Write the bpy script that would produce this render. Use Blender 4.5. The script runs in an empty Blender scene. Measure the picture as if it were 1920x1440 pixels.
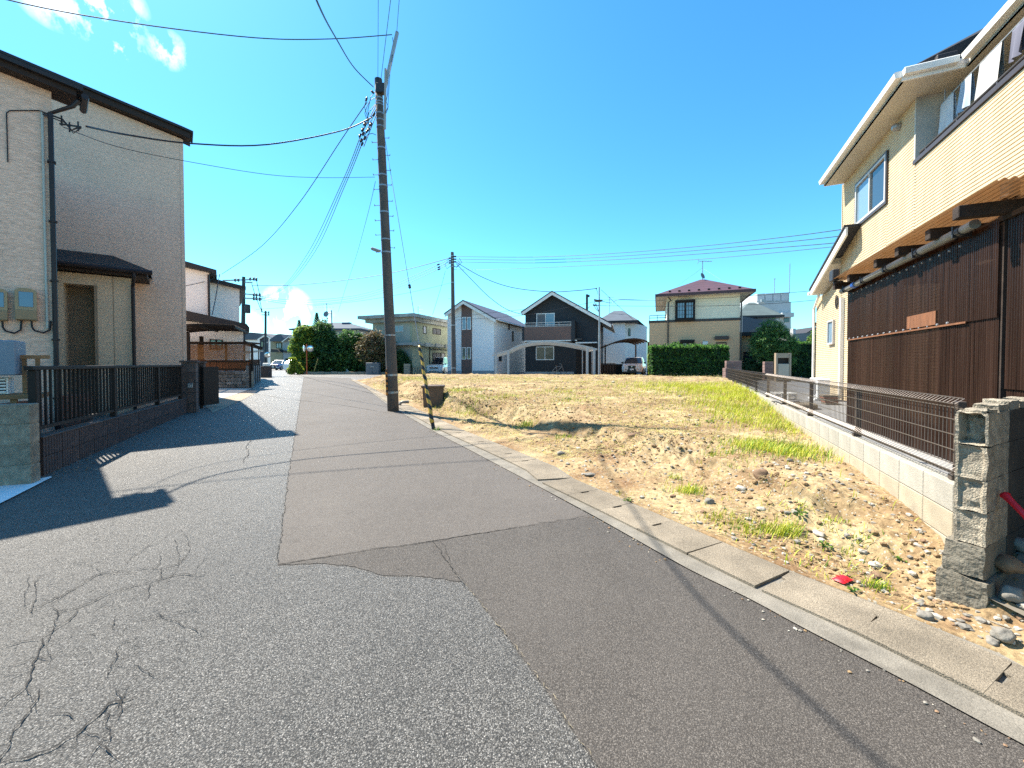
import bpy, bmesh, math, random
from mathutils import Vector, Matrix, noise
random.seed(7)
S = bpy.context.scene
COL = S.collection
R_ = math.radians

# ------------------------------------------------------------------ camera
F = 750.0            # focal length in pixels of the 1920 wide frame
TH = R_(1.2)         # pitch, looking slightly down
HOR = 682.0          # eye level row
PY0 = HOR + F * math.tan(TH)
EYE = 1.53
cd = bpy.data.cameras.new('camera')
cam = bpy.data.objects.new('camera', cd)
COL.objects.link(cam)
cam.location = (0, 0, EYE)
cam.rotation_euler = (R_(90) - TH, 0, 0)
cd.sensor_width = 36
cd.lens = 36 * F / 1920
cd.shift_y = (PY0 - 720) / 1920
cd.clip_start = 0.05
cd.clip_end = 2500
S.camera = cam

# ------------------------------------------------------------------ sun and sky
SH = Vector((0.60, -0.443, -1.0))          # direction the light travels
sd = bpy.data.lights.new('sun', 'SUN')
sd.energy = 5.0
sd.angle = R_(0.5)
sd.color = (1.0, 0.925, 0.80)
sun = bpy.data.objects.new('sun', sd)
COL.objects.link(sun)
sun.rotation_euler = SH.to_track_quat('-Z', 'Y').to_euler()
sun.location = (-30, 22, 50)
EL = math.atan2(1.0, math.hypot(0.60, 0.443))
AZ = math.atan2(-0.60, 0.443)              # measured from +Y towards +X
w = bpy.data.worlds.new('World')
S.world = w
w.use_nodes = True
nt = w.node_tree
nt.nodes.clear()
N = nt.nodes.new
L = nt.links.new
sky = N('ShaderNodeTexSky')
sky.sky_type = 'NISHITA'
sky.sun_disc = False
sky.sun_elevation = EL
sky.sun_rotation = AZ
sky.altitude = 0
sky.air_density = 1.0
sky.dust_density = 0.25
sky.ozone_density = 1.0
hs = N('ShaderNodeHueSaturation')
hs.inputs['Hue'].default_value = 0.5
hs.inputs['Saturation'].default_value = 1.25
hs.inputs['Value'].default_value = 1.0
L(sky.outputs[0], hs.inputs['Color'])
tint = N('ShaderNodeMix')
tint.data_type = 'RGBA'
tint.blend_type = 'MULTIPLY'
tint.inputs[0].default_value = 1.0
L(hs.outputs[0], tint.inputs[6])
tint.inputs[7].default_value = (0.53, 0.97, 1.0, 1)
tc = N('ShaderNodeTexCoord')


def pixdir(px, py):
    cx = (px - 960) / F
    cy = (PY0 - py) / F
    c, s = math.cos(TH), math.sin(TH)
    return Vector((cx, c + cy * s, -s + cy * c))


def wmath(op, a, b=None, clamp=False):
    n = N('ShaderNodeMath')
    n.operation = op
    n.use_clamp = clamp
    for i, q in enumerate((a, b)):
        if q is None:
            continue
        if isinstance(q, (int, float)):
            n.inputs[i].default_value = q
        else:
            L(q, n.inputs[i])
    return n.outputs[0]


# a few clouds: soft spots in fixed sky directions, broken up by noise
cn = N('ShaderNodeTexNoise')
cn.inputs['Scale'].default_value = 17.0
cn.inputs['Detail'].default_value = 9.0
cn.inputs['Roughness'].default_value = 0.62
cmap = N('ShaderNodeMapping')
cmap.inputs['Scale'].default_value = (1.5, 1.2, .8)
L(tc.outputs['Generated'], cmap.inputs[0])
L(cmap.outputs[0], cn.inputs['Vector'])
acc = None
for (px, py, rad, gain) in ((185, 8, .060, 1.25), (100, -10, .045, 1.2), (215, 35, .035, 1.0), (315, 93, .030, 1.0), (232, 100, .030, 1.0), (192, 70, .022, 1.0),
                            (535, 585, .06, 2.4), (560, 640, .10, 2.0), (520, 655, .10, 2.0), (480, 650, .08, 1.4)):
    d = pixdir(px, py).normalized()
    vd = N('ShaderNodeVectorMath')
    vd.operation = 'DISTANCE'
    L(tc.outputs['Generated'], vd.inputs[0])
    vd.inputs[1].default_value = d
    q = wmath('SUBTRACT', 1.0, wmath('DIVIDE', vd.outputs['Value'], rad), True)
    q = wmath('MULTIPLY', q, gain)
    acc = q if acc is None else wmath('MAXIMUM', acc, q)
nf = wmath('MULTIPLY', wmath('SUBTRACT', cn.outputs['Fac'], 0.47), 6.0)
cl = wmath('MULTIPLY', acc, nf, True)
cl = wmath('POWER', cl, 0.8, True)
cmx = N('ShaderNodeMix')
cmx.data_type = 'RGBA'
L(cl, cmx.inputs[0])
L(tint.outputs[2], cmx.inputs[6])
cmx.inputs[7].default_value = (9.0, 9.2, 9.4, 1)
bg = N('ShaderNodeBackground')
bg.inputs['Strength'].default_value = 0.100
L(cmx.outputs[2], bg.inputs['Color'])
wo = N('ShaderNodeOutputWorld')
L(bg.outputs[0], wo.inputs['Surface'])
S.view_settings.view_transform = 'Standard'
S.view_settings.look = 'None'
S.view_settings.gamma = 1.0
S.view_settings.use_curve_mapping = False
S.view_settings.exposure = 1.55
S.cycles.max_bounces = 6
S.cycles.diffuse_bounces = 3
S.cycles.glossy_bounces = 3
S.cycles.transparent_max_bounces = 12
S.cycles.sample_clamp_indirect = 6.0
S.cycles.use_denoising = False

# ------------------------------------------------------------------ helpers: measuring
def sst(a, b, x):
    t = max(0.0, min(1.0, (x - a) / (b - a)))
    return t * t * (3 - 2 * t)


def lerp(a, b, t):
    return a + (b - a) * t


def tab(T, x):
    if x <= T[0][0]:
        return T[0][1]
    for (a, b), (c, d) in zip(T, T[1:]):
        if x <= c:
            return b + (d - b) * (x - a) / (c - a)
    return T[-1][1]


def zg(X, Y):
    zr = 0.03 * max(0.0, min(20.0, 2.5 - X))
    return zr + (0.55 - zr) * sst(12, 34, Y)


def ray(px, py):
    d = pixdir(px, py)
    return d / d.y


def P(px, py, Y):
    d = ray(px, py)
    return Vector((d.x * Y, Y, EYE + d.z * Y))


def G(px, py, dz=0.0):
    d = ray(px, py)
    lo, hi = 0.5, 200.0
    for _ in range(50):
        m = (lo + hi) / 2
        if EYE + d.z * m > zg(d.x * m, m) + dz:
            lo = m
        else:
            hi = m
    return Vector((d.x * lo, lo, zg(d.x * lo, lo) + dz))


class Frame:
    """vertical frame: local x along ang, local y to its left, z up (world heights)"""
    def __init__(s, o, ang):
        s.o = Vector((o[0], o[1], 0))
        s.a = R_(ang)
        s.d = Vector((math.cos(s.a), math.sin(s.a), 0))
        s.n = Vector((-math.sin(s.a), math.cos(s.a), 0))

    def hit(s, px, py, y=0.0):
        r = ray(px, py)
        den = r.dot(s.n)
        t = (y + s.o.dot(s.n)) / den
        p = Vector((r.x * t, t, EYE + r.z * t))
        return (p - s.o).dot(s.d), p.z

    def w(s, x, y, z=0.0):
        p = s.o + s.d * x + s.n * y
        return Vector((p.x, p.y, z))

    def loc(s, p):
        q = Vector((p[0], p[1], 0)) - s.o
        return q.dot(s.d), q.dot(s.n)


# ------------------------------------------------------------------ helpers: meshes
class MB:
    def __init__(s):
        s.v = []
        s.f = []
        s.m = []

    def add(s, vs, fs, mi=0):
        b = len(s.v)
        s.v.extend([tuple(q) for q in vs])
        for q in fs:
            s.f.append(tuple(b + i for i in q))
            s.m.append(mi)
        return s

    def bx(s, x0, x1, y0, y1, z0, z1, mi=0):
        return s.add([(x0, y0, z0), (x1, y0, z0), (x1, y1, z0), (x0, y1, z0), (x0, y0, z1), (x1, y0, z1), (x1, y1, z1), (x0, y1, z1)],
                     [(3, 2, 1, 0), (4, 5, 6, 7), (0, 1, 5, 4), (1, 2, 6, 5), (2, 3, 7, 6), (3, 0, 4, 7)], mi)

    def cb(s, x0, x1, y0, y1, z0, z1, c=0.01, mi=0):
        """box with chamfered edges"""
        bm = bmesh.new()
        bmesh.ops.create_cube(bm, size=1)
        for q in bm.verts:
            q.co = Vector((x0 if q.co.x < 0 else x1, y0 if q.co.y < 0 else y1, z0 if q.co.z < 0 else z1))
        bmesh.ops.bevel(bm, geom=bm.edges[:], offset=c, segments=1, affect='EDGES')
        bm.verts.index_update()
        s.add([q.co[:] for q in bm.verts], [[q.index for q in f.verts] for f in bm.faces], mi)
        bm.free()
        return s

    def prism(s, prof, y0, y1, mi=0):
        """profile of (x,z) pairs pushed along y"""
        n = len(prof)
        ar = sum(prof[i][0] * prof[(i + 1) % n][1] - prof[(i + 1) % n][0] * prof[i][1] for i in range(n))
        if ar < 0:
            prof = prof[::-1]
        vs = [(a, y0, b) for a, b in prof] + [(a, y1, b) for a, b in prof]
        fs = [tuple(range(n)), tuple(range(2 * n - 1, n - 1, -1))]
        fs += [(i + n, (i + 1) % n + n, (i + 1) % n, i) for i in range(n)]
        if y1 < y0:
            fs = [q[::-1] for q in fs]
        return s.add(vs, fs, mi)

    def slab(s, prof, z0, z1, mi=0):
        """plan outline of (x,y) pairs pushed along z"""
        n = len(prof)
        ar = sum(prof[i][0] * prof[(i + 1) % n][1] - prof[(i + 1) % n][0] * prof[i][1] for i in range(n))
        if ar < 0:
            prof = prof[::-1]
        vs = [(a, b, z0) for a, b in prof] + [(a, b, z1) for a, b in prof]
        fs = [tuple(range(n - 1, -1, -1)), tuple(range(n, 2 * n))]
        fs += [(i, (i + 1) % n, (i + 1) % n + n, i + n) for i in range(n)]
        return s.add(vs, fs, mi)

    def tube(s, pts, r, n=8, caps=True, mi=0, r1=None):
        pts = [Vector(p) for p in pts]
        k = len(pts)
        vs = []
        up = None
        for i, p in enumerate(pts):
            t = (pts[min(i + 1, k - 1)] - pts[max(i - 1, 0)])
            if t.length < 1e-9:
                t = Vector((0, 0, 1))
            t.normalize()
            if up is None:
                a = Vector((0, 0, 1)) if abs(t.z) < .9 else Vector((1, 0, 0))
                up = t.cross(a).normalized()
            else:
                up = (up - t * up.dot(t))
                up = up.normalized() if up.length > 1e-6 else t.orthogonal().normalized()
            b = t.cross(up)
            rr = r[i] if isinstance(r, (list, tuple)) else (r if r1 is None else lerp(r, r1, i / (k - 1)))
            for j in range(n):
                q = 2 * math.pi * j / n
                vs.append(p + (up * math.cos(q) + b * math.sin(q)) * rr)
        fs = []
        for i in range(k - 1):
            for j in range(n):
                fs.append((i * n + j, i * n + (j + 1) % n, (i + 1) * n + (j + 1) % n, (i + 1) * n + j))
        if caps:
            fs.append(tuple(range(n - 1, -1, -1)))
            fs.append(tuple((k - 1) * n + j for j in range(n)))
        return s.add(vs, fs, mi)

    def bar(s, p, q, wdt, hgt, mi=0):
        """square bar from p to q"""
        p, q = Vector(p), Vector(q)
        t = (q - p).normalized()
        a = Vector((0, 0, 1)) if abs(t.z) < .95 else Vector((1, 0, 0))
        u = t.cross(a).normalized() * wdt / 2
        v = u.cross(t).normalized() * hgt / 2
        vs = [p - u - v, p + u - v, p + u + v, p - u + v, q - u - v, q + u - v, q + u + v, q - u + v]
        return s.add(vs, [(0, 1, 2, 3), (7, 6, 5, 4), (4, 5, 1, 0), (5, 6, 2, 1), (6, 7, 3, 2), (7, 4, 0, 3)], mi)

    def lathe(s, c, prof, n=16, mi=0, ax=None):
        """(radius, height) pairs turned about z (or ax) at c"""
        c = Vector(c)
        ax = Vector(ax).normalized() if ax else Vector((0, 0, 1))
        u = ax.orthogonal().normalized()
        b = ax.cross(u)
        vs = []
        for r, h in prof:
            for j in range(n):
                q = 2 * math.pi * j / n
                vs.append(c + ax * h + (u * math.cos(q) + b * math.sin(q)) * r)
        fs = []
        for i in range(len(prof) - 1):
            for j in range(n):
                fs.append((i * n + j, i * n + (j + 1) % n, (i + 1) * n + (j + 1) % n, (i + 1) * n + j))
        fs.append(tuple(range(n - 1, -1, -1)))
        fs.append(tuple((len(prof) - 1) * n + j for j in range(n)))
        return s.add(vs, fs, mi)

    def mesh(s, name, mats, smooth=False):
        me = bpy.data.meshes.new(name)
        me.from_pydata(s.v, [], s.f)
        if not isinstance(mats, (list, tuple)):
            mats = [mats]
        for q in mats:
            me.materials.append(q)
        if len(mats) > 1:
            me.polygons.foreach_set('material_index', s.m)
        if smooth:
            me.polygons.foreach_set('use_smooth', [True] * len(s.f))
        me.update()
        return me

    def build(s, name, mats, parent=None, smooth=False):
        o = bpy.data.objects.new(name, s.mesh(name, mats, smooth))
        COL.objects.link(o)
        if parent:
            o.parent = parent
        return o


def tag(o, label=None, cat=None, group=None, kind=None):
    if label:
        o['label'] = label
    if cat:
        o['category'] = cat
    if group:
        o['group'] = group
    if kind:
        o['kind'] = kind
    return o


def thing(name, label, cat, loc=(0, 0, 0), rz=0.0, group=None):
    o = bpy.data.objects.new(name, None)
    o.empty_display_size = .3
    COL.objects.link(o)
    o.location = loc
    o.rotation_euler = (0, 0, rz)
    return tag(o, label, cat, group)


def inst(me, name, parent, loc=(0, 0, 0), rz=0.0):
    o = bpy.data.objects.new(name, me)
    COL.objects.link(o)
    o.location = loc
    o.rotation_euler = (0, 0, rz)
    if parent:
        o.parent = parent
    return o


def copy_tree(o, parent=None):
    c = o.copy()
    COL.objects.link(c)
    c.parent = parent
    for ch in [q for q in COL.objects if q.parent == o]:
        copy_tree(ch, c)
    return c


# ------------------------------------------------------------------ helpers: materials
def srgb(r, g, b):
    f = lambda q: (q / 255 / 12.92) if q / 255 <= .04045 else ((q / 255 + .055) / 1.055) ** 2.4
    return (f(r), f(g), f(b))


def M(name, col, rough=.8, var=.12, sc=2.0, bump=0.0, bsc=60.0, metal=0.0, spec=.4, stretch=(1, 1, 1), col2=None,
      fine=0.0, fsc=120.0, rnd=0.0, trans=0.0, coat=0.0, detail=5):
    m = bpy.data.materials.new(name)
    m.use_nodes = True
    t = m.node_tree
    b = t.nodes['Principled BSDF']
    n, l = t.nodes.new, t.links.new
    b.inputs['Roughness'].default_value = rough
    b.inputs['Metallic'].default_value = metal
    b.inputs['Specular IOR Level'].default_value = spec
    b.inputs['Coat Weight'].default_value = coat
    c = tuple(col) + (1,)
    tcn = n('ShaderNodeTexCoord')
    mp = n('ShaderNodeMapping')
    mp.inputs['Scale'].default_value = stretch
    l(tcn.outputs['Object'], mp.inputs[0])
    no = n('ShaderNodeTexNoise')
    no.inputs['Scale'].default_value = sc
    no.inputs['Detail'].default_value = detail
    no.inputs['Roughness'].default_value = .6
    l(mp.outputs[0], no.inputs['Vector'])
    rp = n('ShaderNodeValToRGB')
    rp.color_ramp.elements[0].position = .3
    rp.color_ramp.elements[1].position = .7
    ca = tuple(q * (1 - var) for q in col) + (1,)
    cb_ = (tuple(col2) + (1,)) if col2 else tuple(min(1, q * (1 + var)) for q in col) + (1,)
    rp.color_ramp.elements[0].color = ca
    rp.color_ramp.elements[1].color = cb_
    l(no.outputs['Fac'], rp.inputs[0])
    out = rp.outputs[0]

    def mul(a, fac_out, lo, hi):
        mr = n('ShaderNodeMapRange')
        mr.inputs[1].default_value = .25
        mr.inputs[2].default_value = .75
        mr.inputs[3].default_value = lo
        mr.inputs[4].default_value = hi
        l(fac_out, mr.inputs[0])
        mx = n('ShaderNodeVectorMath')
        mx.operation = 'SCALE'
        l(a, mx.inputs[0])
        l(mr.outputs[0], mx.inputs['Scale'])
        return mx.outputs[0]
    if fine:
        nf_ = n('ShaderNodeTexNoise')
        nf_.inputs['Scale'].default_value = fsc
        nf_.inputs['Detail'].default_value = 2
        l(mp.outputs[0], nf_.inputs['Vector'])
        out = mul(out, nf_.outputs['Fac'], 1 - fine, 1 + fine)
    if rnd:
        oi = n('ShaderNodeObjectInfo')
        mr = n('ShaderNodeMapRange')
        mr.inputs[3].default_value = 1 - rnd
        mr.inputs[4].default_value = 1 + rnd
        l(oi.outputs['Random'], mr.inputs[0])
        mx = n('ShaderNodeVectorMath')
        mx.operation = 'SCALE'
        l(out, mx.inputs[0])
        l(mr.outputs[0], mx.inputs['Scale'])
        out = mx.outputs[0]
    l(out, b.inputs['Base Color'])
    if bump:
        nb = n('ShaderNodeTexNoise')
        nb.inputs['Scale'].default_value = bsc
        nb.inputs['Detail'].default_value = 4
        l(mp.outputs[0], nb.inputs['Vector'])
        bp = n('ShaderNodeBump')
        bp.inputs['Strength'].default_value = min(1, bump)
        bp.inputs['Distance'].default_value = .02
        l(nb.outputs['Fac'], bp.inputs['Height'])
        l(bp.outputs[0], b.inputs['Normal'])
    if trans:
        tr = n('ShaderNodeBsdfTranslucent')
        l(out, tr.inputs['Color'])
        ms = n('ShaderNodeMixShader')
        ms.inputs[0].default_value = trans
        l(b.outputs[0], ms.inputs[1])
        l(tr.outputs[0], ms.inputs[2])
        l(ms.outputs[0], t.nodes['Material Output'].inputs['Surface'])
    return m


def glass(name, col=(.03, .04, .05), rough=.04):
    m = bpy.data.materials.new(name)
    m.use_nodes = True
    b = m.node_tree.nodes['Principled BSDF']
    b.inputs['Base Color'].default_value = col + (1,)
    b.inputs['Roughness'].default_value = rough
    b.inputs['Specular IOR Level'].default_value = .8
    return m


def clearsheet(name, col, alpha, rough=.25, streak=0.0):
    """thin tinted plastic: part see-through, part diffuse and glossy"""
    m = M(name, col, rough, .12, 2, stretch=(1, 1, .3), rnd=.16 if streak else 0)
    t = m.node_tree
    b = t.nodes['Principled BSDF']
    n, l = t.nodes.new, t.links.new
    if streak:
        tcn = n('ShaderNodeTexCoord')
        mp = n('ShaderNodeMapping')
        mp.inputs['Scale'].default_value = (26, 26, .5)
        l(tcn.outputs['Object'], mp.inputs[0])
        nz = n('ShaderNodeTexNoise')
        nz.inputs['Scale'].default_value = 1.0
        nz.inputs['Detail'].default_value = 4
        l(mp.outputs[0], nz.inputs['Vector'])
        mr = n('ShaderNodeMapRange')
        mr.inputs[1].default_value, mr.inputs[2].default_value = .3, .7
        mr.inputs[3].default_value, mr.inputs[4].default_value = 1 - streak, 1 + streak
        l(nz.outputs['Fac'], mr.inputs[0])
        src = b.inputs['Base Color'].links[0].from_socket
        sc_ = n('ShaderNodeVectorMath')
        sc_.operation = 'SCALE'
        l(src, sc_.inputs[0])
        l(mr.outputs[0], sc_.inputs['Scale'])
        l(sc_.outputs[0], b.inputs['Base Color'])
    tr = n('ShaderNodeBsdfTransparent')
    tr.inputs['Color'].default_value = tuple(min(1, q * 2 + .1) for q in col) + (1,)
    tl = n('ShaderNodeBsdfTranslucent')
    tl.inputs['Color'].default_value = tuple(col) + (1,)
    m1 = n('ShaderNodeMixShader')
    m1.inputs[0].default_value = .3
    l(b.outputs[0], m1.inputs[1])
    l(tl.outputs[0], m1.inputs[2])
    ms = n('ShaderNodeMixShader')
    ms.inputs[0].default_value = alpha
    l(m1.outputs[0], ms.inputs[1])
    l(tr.outputs[0], ms.inputs[2])
    l(ms.outputs[0], t.nodes['Material Output'].inputs['Surface'])
    return m


def asphalt(name, base, stone_lo, stone_hi, vs, bump, big=.12, rough=.58, spec=.7, glint=.30):
    m = bpy.data.materials.new(name)
    m.use_nodes = True
    t = m.node_tree
    b = t.nodes['Principled BSDF']
    n, l = t.nodes.new, t.links.new
    tcn = n('ShaderNodeTexCoord')
    vo = n('ShaderNodeTexVoronoi')
    vo.inputs['Scale'].default_value = vs
    l(tcn.outputs['Object'], vo.inputs['Vector'])
    vo2 = n('ShaderNodeTexVoronoi')
    vo2.inputs['Scale'].default_value = vs * 2.3
    l(tcn.outputs['Object'], vo2.inputs['Vector'])
    sx = n('ShaderNodeSeparateColor')
    l(vo.outputs['Color'], sx.inputs[0])
    rp = n('ShaderNodeValToRGB')
    e = rp.color_ramp.elements
    e[0].position, e[0].color = 0.0, stone_lo + (1,)
    e[1].position, e[1].color = 1.0, stone_hi + (1,)
    q = e.new(.62)
    q.color = tuple(lerp(a, c, .35) for a, c in zip(stone_lo, stone_hi)) + (1,)
    q = e.new(.9)
    q.color = tuple(lerp(a, c, .6) for a, c in zip(stone_lo, stone_hi)) + (1,)
    l(sx.outputs[0], rp.inputs[0])
    # binder between the stones
    mr = n('ShaderNodeMapRange')
    mr.inputs[1].default_value, mr.inputs[2].default_value = .35, .62
    l(vo.outputs['Distance'], mr.inputs[0])
    mx = n('ShaderNodeMix')
    mx.data_type = 'RGBA'
    l(mr.outputs[0], mx.inputs[0])
    l(rp.outputs[0], mx.inputs[6])
    mx.inputs[7].default_value = base + (1,)
    nz = n('ShaderNodeTexNoise')
    nz.inputs['Scale'].default_value = .55
    nz.inputs['Detail'].default_value = 7
    nz.inputs['Roughness'].default_value = .65
    l(tcn.outputs['Object'], nz.inputs['Vector'])
    m2 = n('ShaderNodeMapRange')
    m2.inputs[1].default_value, m2.inputs[2].default_value = .3, .7
    m2.inputs[3].default_value, m2.inputs[4].default_value = 1 - big, 1 + big
    l(nz.outputs['Fac'], m2.inputs[0])
    sc_ = n('ShaderNodeVectorMath')
    sc_.operation = 'SCALE'
    l(mx.outputs[2], sc_.inputs[0])
    l(m2.outputs[0], sc_.inputs['Scale'])
    l(sc_.outputs[0], b.inputs['Base Color'])
    # dusty and worn areas, oil spots
    out = sc_.outputs[0]
    for sc2, lo, hi, c2, amt in ((.33, .48, .72, tuple(q * 1.9 + .03 for q in base), .38), (2.6, .60, .78, tuple(q * .55 for q in base), .45), (.9, .55, .8, (.20, .18, .15), .22)):
        n2 = n('ShaderNodeTexNoise')
        n2.inputs['Scale'].default_value = sc2
        n2.inputs['Detail'].default_value = 8
        n2.inputs['Roughness'].default_value = .7
        l(tcn.outputs['Object'], n2.inputs['Vector'])
        r2 = n('ShaderNodeMapRange')
        r2.inputs[1].default_value, r2.inputs[2].default_value = lo, hi
        r2.inputs[3].default_value, r2.inputs[4].default_value = 0, amt
        l(n2.outputs['Fac'], r2.inputs[0])
        x2 = n('ShaderNodeMix')
        x2.data_type = 'RGBA'
        l(r2.outputs[0], x2.inputs[0])
        l(out, x2.inputs[6])
        x2.inputs[7].default_value = c2 + (1,)
        out = x2.outputs[2]
    l(out, b.inputs['Base Color'])
    rr_ = n('ShaderNodeMapRange')
    rr_.inputs[1].default_value, rr_.inputs[2].default_value = .80, .97
    rr_.inputs[3].default_value, rr_.inputs[4].default_value = rough, glint
    l(sx.outputs[1], rr_.inputs[0])
    l(rr_.outputs[0], b.inputs['Roughness'])
    b.inputs['Specular IOR Level'].default_value = spec
    ad = n('ShaderNodeMath')
    ad.operation = 'ADD'
    l(vo.outputs['Distance'], ad.inputs[0])
    l(vo2.outputs['Distance'], ad.inputs[1])
    bp = n('ShaderNodeBump')
    bp.invert = True
    bp.inputs['Strength'].default_value = bump
    bp.inputs['Distance'].default_value = .006
    l(ad.outputs[0], bp.inputs['Height'])
    l(bp.outputs[0], b.inputs['Normal'])
    return m


def siding(name, col, line=.0, sp=.15, rough=.75, var=.06, streak=.12, bump=.25, axis='Z', fx=3):
    """wall cladding: fine streaks along the boards and relief"""
    m = M(name, col, rough, var, 1.2, 0, fine=0)
    t = m.node_tree
    b = t.nodes['Principled BSDF']
    n, l = t.nodes.new, t.links.new
    tcn = n('ShaderNodeTexCoord')
    mp = n('ShaderNodeMapping')
    mp.inputs['Scale'].default_value = (fx, fx, 45)
    l(tcn.outputs['Object'], mp.inputs[0])
    nz = n('ShaderNodeTexNoise')
    nz.inputs['Scale'].default_value = 1.6
    nz.inputs['Detail'].default_value = 5
    l(mp.outputs[0], nz.inputs['Vector'])
    src = b.inputs['Base Color'].links[0].from_socket
    mr = n('ShaderNodeMapRange')
    mr.inputs[1].default_value, mr.inputs[2].default_value = .3, .7
    mr.inputs[3].default_value, mr.inputs[4].default_value = 1 - streak, 1 + streak
    l(nz.outputs['Fac'], mr.inputs[0])
    s_ = n('ShaderNodeVectorMath')
    s_.operation = 'SCALE'
    l(src, s_.inputs[0])
    l(mr.outputs[0], s_.inputs['Scale'])
    out = s_.outputs[0]
    h = nz.outputs['Fac']
    if line:
        sp_ = n('ShaderNodeSeparateXYZ')
        l(tcn.outputs['Object'], sp_.inputs[0])
        a = n('ShaderNodeMath')
        a.operation = 'FRACT'
        d = n('ShaderNodeMath')
        d.operation = 'DIVIDE'
        l(sp_.outputs[axis], d.inputs[0])
        d.inputs[1].default_value = sp
        l(d.outputs[0], a.inputs[0])
        c = n('ShaderNodeMath')
        c.operation = 'LESS_THAN'
        l(a.outputs[0], c.inputs[0])
        c.inputs[1].default_value = .12
        mm = n('ShaderNodeMath')
        mm.operation = 'MULTIPLY'
        l(c.outputs[0], mm.inputs[0])
        mm.inputs[1].default_value = -line
        ad = n('ShaderNodeMath')
        ad.operation = 'ADD'
        l(mm.outputs[0], ad.inputs[0])
        ad.inputs[1].default_value = 1
        s2 = n('ShaderNodeVectorMath')
        s2.operation = 'SCALE'
        l(out, s2.inputs[0])
        l(ad.outputs[0], s2.inputs['Scale'])
        out = s2.outputs[0]
        h2 = n('ShaderNodeMath')
        h2.operation = 'ADD'
        l(mm.outputs[0], h2.inputs[0])
        l(nz.outputs['Fac'], h2.inputs[1])
        h = h2.outputs[0]
    l(out, b.inputs['Base Color'])
    bp = n('ShaderNodeBump')
    bp.inputs['Strength'].default_value = bump
    bp.inputs['Distance'].default_value = .01
    l(h, bp.inputs['Height'])
    l(bp.outputs[0], b.inputs['Normal'])
    return m


def banded(name, ca, cb_, turns, axis='Z', twist=1.0, rough=.5):
    """two colour diagonal stripes wound round a local z axis"""
    m = bpy.data.materials.new(name)
    m.use_nodes = True
    t = m.node_tree
    b = t.nodes['Principled BSDF']
    b.inputs['Roughness'].default_value = rough
    n, l = t.nodes.new, t.links.new
    tcn = n('ShaderNodeTexCoord')
    sp = n('ShaderNodeSeparateXYZ')
    l(tcn.outputs['Object'], sp.inputs[0])
    at = n('ShaderNodeMath')
    at.operation = 'ARCTAN2'
    l(sp.outputs['Y'], at.inputs[0])
    l(sp.outputs['X'], at.inputs[1])
    mu = n('ShaderNodeMath')
    mu.operation = 'MULTIPLY'
    l(at.outputs[0], mu.inputs[0])
    mu.inputs[1].default_value = twist / (2 * math.pi)
    mz = n('ShaderNodeMath')
    mz.operation = 'MULTIPLY_ADD'
    l(sp.outputs['Z'], mz.inputs[0])
    mz.inputs[1].default_value = turns
    l(mu.outputs[0], mz.inputs[2])
    fr = n('ShaderNodeMath')
    fr.operation = 'FRACT'
    l(mz.outputs[0], fr.inputs[0])
    gt = n('ShaderNodeMath')
    gt.operation = 'GREATER_THAN'
    l(fr.outputs[0], gt.inputs[0])
    gt.inputs[1].default_value = .5
    nz = n('ShaderNodeTexNoise')
    nz.inputs['Scale'].default_value = 9
    nz.inputs['Detail'].default_value = 5
    l(tcn.outputs['Object'], nz.inputs['Vector'])
    mx = n('ShaderNodeMix')
    mx.data_type = 'RGBA'
    l(gt.outputs[0], mx.inputs[0])
    mx.inputs[6].default_value = ca + (1,)
    mx.inputs[7].default_value = cb_ + (1,)
    mr = n('ShaderNodeMapRange')
    mr.inputs[3].default_value, mr.inputs[4].default_value = .6, 1.25
    l(nz.outputs['Fac'], mr.inputs[0])
    sc_ = n('ShaderNodeVectorMath')
    sc_.operation = 'SCALE'
    l(mx.outputs[2], sc_.inputs[0])
    l(mr.outputs[0], sc_.inputs['Scale'])
    l(sc_.outputs[0], b.inputs['Base Color'])
    return m


# palette (real-world base colours)
m_asph = asphalt('old_asphalt', (.038, .034, .030), (.084, .078, .068), (.40, .38, .35), 150, .95, .16)
m_patch = asphalt('smooth_asphalt', (.058, .050, .044), (.088, .077, .068), (.21, .19, .17), 210, .45, .10, .82, .35, .5)
m_patch2 = asphalt('patch_asphalt', (.039, .034, .030), (.063, .055, .048), (.19, .17, .15), 180, .55, .14, .8, .35, .45)
m_crack = M('crack', (.018, .017, .016), .95, .2, 20)
m_sandline = M('sand_in_joint', (.20, .17, .115), .95, .4, 30)
m_conc = M('gutter_concrete', (.205, .172, .128), .9, .32, 2.2, .6, 180, fine=.42, fsc=110, rnd=.13)
m_conc_lip = M('lip_concrete', (.165, .150, .125), .9, .3, 5, .4, 160, fine=.25, fsc=120)
m_apron = M('apron_concrete', (.48, .46, .42), .85, .1, 2, .2, 120, fine=.1)
m_block_st = M('soil_stained_block', (.345, .295, .215), .9, .25, 2.5, .35, 140, fine=.12, fsc=90, rnd=.06)
m_block = M('grey_block', (.32, .30, .255), .9, .24, 3, .35, 140, fine=.12, fsc=90, rnd=.06, stretch=(1, 1, .5))
m_block_old = M('old_block', (.29, .25, .19), .95, .35, 14, .8, 120, fine=.35, fsc=140, rnd=.12)
m_block_dk = M('dark_rib_block', (.075, .055, .052), .9, .25, 5, .4, 120, fine=.25, fsc=60, rnd=.10)
m_pillar = M('brown_grey_block', (.10, .078, .070), .9, .25, 6, .4, 120, fine=.25, fsc=60, rnd=.10)
m_stone = M('stone_wall', (.20, .20, .20), .9, .45, 4, .6, 30, fine=.25, rnd=.35)
m_alu_dk = M('dark_bronze_metal', (.022, .017, .015), .6, .1, 3, spec=.2)
m_wire = M('fence_wire', (.105, .088, .078), .38, .15, 8, metal=.3)
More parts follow.
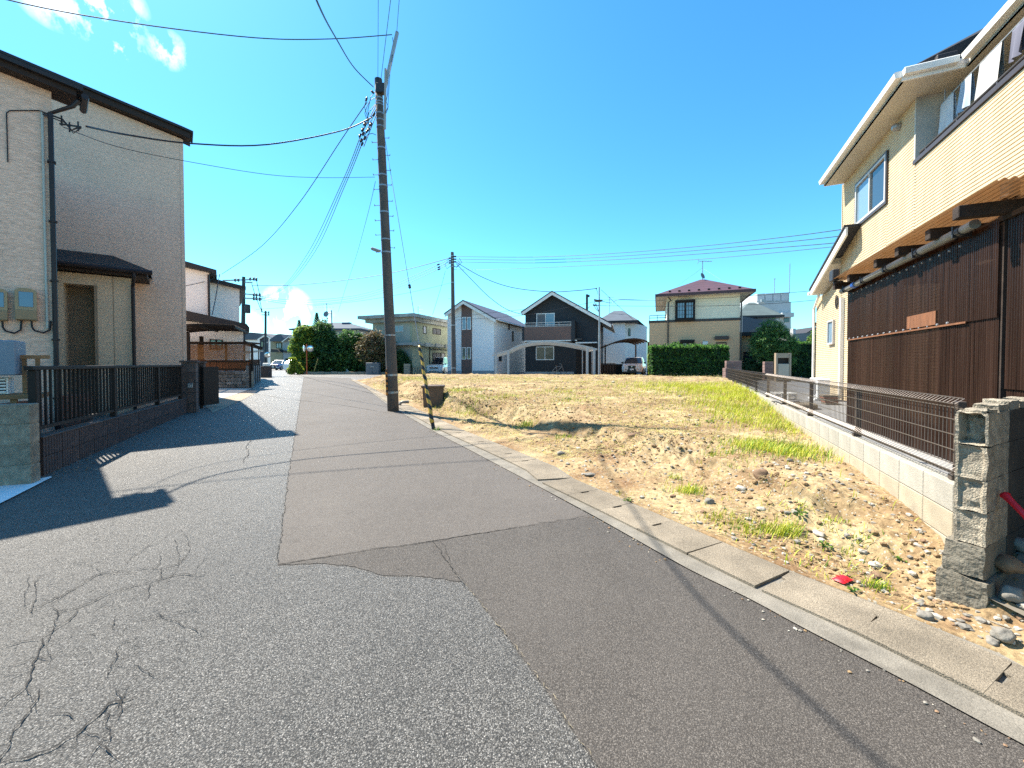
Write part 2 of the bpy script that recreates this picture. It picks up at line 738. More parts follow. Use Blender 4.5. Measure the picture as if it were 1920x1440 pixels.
m_post_br = M('brown_fence_post', (.075, .058, .048), .5, .1, 4)
m_white = M('white_paint', (.78, .78, .76), .5, .05, 2)
m_soffit = M('soffit', (.50, .45, .37), .7, .05, 2)
m_gutter_w = M('white_gutter', (.74, .72, .68), .35, .06, 2)
m_sid_l = siding('light_stone_siding', (.75, .52, .395), .08, .155, .85, .08, .24, .8, fx=9)
m_porch = siding('cream_siding', (.66, .52, .37), .08, .155, .85, .05, .10, .3)
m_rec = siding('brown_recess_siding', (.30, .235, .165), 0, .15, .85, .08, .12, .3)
m_fasc = M('brown_fascia', (.036, .024, .020), .6, .12, 3, spec=.2)
m_roof_dk = M('dark_roof', (.022, .020, .022), .6, .2, 5, .3, 60)
m_pipe_dk = M('dark_downpipe', (.026, .020, .022), .45, .1, 3, spec=.3)
m_pipe_lt = M('pale_conduit', (.42, .46, .42), .5, .12, 3)
m_sid_r = M('cream_ribbed_siding', (.52, .415, .275), .75, .10, 1.3, .2, 140, fine=.06, fsc=60, stretch=(2.2, 2.2, .35))
m_sid_edge = M('cream_corner_trim', (.49, .395, .27), .75, .05, 1)
m_dkcap = M('dark_brown_cap', (.055, .042, .038), .4, .1, 3)
m_wood_dk = M('dark_weathered_timber', (.034, .022, .016), .85, .4, 3, .5, 60, stretch=(1, 6, 6))
m_wood = M('timber', (.26, .15, .075), .8, .25, 3, .3, 60, stretch=(1, 6, 6))
m_wood_or = M('orange_brown_timber', (.165, .066, .028), .8, .3, 3, .3, 60, stretch=(6, 6, 1))
m_corr = clearsheet('smoked_brown_plastic', (.048, .026, .019), .16, .22, .55)
m_corr_roof = clearsheet('amber_plastic', (.22, .115, .048), .22, .35)
m_pvc = M('grey_pvc', (.20, .20, .185), .4, .2, 5)
m_iron = M('dark_iron', (.03, .03, .034), .5, .2, 5)
m_galv = M('galvanised_steel', (.33, .33, .34), .45, .2, 5, metal=.6)
m_cable = M('black_cable', (.012, .012, .016), .5, .1, 3)
m_polec = M('weathered_pole_concrete', (.105, .090, .080), .9, .25, 3, .4, 60, fine=.2, fsc=60, stretch=(2, 2, .5))
m_glass = glass('window_glass')
m_glass_lt = glass('window_glass_pale', (.16, .24, .32), .06)
m_glass_gr = glass('window_glass_green', (.10, .12, .09), .08)
m_curt = M('grey_curtain', (.16, .16, .165), .9, .3, 4, stretch=(12, 12, .3))
m_alum = M('pale_window_metal', (.50, .47, .44), .4, .05, 3)
m_yb = banded('yellow_black_tape', srgb(205, 165, 70), (.02, .02, .02), 4.4, twist=1.0)
m_ob = banded('orange_black_tape', srgb(190, 120, 40), (.02, .02, .02), 7.0, twist=1.0)
m_red = M('red_plastic', (.55, .012, .022), .35, .1, 4)
m_soil_brown = M('brown_bin_plastic', (.125, .078, .052), .55, .2, 5, fine=.1)
# ================================================================== THE GROUND
def grid_sheet(name, xs, ys, zf, mat, kind='structure'):
    mb = MB()
    vs = [(x, y, zf(x, y)) for y in ys for x in xs]
    n = len(xs)
    fs = [(j * n + i, j * n + i + 1, (j + 1) * n + i + 1, (j + 1) * n + i) for j in range(len(ys) - 1) for i in range(n - 1)]
    mb.add(vs, fs)
    o = mb.build(name, mat, smooth=True)
    return tag(o, kind=kind)


def span(a, b, n):
    return [lerp(a, b, i / n) for i in range(n + 1)]


m_earth = M('earth', (.16, .14, .11), .95, .3, .2)
grid_sheet('ground', [-1600, -600, -200] + span(-90, 90, 60) + [200, 600, 1600], [-1600, -400, -100] + span(-30, 130, 60) + [300, 700, 1600],
           lambda x, y: zg(x, y) - .09, m_earth)
road = grid_sheet('road', span(-45, 40, 120), span(-6, 95, 150), lambda x, y: zg(x, y) + .004, m_asph)


def resample(pts, n):
    pts = [Vector(p) for p in pts]
    ls = [0]
    for a, b in zip(pts, pts[1:]):
        ls.append(ls[-1] + (b - a).length)
    out = []
    k = 0
    for i in range(n + 1):
        d = ls[-1] * i / n
        while k < len(pts) - 2 and ls[k + 1] < d:
            k += 1
        q = (d - ls[k]) / max(1e-9, ls[k + 1] - ls[k])
        out.append(pts[k].lerp(pts[k + 1], min(1, max(0, q))))
    return out


def loft(name, A, B, nu, nv, dz, mat, kind='structure', parent=None, jit=0.0):
    A, B = resample(A, nu), resample(B, nu)
    vs = []
    for i, (a, b) in enumerate(zip(A, B)):
        for j in range(nv + 1):
            p = a.lerp(b, j / nv)
            x, y = p.x, p.y
            if jit and j in (0, nv):
                x += random.uniform(-jit, jit)
                y += random.uniform(-jit, jit)
            vs.append((x, y, zg(x, y) + dz))
    n = nv + 1
    fs = [(i * n + j, i * n + j + 1, (i + 1) * n + j + 1, (i + 1) * n + j) for i in range(nu) for j in range(nv)]
    m = MB()
    m.add(vs, fs)
    # faces must look up
    a, b, c = (Vector(vs[q]) for q in fs[0][:3])
    if (b - a).cross(c - a).z < 0:
        m.f = [q[::-1] for q in m.f]
    o = m.build(name, mat, parent, True)
    if kind:
        o['kind'] = kind
    return o


g_out_px = [(1912, 1398), (1700, 1282), (1500, 1178), (1410, 1128), (1300, 1075), (1118, 972), (1040, 930), (890, 850), (819, 813), (765, 782), (722, 756), (690, 731), (668, 716), (655, 709)]
g_in_px = [(1920, 1262), (1864, 1231), (1640, 1139), (1475, 1074), (1352, 1021), (1185, 948), (1072, 900), (1040, 878), (952, 842), (865, 807), (773, 764), (723, 742), (690, 724), (667, 713)]
GO = [G(*q) for q in g_out_px]
GI = [G(*q) for q in g_in_px]
for C_ in (GO, GI):                      # carry the kerb on past the frame, behind the viewer
    d = (C_[0] - C_[2]).normalized()
    C_.insert(0, C_[0] + d * 2.5)
gi_tab = sorted([(p.y, p.x) for p in GI])
go_tab = sorted([(p.y, p.x) for p in GO])

# newer lanes of asphalt laid over the old one
BL, BR, MID = G(521, 1060), G(1108, 970), G(808, 1017)
k0 = min(range(len(GO)), key=lambda i: (GO[i] - BR).length)
right_far = [BR] + [p for p in GO if p.y > BR.y + .15]
right_near = [BR] + [p for p in reversed(GO) if p.y < BR.y - .15]
loft('asphalt_patch', [BL, G(540, 900), G(560, 770), G(570, 706)], right_far, 60, 14, .008, m_patch)
loft('asphalt_patch', [MID, G(868, 1090), G(985, 1240), G(1120, 1440), G(1290, 1720), G(1500, 2300)], right_near, 40, 10, .008, m_patch2, jit=.004)
loft('asphalt_patch', [BL, G(660, 1037), MID], [BL + Vector((.01, -.01, 0)), G(600, 1058), G(660, 1063), G(720, 1081), G(790, 1082), G(868, 1093)], 40, 5, .007, m_patch2, jit=.006)


def ribbon(mb, px, wd, dz, jit=.014, step=.022, world=False):
    pts = px if world else [G(*q) for q in px]
    ln = sum((b - a).length for a, b in zip(pts, pts[1:]))
    pts = resample(pts, max(3, int(ln / step)))
    vs = []
    o = 0.0
    for i, p in enumerate(pts):
        t = (pts[min(i + 1, len(pts) - 1)] - pts[max(0, i - 1)]).normalized()
        nn = Vector((-t.y, t.x, 0))
        o = .72 * o + random.uniform(-jit, jit) * .6
        e = min(1, min(i, len(pts) - 1 - i) / 4 + .25)
        ww = wd * e * random.uniform(.25, 1.3) / 2
        for s in (-1, 1):
            q = p + nn * (o + s * ww)
            vs.append((q.x, q.y, zg(q.x, q.y) + dz))
    fs = [(2 * i, 2 * i + 1, 2 * i + 3, 2 * i + 2) for i in range(len(pts) - 1)]
    a, b, c = (Vector(vs[q]) for q in fs[0][:3])
    if (b - a).cross(c - a).z < 0:
        fs = [q[::-1] for q in fs]
    mb.add(vs, fs)


cr = MB()
for path, wd in (
        ([(521, 1060), (660, 1037), (808, 1017), (960, 992), (1108, 968)], .010), ([(521, 1060), (540, 900), (560, 770), (570, 706)], .012),
        ([(808, 1017), (840, 1060), (880, 1110)], .010), ([(826, 1016), (836, 1035), (848, 1062)], .007),
        ([(60, 1145), (130, 1112), (190, 1078), (250, 1070), (300, 1068), (335, 1060), (352, 1043)], .012),
        ([(80, 1160), (150, 1140), (220, 1110), (300, 1088), (330, 1080), (390, 1082)], .012),
        ([(0, 1340), (45, 1290), (60, 1240), (90, 1195), (130, 1165), (145, 1145)], .013),
        ([(0, 1440), (90, 1410), (145, 1378), (190, 1335), (205, 1322), (250, 1312), (265, 1300)], .017),
        ([(0, 1450), (25, 1380), (60, 1330), (75, 1290)], .013), ([(90, 1345), (120, 1340), (142, 1347), (136, 1360)], .010),
        ([(200, 1275), (215, 1235), (225, 1212), (260, 1200)], .009), ([(0, 1220), (40, 1205), (85, 1200)], .010),
        ([(145, 1400), (150, 1376), (200, 1395)], .009), ([(0, 1285), (50, 1262), (85, 1250)], .009),
        ([(270, 1130), (285, 1115), (280, 1098), (310, 1085)], .008), ([(60, 1150), (110, 1125), (150, 1100)], .007),
        ([(215, 1160), (212, 1180), (235, 1180)], .007), ([(165, 1188), (185, 1198)], .007), ([(0, 1175), (40, 1160), (75, 1150)], .007),
        ([(455, 870), (466, 850), (462, 838), (470, 826)], .02), ([(300, 1068), (306, 1078), (312, 1086)], .010),
        ([(85, 1250), (90, 1232), (86, 1218)], .008), ([(190, 1335), (200, 1350), (205, 1375), (198, 1410), (205, 1440)], .008)):
    ribbon(cr, path, wd * (.5 if len(path) != 5 or path[0] != (521, 1060) else .6), .012)
# finer hairlines branching through the old asphalt on the left
rc = random.Random(17)
for _ in range(46):
    x, y = rc.uniform(-10, 420), rc.uniform(1040, 1440)
    if x > 420 - (y - 1040) * .55:
        continue
    a = rc.choice((-.55, -.5, -.6, -1.3, .4)) + rc.uniform(-.3, .3)
    path = [(x, y)]
    for k in range(rc.randint(2, 5)):
        a += rc.uniform(-.6, .6)
        st = rc.uniform(14, 38)
        x, y = x + math.cos(a) * st, y + math.sin(a) * st * .7
        path.append((x, y))
    ribbon(cr, path, rc.uniform(.0022, .0042), .012, .01)
# tar line where the side street joins
ribbon(cr, [(557, 703), (600, 716), (660, 729), (724, 745)], .05, .012, .01, .3)
ribbon(cr, [(450, 735), (560, 751), (640, 760), (735, 776)], .02, .012, .01, .3)
cr.build('crack', m_crack, road)
sl = MB()
for a, b in (((872, 1097), (905, 1140)), ((905, 1140), (985, 1240)), ((990, 1246), (1030, 1300)), ((1035, 1306), (1110, 1425))):
    for q in range(7):
        if q % 3 == 1:
            continue
        ribbon(sl, [(lerp(a[0], b[0], q / 7), lerp(a[1], b[1], q / 7)), (lerp(a[0], b[0], (q + .8) / 7), lerp(a[1], b[1], (q + .8) / 7))], .007, .0125, .012, .012)
sl.build('sand_line', m_sandline, road)

# concrete side gutter with lift-out covers
lipA = []
n_st = 240
go = resample(GO, n_st)
gi = resample(GI, n_st)
gut = loft('gutter', [a + (a - b).normalized() * .005 for a, b in zip(go, gi)], [b + (b - a).normalized() * .05 for a, b in zip(go, gi)], n_st, 4, .016, m_conc_lip)
gl = sum((b - a).length for a, b in zip(gi, gi[1:]))
nslab = int(gl / .505)
gi2 = resample(GI, nslab)
lens = []
for k in range(nslab):
    a0, a1 = gi2[k], gi2[k + 1]
    tdir = (a1 - a0)
    nrm = Vector((-tdir.y, tdir.x, 0)).normalized()
    go0 = min(go, key=lambda q: (q - a0).length)
    wd = min(.46, max(.30, (go0 - a0).length - .07))
    t = tdir.normalized()
    ln = tdir.length
    notch = (k % 4 in (0, 1, 2))
    o1, o2 = .004, ln - .004
    outl = [(o1, .02), (o2, .02), (o2, wd), (o1, wd)]
    if notch:
        outl = [(o1, .02), (o2, .02), (o2, wd * .36), (o2 - .028, wd * .38), (o2 - .028, wd * .62), (o2, wd * .64), (o2, wd), (o1, wd)]
    pts = []
    for (u_, v_) in outl:
        q = a0 + t * u_ + nrm * v_
        pts.append((q.x, q.y))
    mb = MB()
    h = .034 + random.uniform(-.003, .003)
    n = len(pts)
    top = [(x, y, zg(x, y) + h) for x, y in pts]
    bot = [(x, y, zg(x, y) - .02) for x, y in pts]
    fs = [tuple(range(n)), tuple(range(2 * n - 1, n - 1, -1))] + [((i + 1) % n, i, i + n, (i + 1) % n + n) for i in range(n)]
    mb.add(top + bot, fs)
    a, b, c = (Vector(q) for q in top[:3])
    if (b - a).cross(c - a).z < 0:
        mb.f = [q[::-1] for q in mb.f]
    mb.build('gutter_cover', m_conc, gut)

# ------------------------------------------------------------------ bare building plot
RW = Frame((5.42, 2.126), 65.8)        # neighbour's long wall: x runs away from the viewer, y points to the street


def xwall(Y):
    if Y < 2.9:
        return lerp(3.9, 3.23 + .4496 * (2.9 - 3.11), sst(2.2, 2.9, Y))
    return 3.23 + .4496 * (Y - 3.11)


FOOT = [(2.2, .35), (3.2, .6), (3.8, .8), (5.3, 1.35), (7.66, 1.75), (9, 1.55), (11, .95), (12.7, .65), (16, .45), (27, .4)]
PLAT = [(2, .20), (2.8, .30), (4, .34), (5, .36), (7, .40), (9, .50), (11, .60), (12, .64), (16, .70), (20, .74), (26, .83), (30, .84)]
WID = [(2.5, .7), (4, .9), (6, .7), (8, .55), (11, .6), (13, .7), (16, 1.0), (24, 2.0)]


def fb(x, y, z=0.0, o=3):
    return noise.fractal(Vector((x, y, z)), 1.0, 2.1, o)


def lotz(X, Y, rough=True):
    dx = X - tab(gi_tab, Y)
    wob = .28 * fb(X * .45, Y * .45, 5.0, 2)
    k = sst(0, 1, (dx - tab(FOOT, Y) + wob * sst(0, .8, dx)) / tab(WID, Y))
    front = zg(X, Y) + .025 + .05 * max(0, dx)
    z = lerp(min(front, tab(PLAT, Y)), tab(PLAT, Y), k)
    # a low heap of reddish soil by the block wall
    z += .10 * math.exp(-(((X - 2.75) / .55) ** 2 + ((Y - 4.0) / .55) ** 2))
    z -= .07 * math.exp(-(((X - 2.75) / .35) ** 2 + ((Y - 3.0) / .3) ** 2))
    z += .06 * math.exp(-(((X - 2.4) / .7) ** 2 + ((Y - 6.0) / .5) ** 2))
    if rough:
        e = sst(0.0, .5, dx)
        slope = 4 * k * (1 - k)
        far = sst(3, 14, Y)
        z += e * (.055 * fb(X * .9, Y * .9, 1.3) + .06 * slope * fb(X * 2.3, Y * 2.3, 7.7))
        am = .35 + .65 * sst(-.15, .35, fb(X * .6, Y * .6, 31.0)) + .5 * slope
        rg_ = 1 - abs(fb(X * 3.1, Y * 3.1, 12.0, 2)) * 2.2
        z += e * am * (.034 * fb(X * 4.3, Y * 4.3, 2.2, 4) + .020 * rg_ * (1 + slope) + .016 * noise.noise(Vector((X * 15, Y * 15, 0))) + .011 * noise.noise(Vector((X * 34, Y * 34, 4))))
        z += e * far * .020 * noise.noise(Vector((X * 6, Y * 9, 8)))
        z += .022 * slope * math.sin(X * 15 + Y * 9 + 3 * fb(X, Y))
    return z


def yback(t):
    return tab([(0, 27.0), (.5, 26.3), (.75, 25.0), (1, 21.6)], t)


def lot_grid(ns, ntt):
    vs = []
    for i in range(ns + 1):
        f = (i / ns) ** 1.75
        for j in range(ntt + 1):
            t = j / ntt
            Y = lerp(1.7, yback(t), f)
            X = lerp(tab(gi_tab, Y) + .03, xwall(Y), t)
            z = lotz(X, Y)
            if i == ns:
                z = zg(X, Y) - .1
            if j == 0:
                z = zg(X, Y) + .012
            vs.append((X, Y, z))
    n = ntt + 1
    fs = [(i * n + j, i * n + j + 1, (i + 1) * n + j + 1, (i + 1) * n + j) for i in range(ns) for j in range(ntt)]
    return vs, fs


def soil_mat():
    m = bpy.data.materials.new('bare_soil')
    m.use_nodes = True
    t = m.node_tree
    b = t.nodes['Principled BSDF']
    b.inputs['Roughness'].default_value = .95
    b.inputs['Specular IOR Level'].default_value = .15
    n, l = t.nodes.new, t.links.new
    tcn = n('ShaderNodeTexCoord')

    def nz(sc, det=6, rg=.6):
        q = n('ShaderNodeTexNoise')
        q.inputs['Scale'].default_value = sc
        q.inputs['Detail'].default_value = det
        q.inputs['Roughness'].default_value = rg
        l(tcn.outputs['Object'], q.inputs['Vector'])
        return q.outputs['Fac']

    def ramp(f, els):
        r = n('ShaderNodeValToRGB')
        e = r.color_ramp.elements
        e[0].position, e[0].color = els[0][0], els[0][1] + (1,)
        e[1].position, e[1].color = els[-1][0], els[-1][1] + (1,)
        for p, c in els[1:-1]:
            q = e.new(p)
            q.color = c + (1,)
        l(f, r.inputs[0])
        return r.outputs[0]
    big = ramp(nz(1.25, 8, .68), [(.30, (.165, .095, .050)), (.43, (.235, .155, .082)), (.55, (.32, .235, .128)), (.70, (.45, .365, .21))])
    fine = n('ShaderNodeMapRange')
    fine.inputs[1].default_value, fine.inputs[2].default_value = .3, .7
    fine.inputs[3].default_value, fine.inputs[4].default_value = .50, 1.34
    l(nz(22, 5, .7), fine.inputs[0])
    s1 = n('ShaderNodeVectorMath')
    s1.operation = 'SCALE'
    l(big, s1.inputs[0])
    l(fine.outputs[0], s1.inputs['Scale'])
    vo = n('ShaderNodeTexVoronoi')
    vo.inputs['Scale'].default_value = 55
    l(tcn.outputs['Object'], vo.inputs['Vector'])
    sx = n('ShaderNodeSeparateColor')
    l(vo.outputs['Color'], sx.inputs[0])
    gt = n('ShaderNodeMath')
    gt.operation = 'GREATER_THAN'
    gt.inputs[1].default_value = .86
    l(sx.outputs[0], gt.inputs[0])
    ls = n('ShaderNodeMath')
    ls.operation = 'LESS_THAN'
    ls.inputs[1].default_value = .45
    l(vo.outputs['Distance'], ls.inputs[0])
    mu = n('ShaderNodeMath')
    mu.operation = 'MULTIPLY'
    l(gt.outputs[0], mu.inputs[0])
    l(ls.outputs[0], mu.inputs[1])
    mx = n('ShaderNodeMix')
    mx.data_type = 'RGBA'
    l(mu.outputs[0], mx.inputs[0])
    l(s1.outputs[0], mx.inputs[6])
    mx.inputs[7].default_value = (.32, .29, .23, 1)
    l(mx.outputs[2], b.inputs['Base Color'])
    ad = n('ShaderNodeMath')
    ad.operation = 'ADD'
    l(nz(35, 6, .7), ad.inputs[0])
    l(mu.outputs[0], ad.inputs[1])
    bp = n('ShaderNodeBump')
    bp.inputs['Strength'].default_value = .75
    bp.inputs['Distance'].default_value = .018
    l(ad.outputs[0], bp.inputs['Height'])
    l(bp.outputs[0], b.inputs['Normal'])
    return m


vs, fs = lot_grid(430, 330)
lm = MB()
lm.add(vs, fs)
lot = tag(lm.build('bare_soil', soil_mat(), smooth=True), kind='structure')


def lotpix(px, py):
    d = ray(px, py)
    lo, hi = 1.7, 27.0
    Y = lo
    while Y < hi:
        if EYE + d.z * Y < lotz(d.x * Y, Y, False):
            break
        Y += .03
    return Vector((d.x * Y, Y, lotz(d.x * Y, Y)))


def rock_verts(r, sub=1, sq=(1, 1, .7), seed=0):
    bm = bmesh.new()
    bmesh.ops.create_icosphere(bm, subdivisions=sub, radius=1)
    so = seed * 3.17
    vs = []
    for v in bm.verts:
        k = 1 + .38 * noise.noise(v.co * 1.3 + Vector((so, so * .7, so * 1.9)))
        vs.append(Vector((v.co.x * sq[0], v.co.y * sq[1], v.co.z * sq[2])) * r * k)
    fs = [[v.index for v in f.verts] for f in bm.faces]
    bm.free()
    return vs, fs


m_peb = [M('pale_pebble', (.34, .31, .26), .85, .25, 8, .3, 60), M('grey_pebble', (.19, .175, .15), .85, .25, 8, .3, 60), M('brown_pebble', (.20, .125, .075), .9, .25, 8, .3, 60)]
pb = MB()
rng = random.Random(11)
tmpl = [rock_verts(1, 1 if i < 3 else 0 or 1, (1, .8 + .1 * i, .55 + .05 * i), i) for i in range(5)]
cnt = 0
while cnt < 2300:
    f = rng.random() ** 1.7
    Y = lerp(2.1, 24, f)
    t = rng.random()
    X = lerp(tab(gi_tab, Y) + .1, xwall(Y) - .05, t)
    dens = .35 + .65 * sst(-.1, .35, fb(X * .8, Y * .8, 9.0))
    if rng.random() > dens:
        continue
    r = rng.choice((.006, .008, .011, .015, .02)) * (1 + .04 * Y) * rng.uniform(.7, 1.3)
    if rng.random() < .03:
        r *= 1.9
    vv, ff = tmpl[cnt % 5]
    a = rng.uniform(0, 6.28)
    c, s_ = math.cos(a), math.sin(a)
    z = lotz(X, Y) + r * .2
    pb.add([(X + (v.x * c - v.y * s_) * r, Y + (v.x * s_ + v.y * c) * r, z + v.z * r) for v in vv], ff, rng.choice((0, 0, 1, 1, 2)))
    cnt += 1
# crumbled clods of soil on the bank and the lower ground
m_clod = M('soil_clod', (.25, .165, .085), .95, .35, 6, .6, 50)
cnt = 0
while cnt < 2600:
    Y = lerp(2.4, 16, rng.random() ** 1.3)
    dx = abs(rng.gauss(0, 1)) * .9
    X = tab(gi_tab, Y) + tab(FOOT, Y) + dx - .2
    if rng.random() < .45:
        X = lerp(tab(gi_tab, Y) + .2, xwall(Y) - .05, rng.random())
    if X > xwall(Y) - .05 or X < tab(gi_tab, Y) + .15:
        continue
    if fb(X * 1.1, Y * 1.1, 41.0) < -.05 and rng.random() < .75:
        continue
    r = rng.choice((.006, .008, .011, .014, .020)) * (1 + .04 * Y) * rng.uniform(.7, 1.3)
    vv, ff = tmpl[cnt % 5]
    a = rng.uniform(0, 6.28)
    c, s_ = math.cos(a), math.sin(a)
    z = lotz(X, Y) + r * .25
    pb.add([(X + (v.x * c - v.y * s_) * r, Y + (v.x * s_ + v.y * c) * r, z + v.z * r * 1.15) for v in vv], ff, 3)
    cnt += 1
# grit washed along the road edges and the foot of the left wall
for _ in range(900):
    if rng.random() < .55:
        Y = lerp(1.4, 14, rng.random() ** 1.3)
        X = tab(go_tab, Y) - abs(rng.gauss(0, .10)) + .03
    else:
        k = rng.random()
        p0 = G(lerp(95, 330, k), lerp(890, 790, k))
        X, Y = p0.x + abs(rng.gauss(0, .22)), p0.y - abs(rng.gauss(0, .12))
    r = rng.choice((.003, .004, .006, .009)) * rng.uniform(.7, 1.4)
    vv, ff = tmpl[_ % 5]
    z = zg(X, Y) + .009
    pb.add([(X + v.x * r, Y + v.y * r, z + v.z * r * .7 + r * .3) for v in vv], ff, rng.choice((0, 1, 1, 2, 3)))
tag(pb.build('gravel', m_peb + [m_clod]), kind='stuff')

# the larger stones one can point at
STONES = [((1427, 962), .034, 0, 'pale rounded stone lying alone on the bare soil below the reddish heap', (1.25, 1, .45)),
          ((1425, 897), .085, 2, 'largest dark brown clod stuck in the reddish soil slope', (1, .8, .8)),
          ((1190, 822), .09, 2, 'brown clod on the crest of the soil bank in the pole shadow', (1.2, .8, .6)),
          ((1052, 850), .065, 1, 'lone grey-brown stone on the sand near the gutter', (1.1, .9, .75)),
          ((1642, 1066), .035, 0, 'upper pale pebble of the stone cluster right of the red packet', (1.2, 1, .6)),
          ((1618, 1040), .03, 0, 'white pebble behind the red packet', (1, 1, .6)),
          ((1640, 1080), .03, 2, 'pinkish flat pebble under the pale one right of the red packet', (1.4, 1, .5)),
          ((1735, 1160), .036, 1, 'broken concrete lump between gutter and foot of the broken wall', (1.1, .9, .8)),
          ((1860, 1213), .026, 1, 'grey stone beside the gutter in front of the broken wall', (1.1, .9, .8)),
          ((1390, 915), .045, 0, 'pale stone below the large brown clod', (1.3, .9, .6)),
          ((1330, 952), .05, 1, 'dark pointed stone on the sand among grass tufts', (1, .8, .9)),
          ((1085, 842), .04, 0, 'small pale stone beside the lone stone near the gutter', (1.2, 1, .6)),
          ((1105, 893), .05, 1, 'flat grey stone pressed in sand near the gutter', (1.5, 1, .4)),
          ((1535, 1002), .04, 0, 'flat whitish stone at the foot of the reddish soil', (1.6, 1, .4))]
for i, (px, r, mi, lab, sq) in enumerate(STONES):
    p = lotpix(*px)
    vv, ff = rock_verts(r, 3, sq, i + 20)
    o = MB().add(vv, ff).build('stone', m_peb[mi], smooth=True)
    o.location = (p.x, p.y, p.z + r * .18)
    o.rotation_euler = (0, 0, i * 1.3)
    tag(o, lab, 'stone', 'stones on the plot')

# red crushed packet
p = lotpix(1580, 1090)
t = thing('crushed_packet', 'crushed glossy red packet lying on the soil by the gutter', 'litter', (p.x, p.y, p.z + .012), R_(25))
mb = MB()
nx, ny = 12, 8
vv = []
for j in range(ny + 1):
    for i in range(nx + 1):
        x, y = i / nx - .5, j / ny - .5
        h = .020 * (1 - (2 * abs(x)) ** 4) * (1 - (2 * abs(y)) ** 3) * (.55 + .45 * abs(math.sin(x * 6.2 + .2))) + .004 * noise.noise(Vector((x * 9, y * 9, 0)))
        vv.append((x * .125, y * .075, max(.001, h)))
ff = [(j * (nx + 1) + i, j * (nx + 1) + i + 1, (j + 1) * (nx + 1) + i + 1, (j + 1) * (nx + 1) + i) for j in range(ny) for i in range(nx)]
mb.add(vv, ff)
mb.build('wrapper', m_red, t, True)
mb = MB()
mb.bx(-.004, .004, -.038, .038, .0095, .0125)
mb.build('seam', m_red, t)

# concrete forecourt and gravel verge on the left
loft('forecourt', [G(380, 759), G(425, 745), G(455, 735), G(472, 729)], [G(250, 759), G(300, 745), G(330, 735), G(345, 727)], 10, 6, .012, m_apron)
m_verge = M('gravel_verge', (.30, .25, .19), .95, .3, 6, .8, 70, fine=.35, fsc=50)
loft('verge', [G(380, 760), G(425, 746), G(455, 736)], [G(402, 775), G(450, 752), G(478, 739)], 10, 3, .011, m_verge, jit=.03)
loft('concrete_ramp', [G(-160, 920), G(0, 915), G(96, 896)], [G(-200, 1040), G(0, 948), G(97, 898)], 8, 3, .02, M('pale_ramp', (.74, .74, .74), .7, .06, 3))
# ================================================================== LEFT SIDE OF THE STREET
def window(fr, th, px, y=0.0, sashes=2, fm=None, gm=None, fw=.05, grid=None, name='window', sill=False, proud=.05, off=(0, 0), curt=None):
    """framed window from the corners (px0,py0,px1,py1) measured on the facade plane local y"""
    x0, za = fr.hit(px[0], px[1], y)
    x1, zb = fr.hit(px[2], px[3], y)
    if len(px) == 8:
        c = [fr.hit(px[i], px[i + 1], y) for i in (0, 2, 4, 6)]   # tl tr br bl
        x0, x1 = (c[0][0] + c[3][0]) / 2, (c[1][0] + c[2][0]) / 2
        za, zb = (c[0][1] + c[1][1]) / 2, (c[2][1] + c[3][1]) / 2
    if x0 > x1:
        x0, x1 = x1, x0
    z1, z0 = max(za, zb), min(za, zb)
    return window_m(th, x0, x1, z0, z1, y, sashes, fm, gm, fw, grid, name, sill, proud)


def window_m(th, x0, x1, z0, z1, y, sashes=2, fm=None, gm=None, fw=.05, grid=None, name='window', sill=False, proud=.05):
    fm = fm or m_alum
    gm = gm or m_glass
    s = 1 if proud > 0 else -1
    ya, yb = y - proud, y + .01 * s
    if ya > yb:
        ya, yb = yb, ya
    f = MB()
    f.bx(x0, x0 + fw, ya, yb, z0, z1)
    f.bx(x1 - fw, x1, ya, yb, z0, z1)
    f.bx(x0 + fw, x1 - fw, ya, yb, z0, z0 + fw)
    f.bx(x0 + fw, x1 - fw, ya, yb, z1 - fw, z1)
    n = sashes
    for k in range(1, n):
        xm = lerp(x0, x1, k / n)
        f.bx(xm - fw * .45, xm + fw * .45, ya + .004, yb - .004, z0 + fw, z1 - fw)
    if sill:
        f.bx(x0 - .03, x1 + .03, y - (proud + .05) * s if s > 0 else y, y if s > 0 else y - (proud - .05), z0 - .04, z0)
    fo = f.build(name, fm, th)
    for k in range(n):
        a = lerp(x0, x1, k / n) + fw * (.7 if k else 1)
        b = lerp(x0, x1, (k + 1) / n) - fw * (.7 if k < n - 1 else 1)
        g = MB()
        g.bx(a, b, y - .022 * s if s > 0 else y + .004, y - .004 if s > 0 else y + .022, z0 + fw, z1 - fw)
        g.build('pane', gm[k % len(gm)] if isinstance(gm, (list, tuple)) else gm, fo)
    if grid:
        q = MB()
        for i in range(1, grid[0]):
            xm = lerp(x0, x1, i / grid[0])
            q.bx(xm - .012, xm + .012, y - .035 * s if s > 0 else y + .02, y - .018 * s if s > 0 else y + .036, z0 + fw, z1 - fw)
        for i in range(1, grid[1]):
            zm = lerp(z0, z1, i / grid[1])
            q.bx(x0 + fw, x1 - fw, y - .034 * s if s > 0 else y + .02, y - .019 * s if s > 0 else y + .035, zm - .012, zm + .012)
        q.build('glazing_bar', fm, fo)
    return fo


def house(fr, name, label, z=0.0, cat='house', group=None):
    return thing(name, label, cat, (fr.o.x, fr.o.y, 0), fr.a, group)


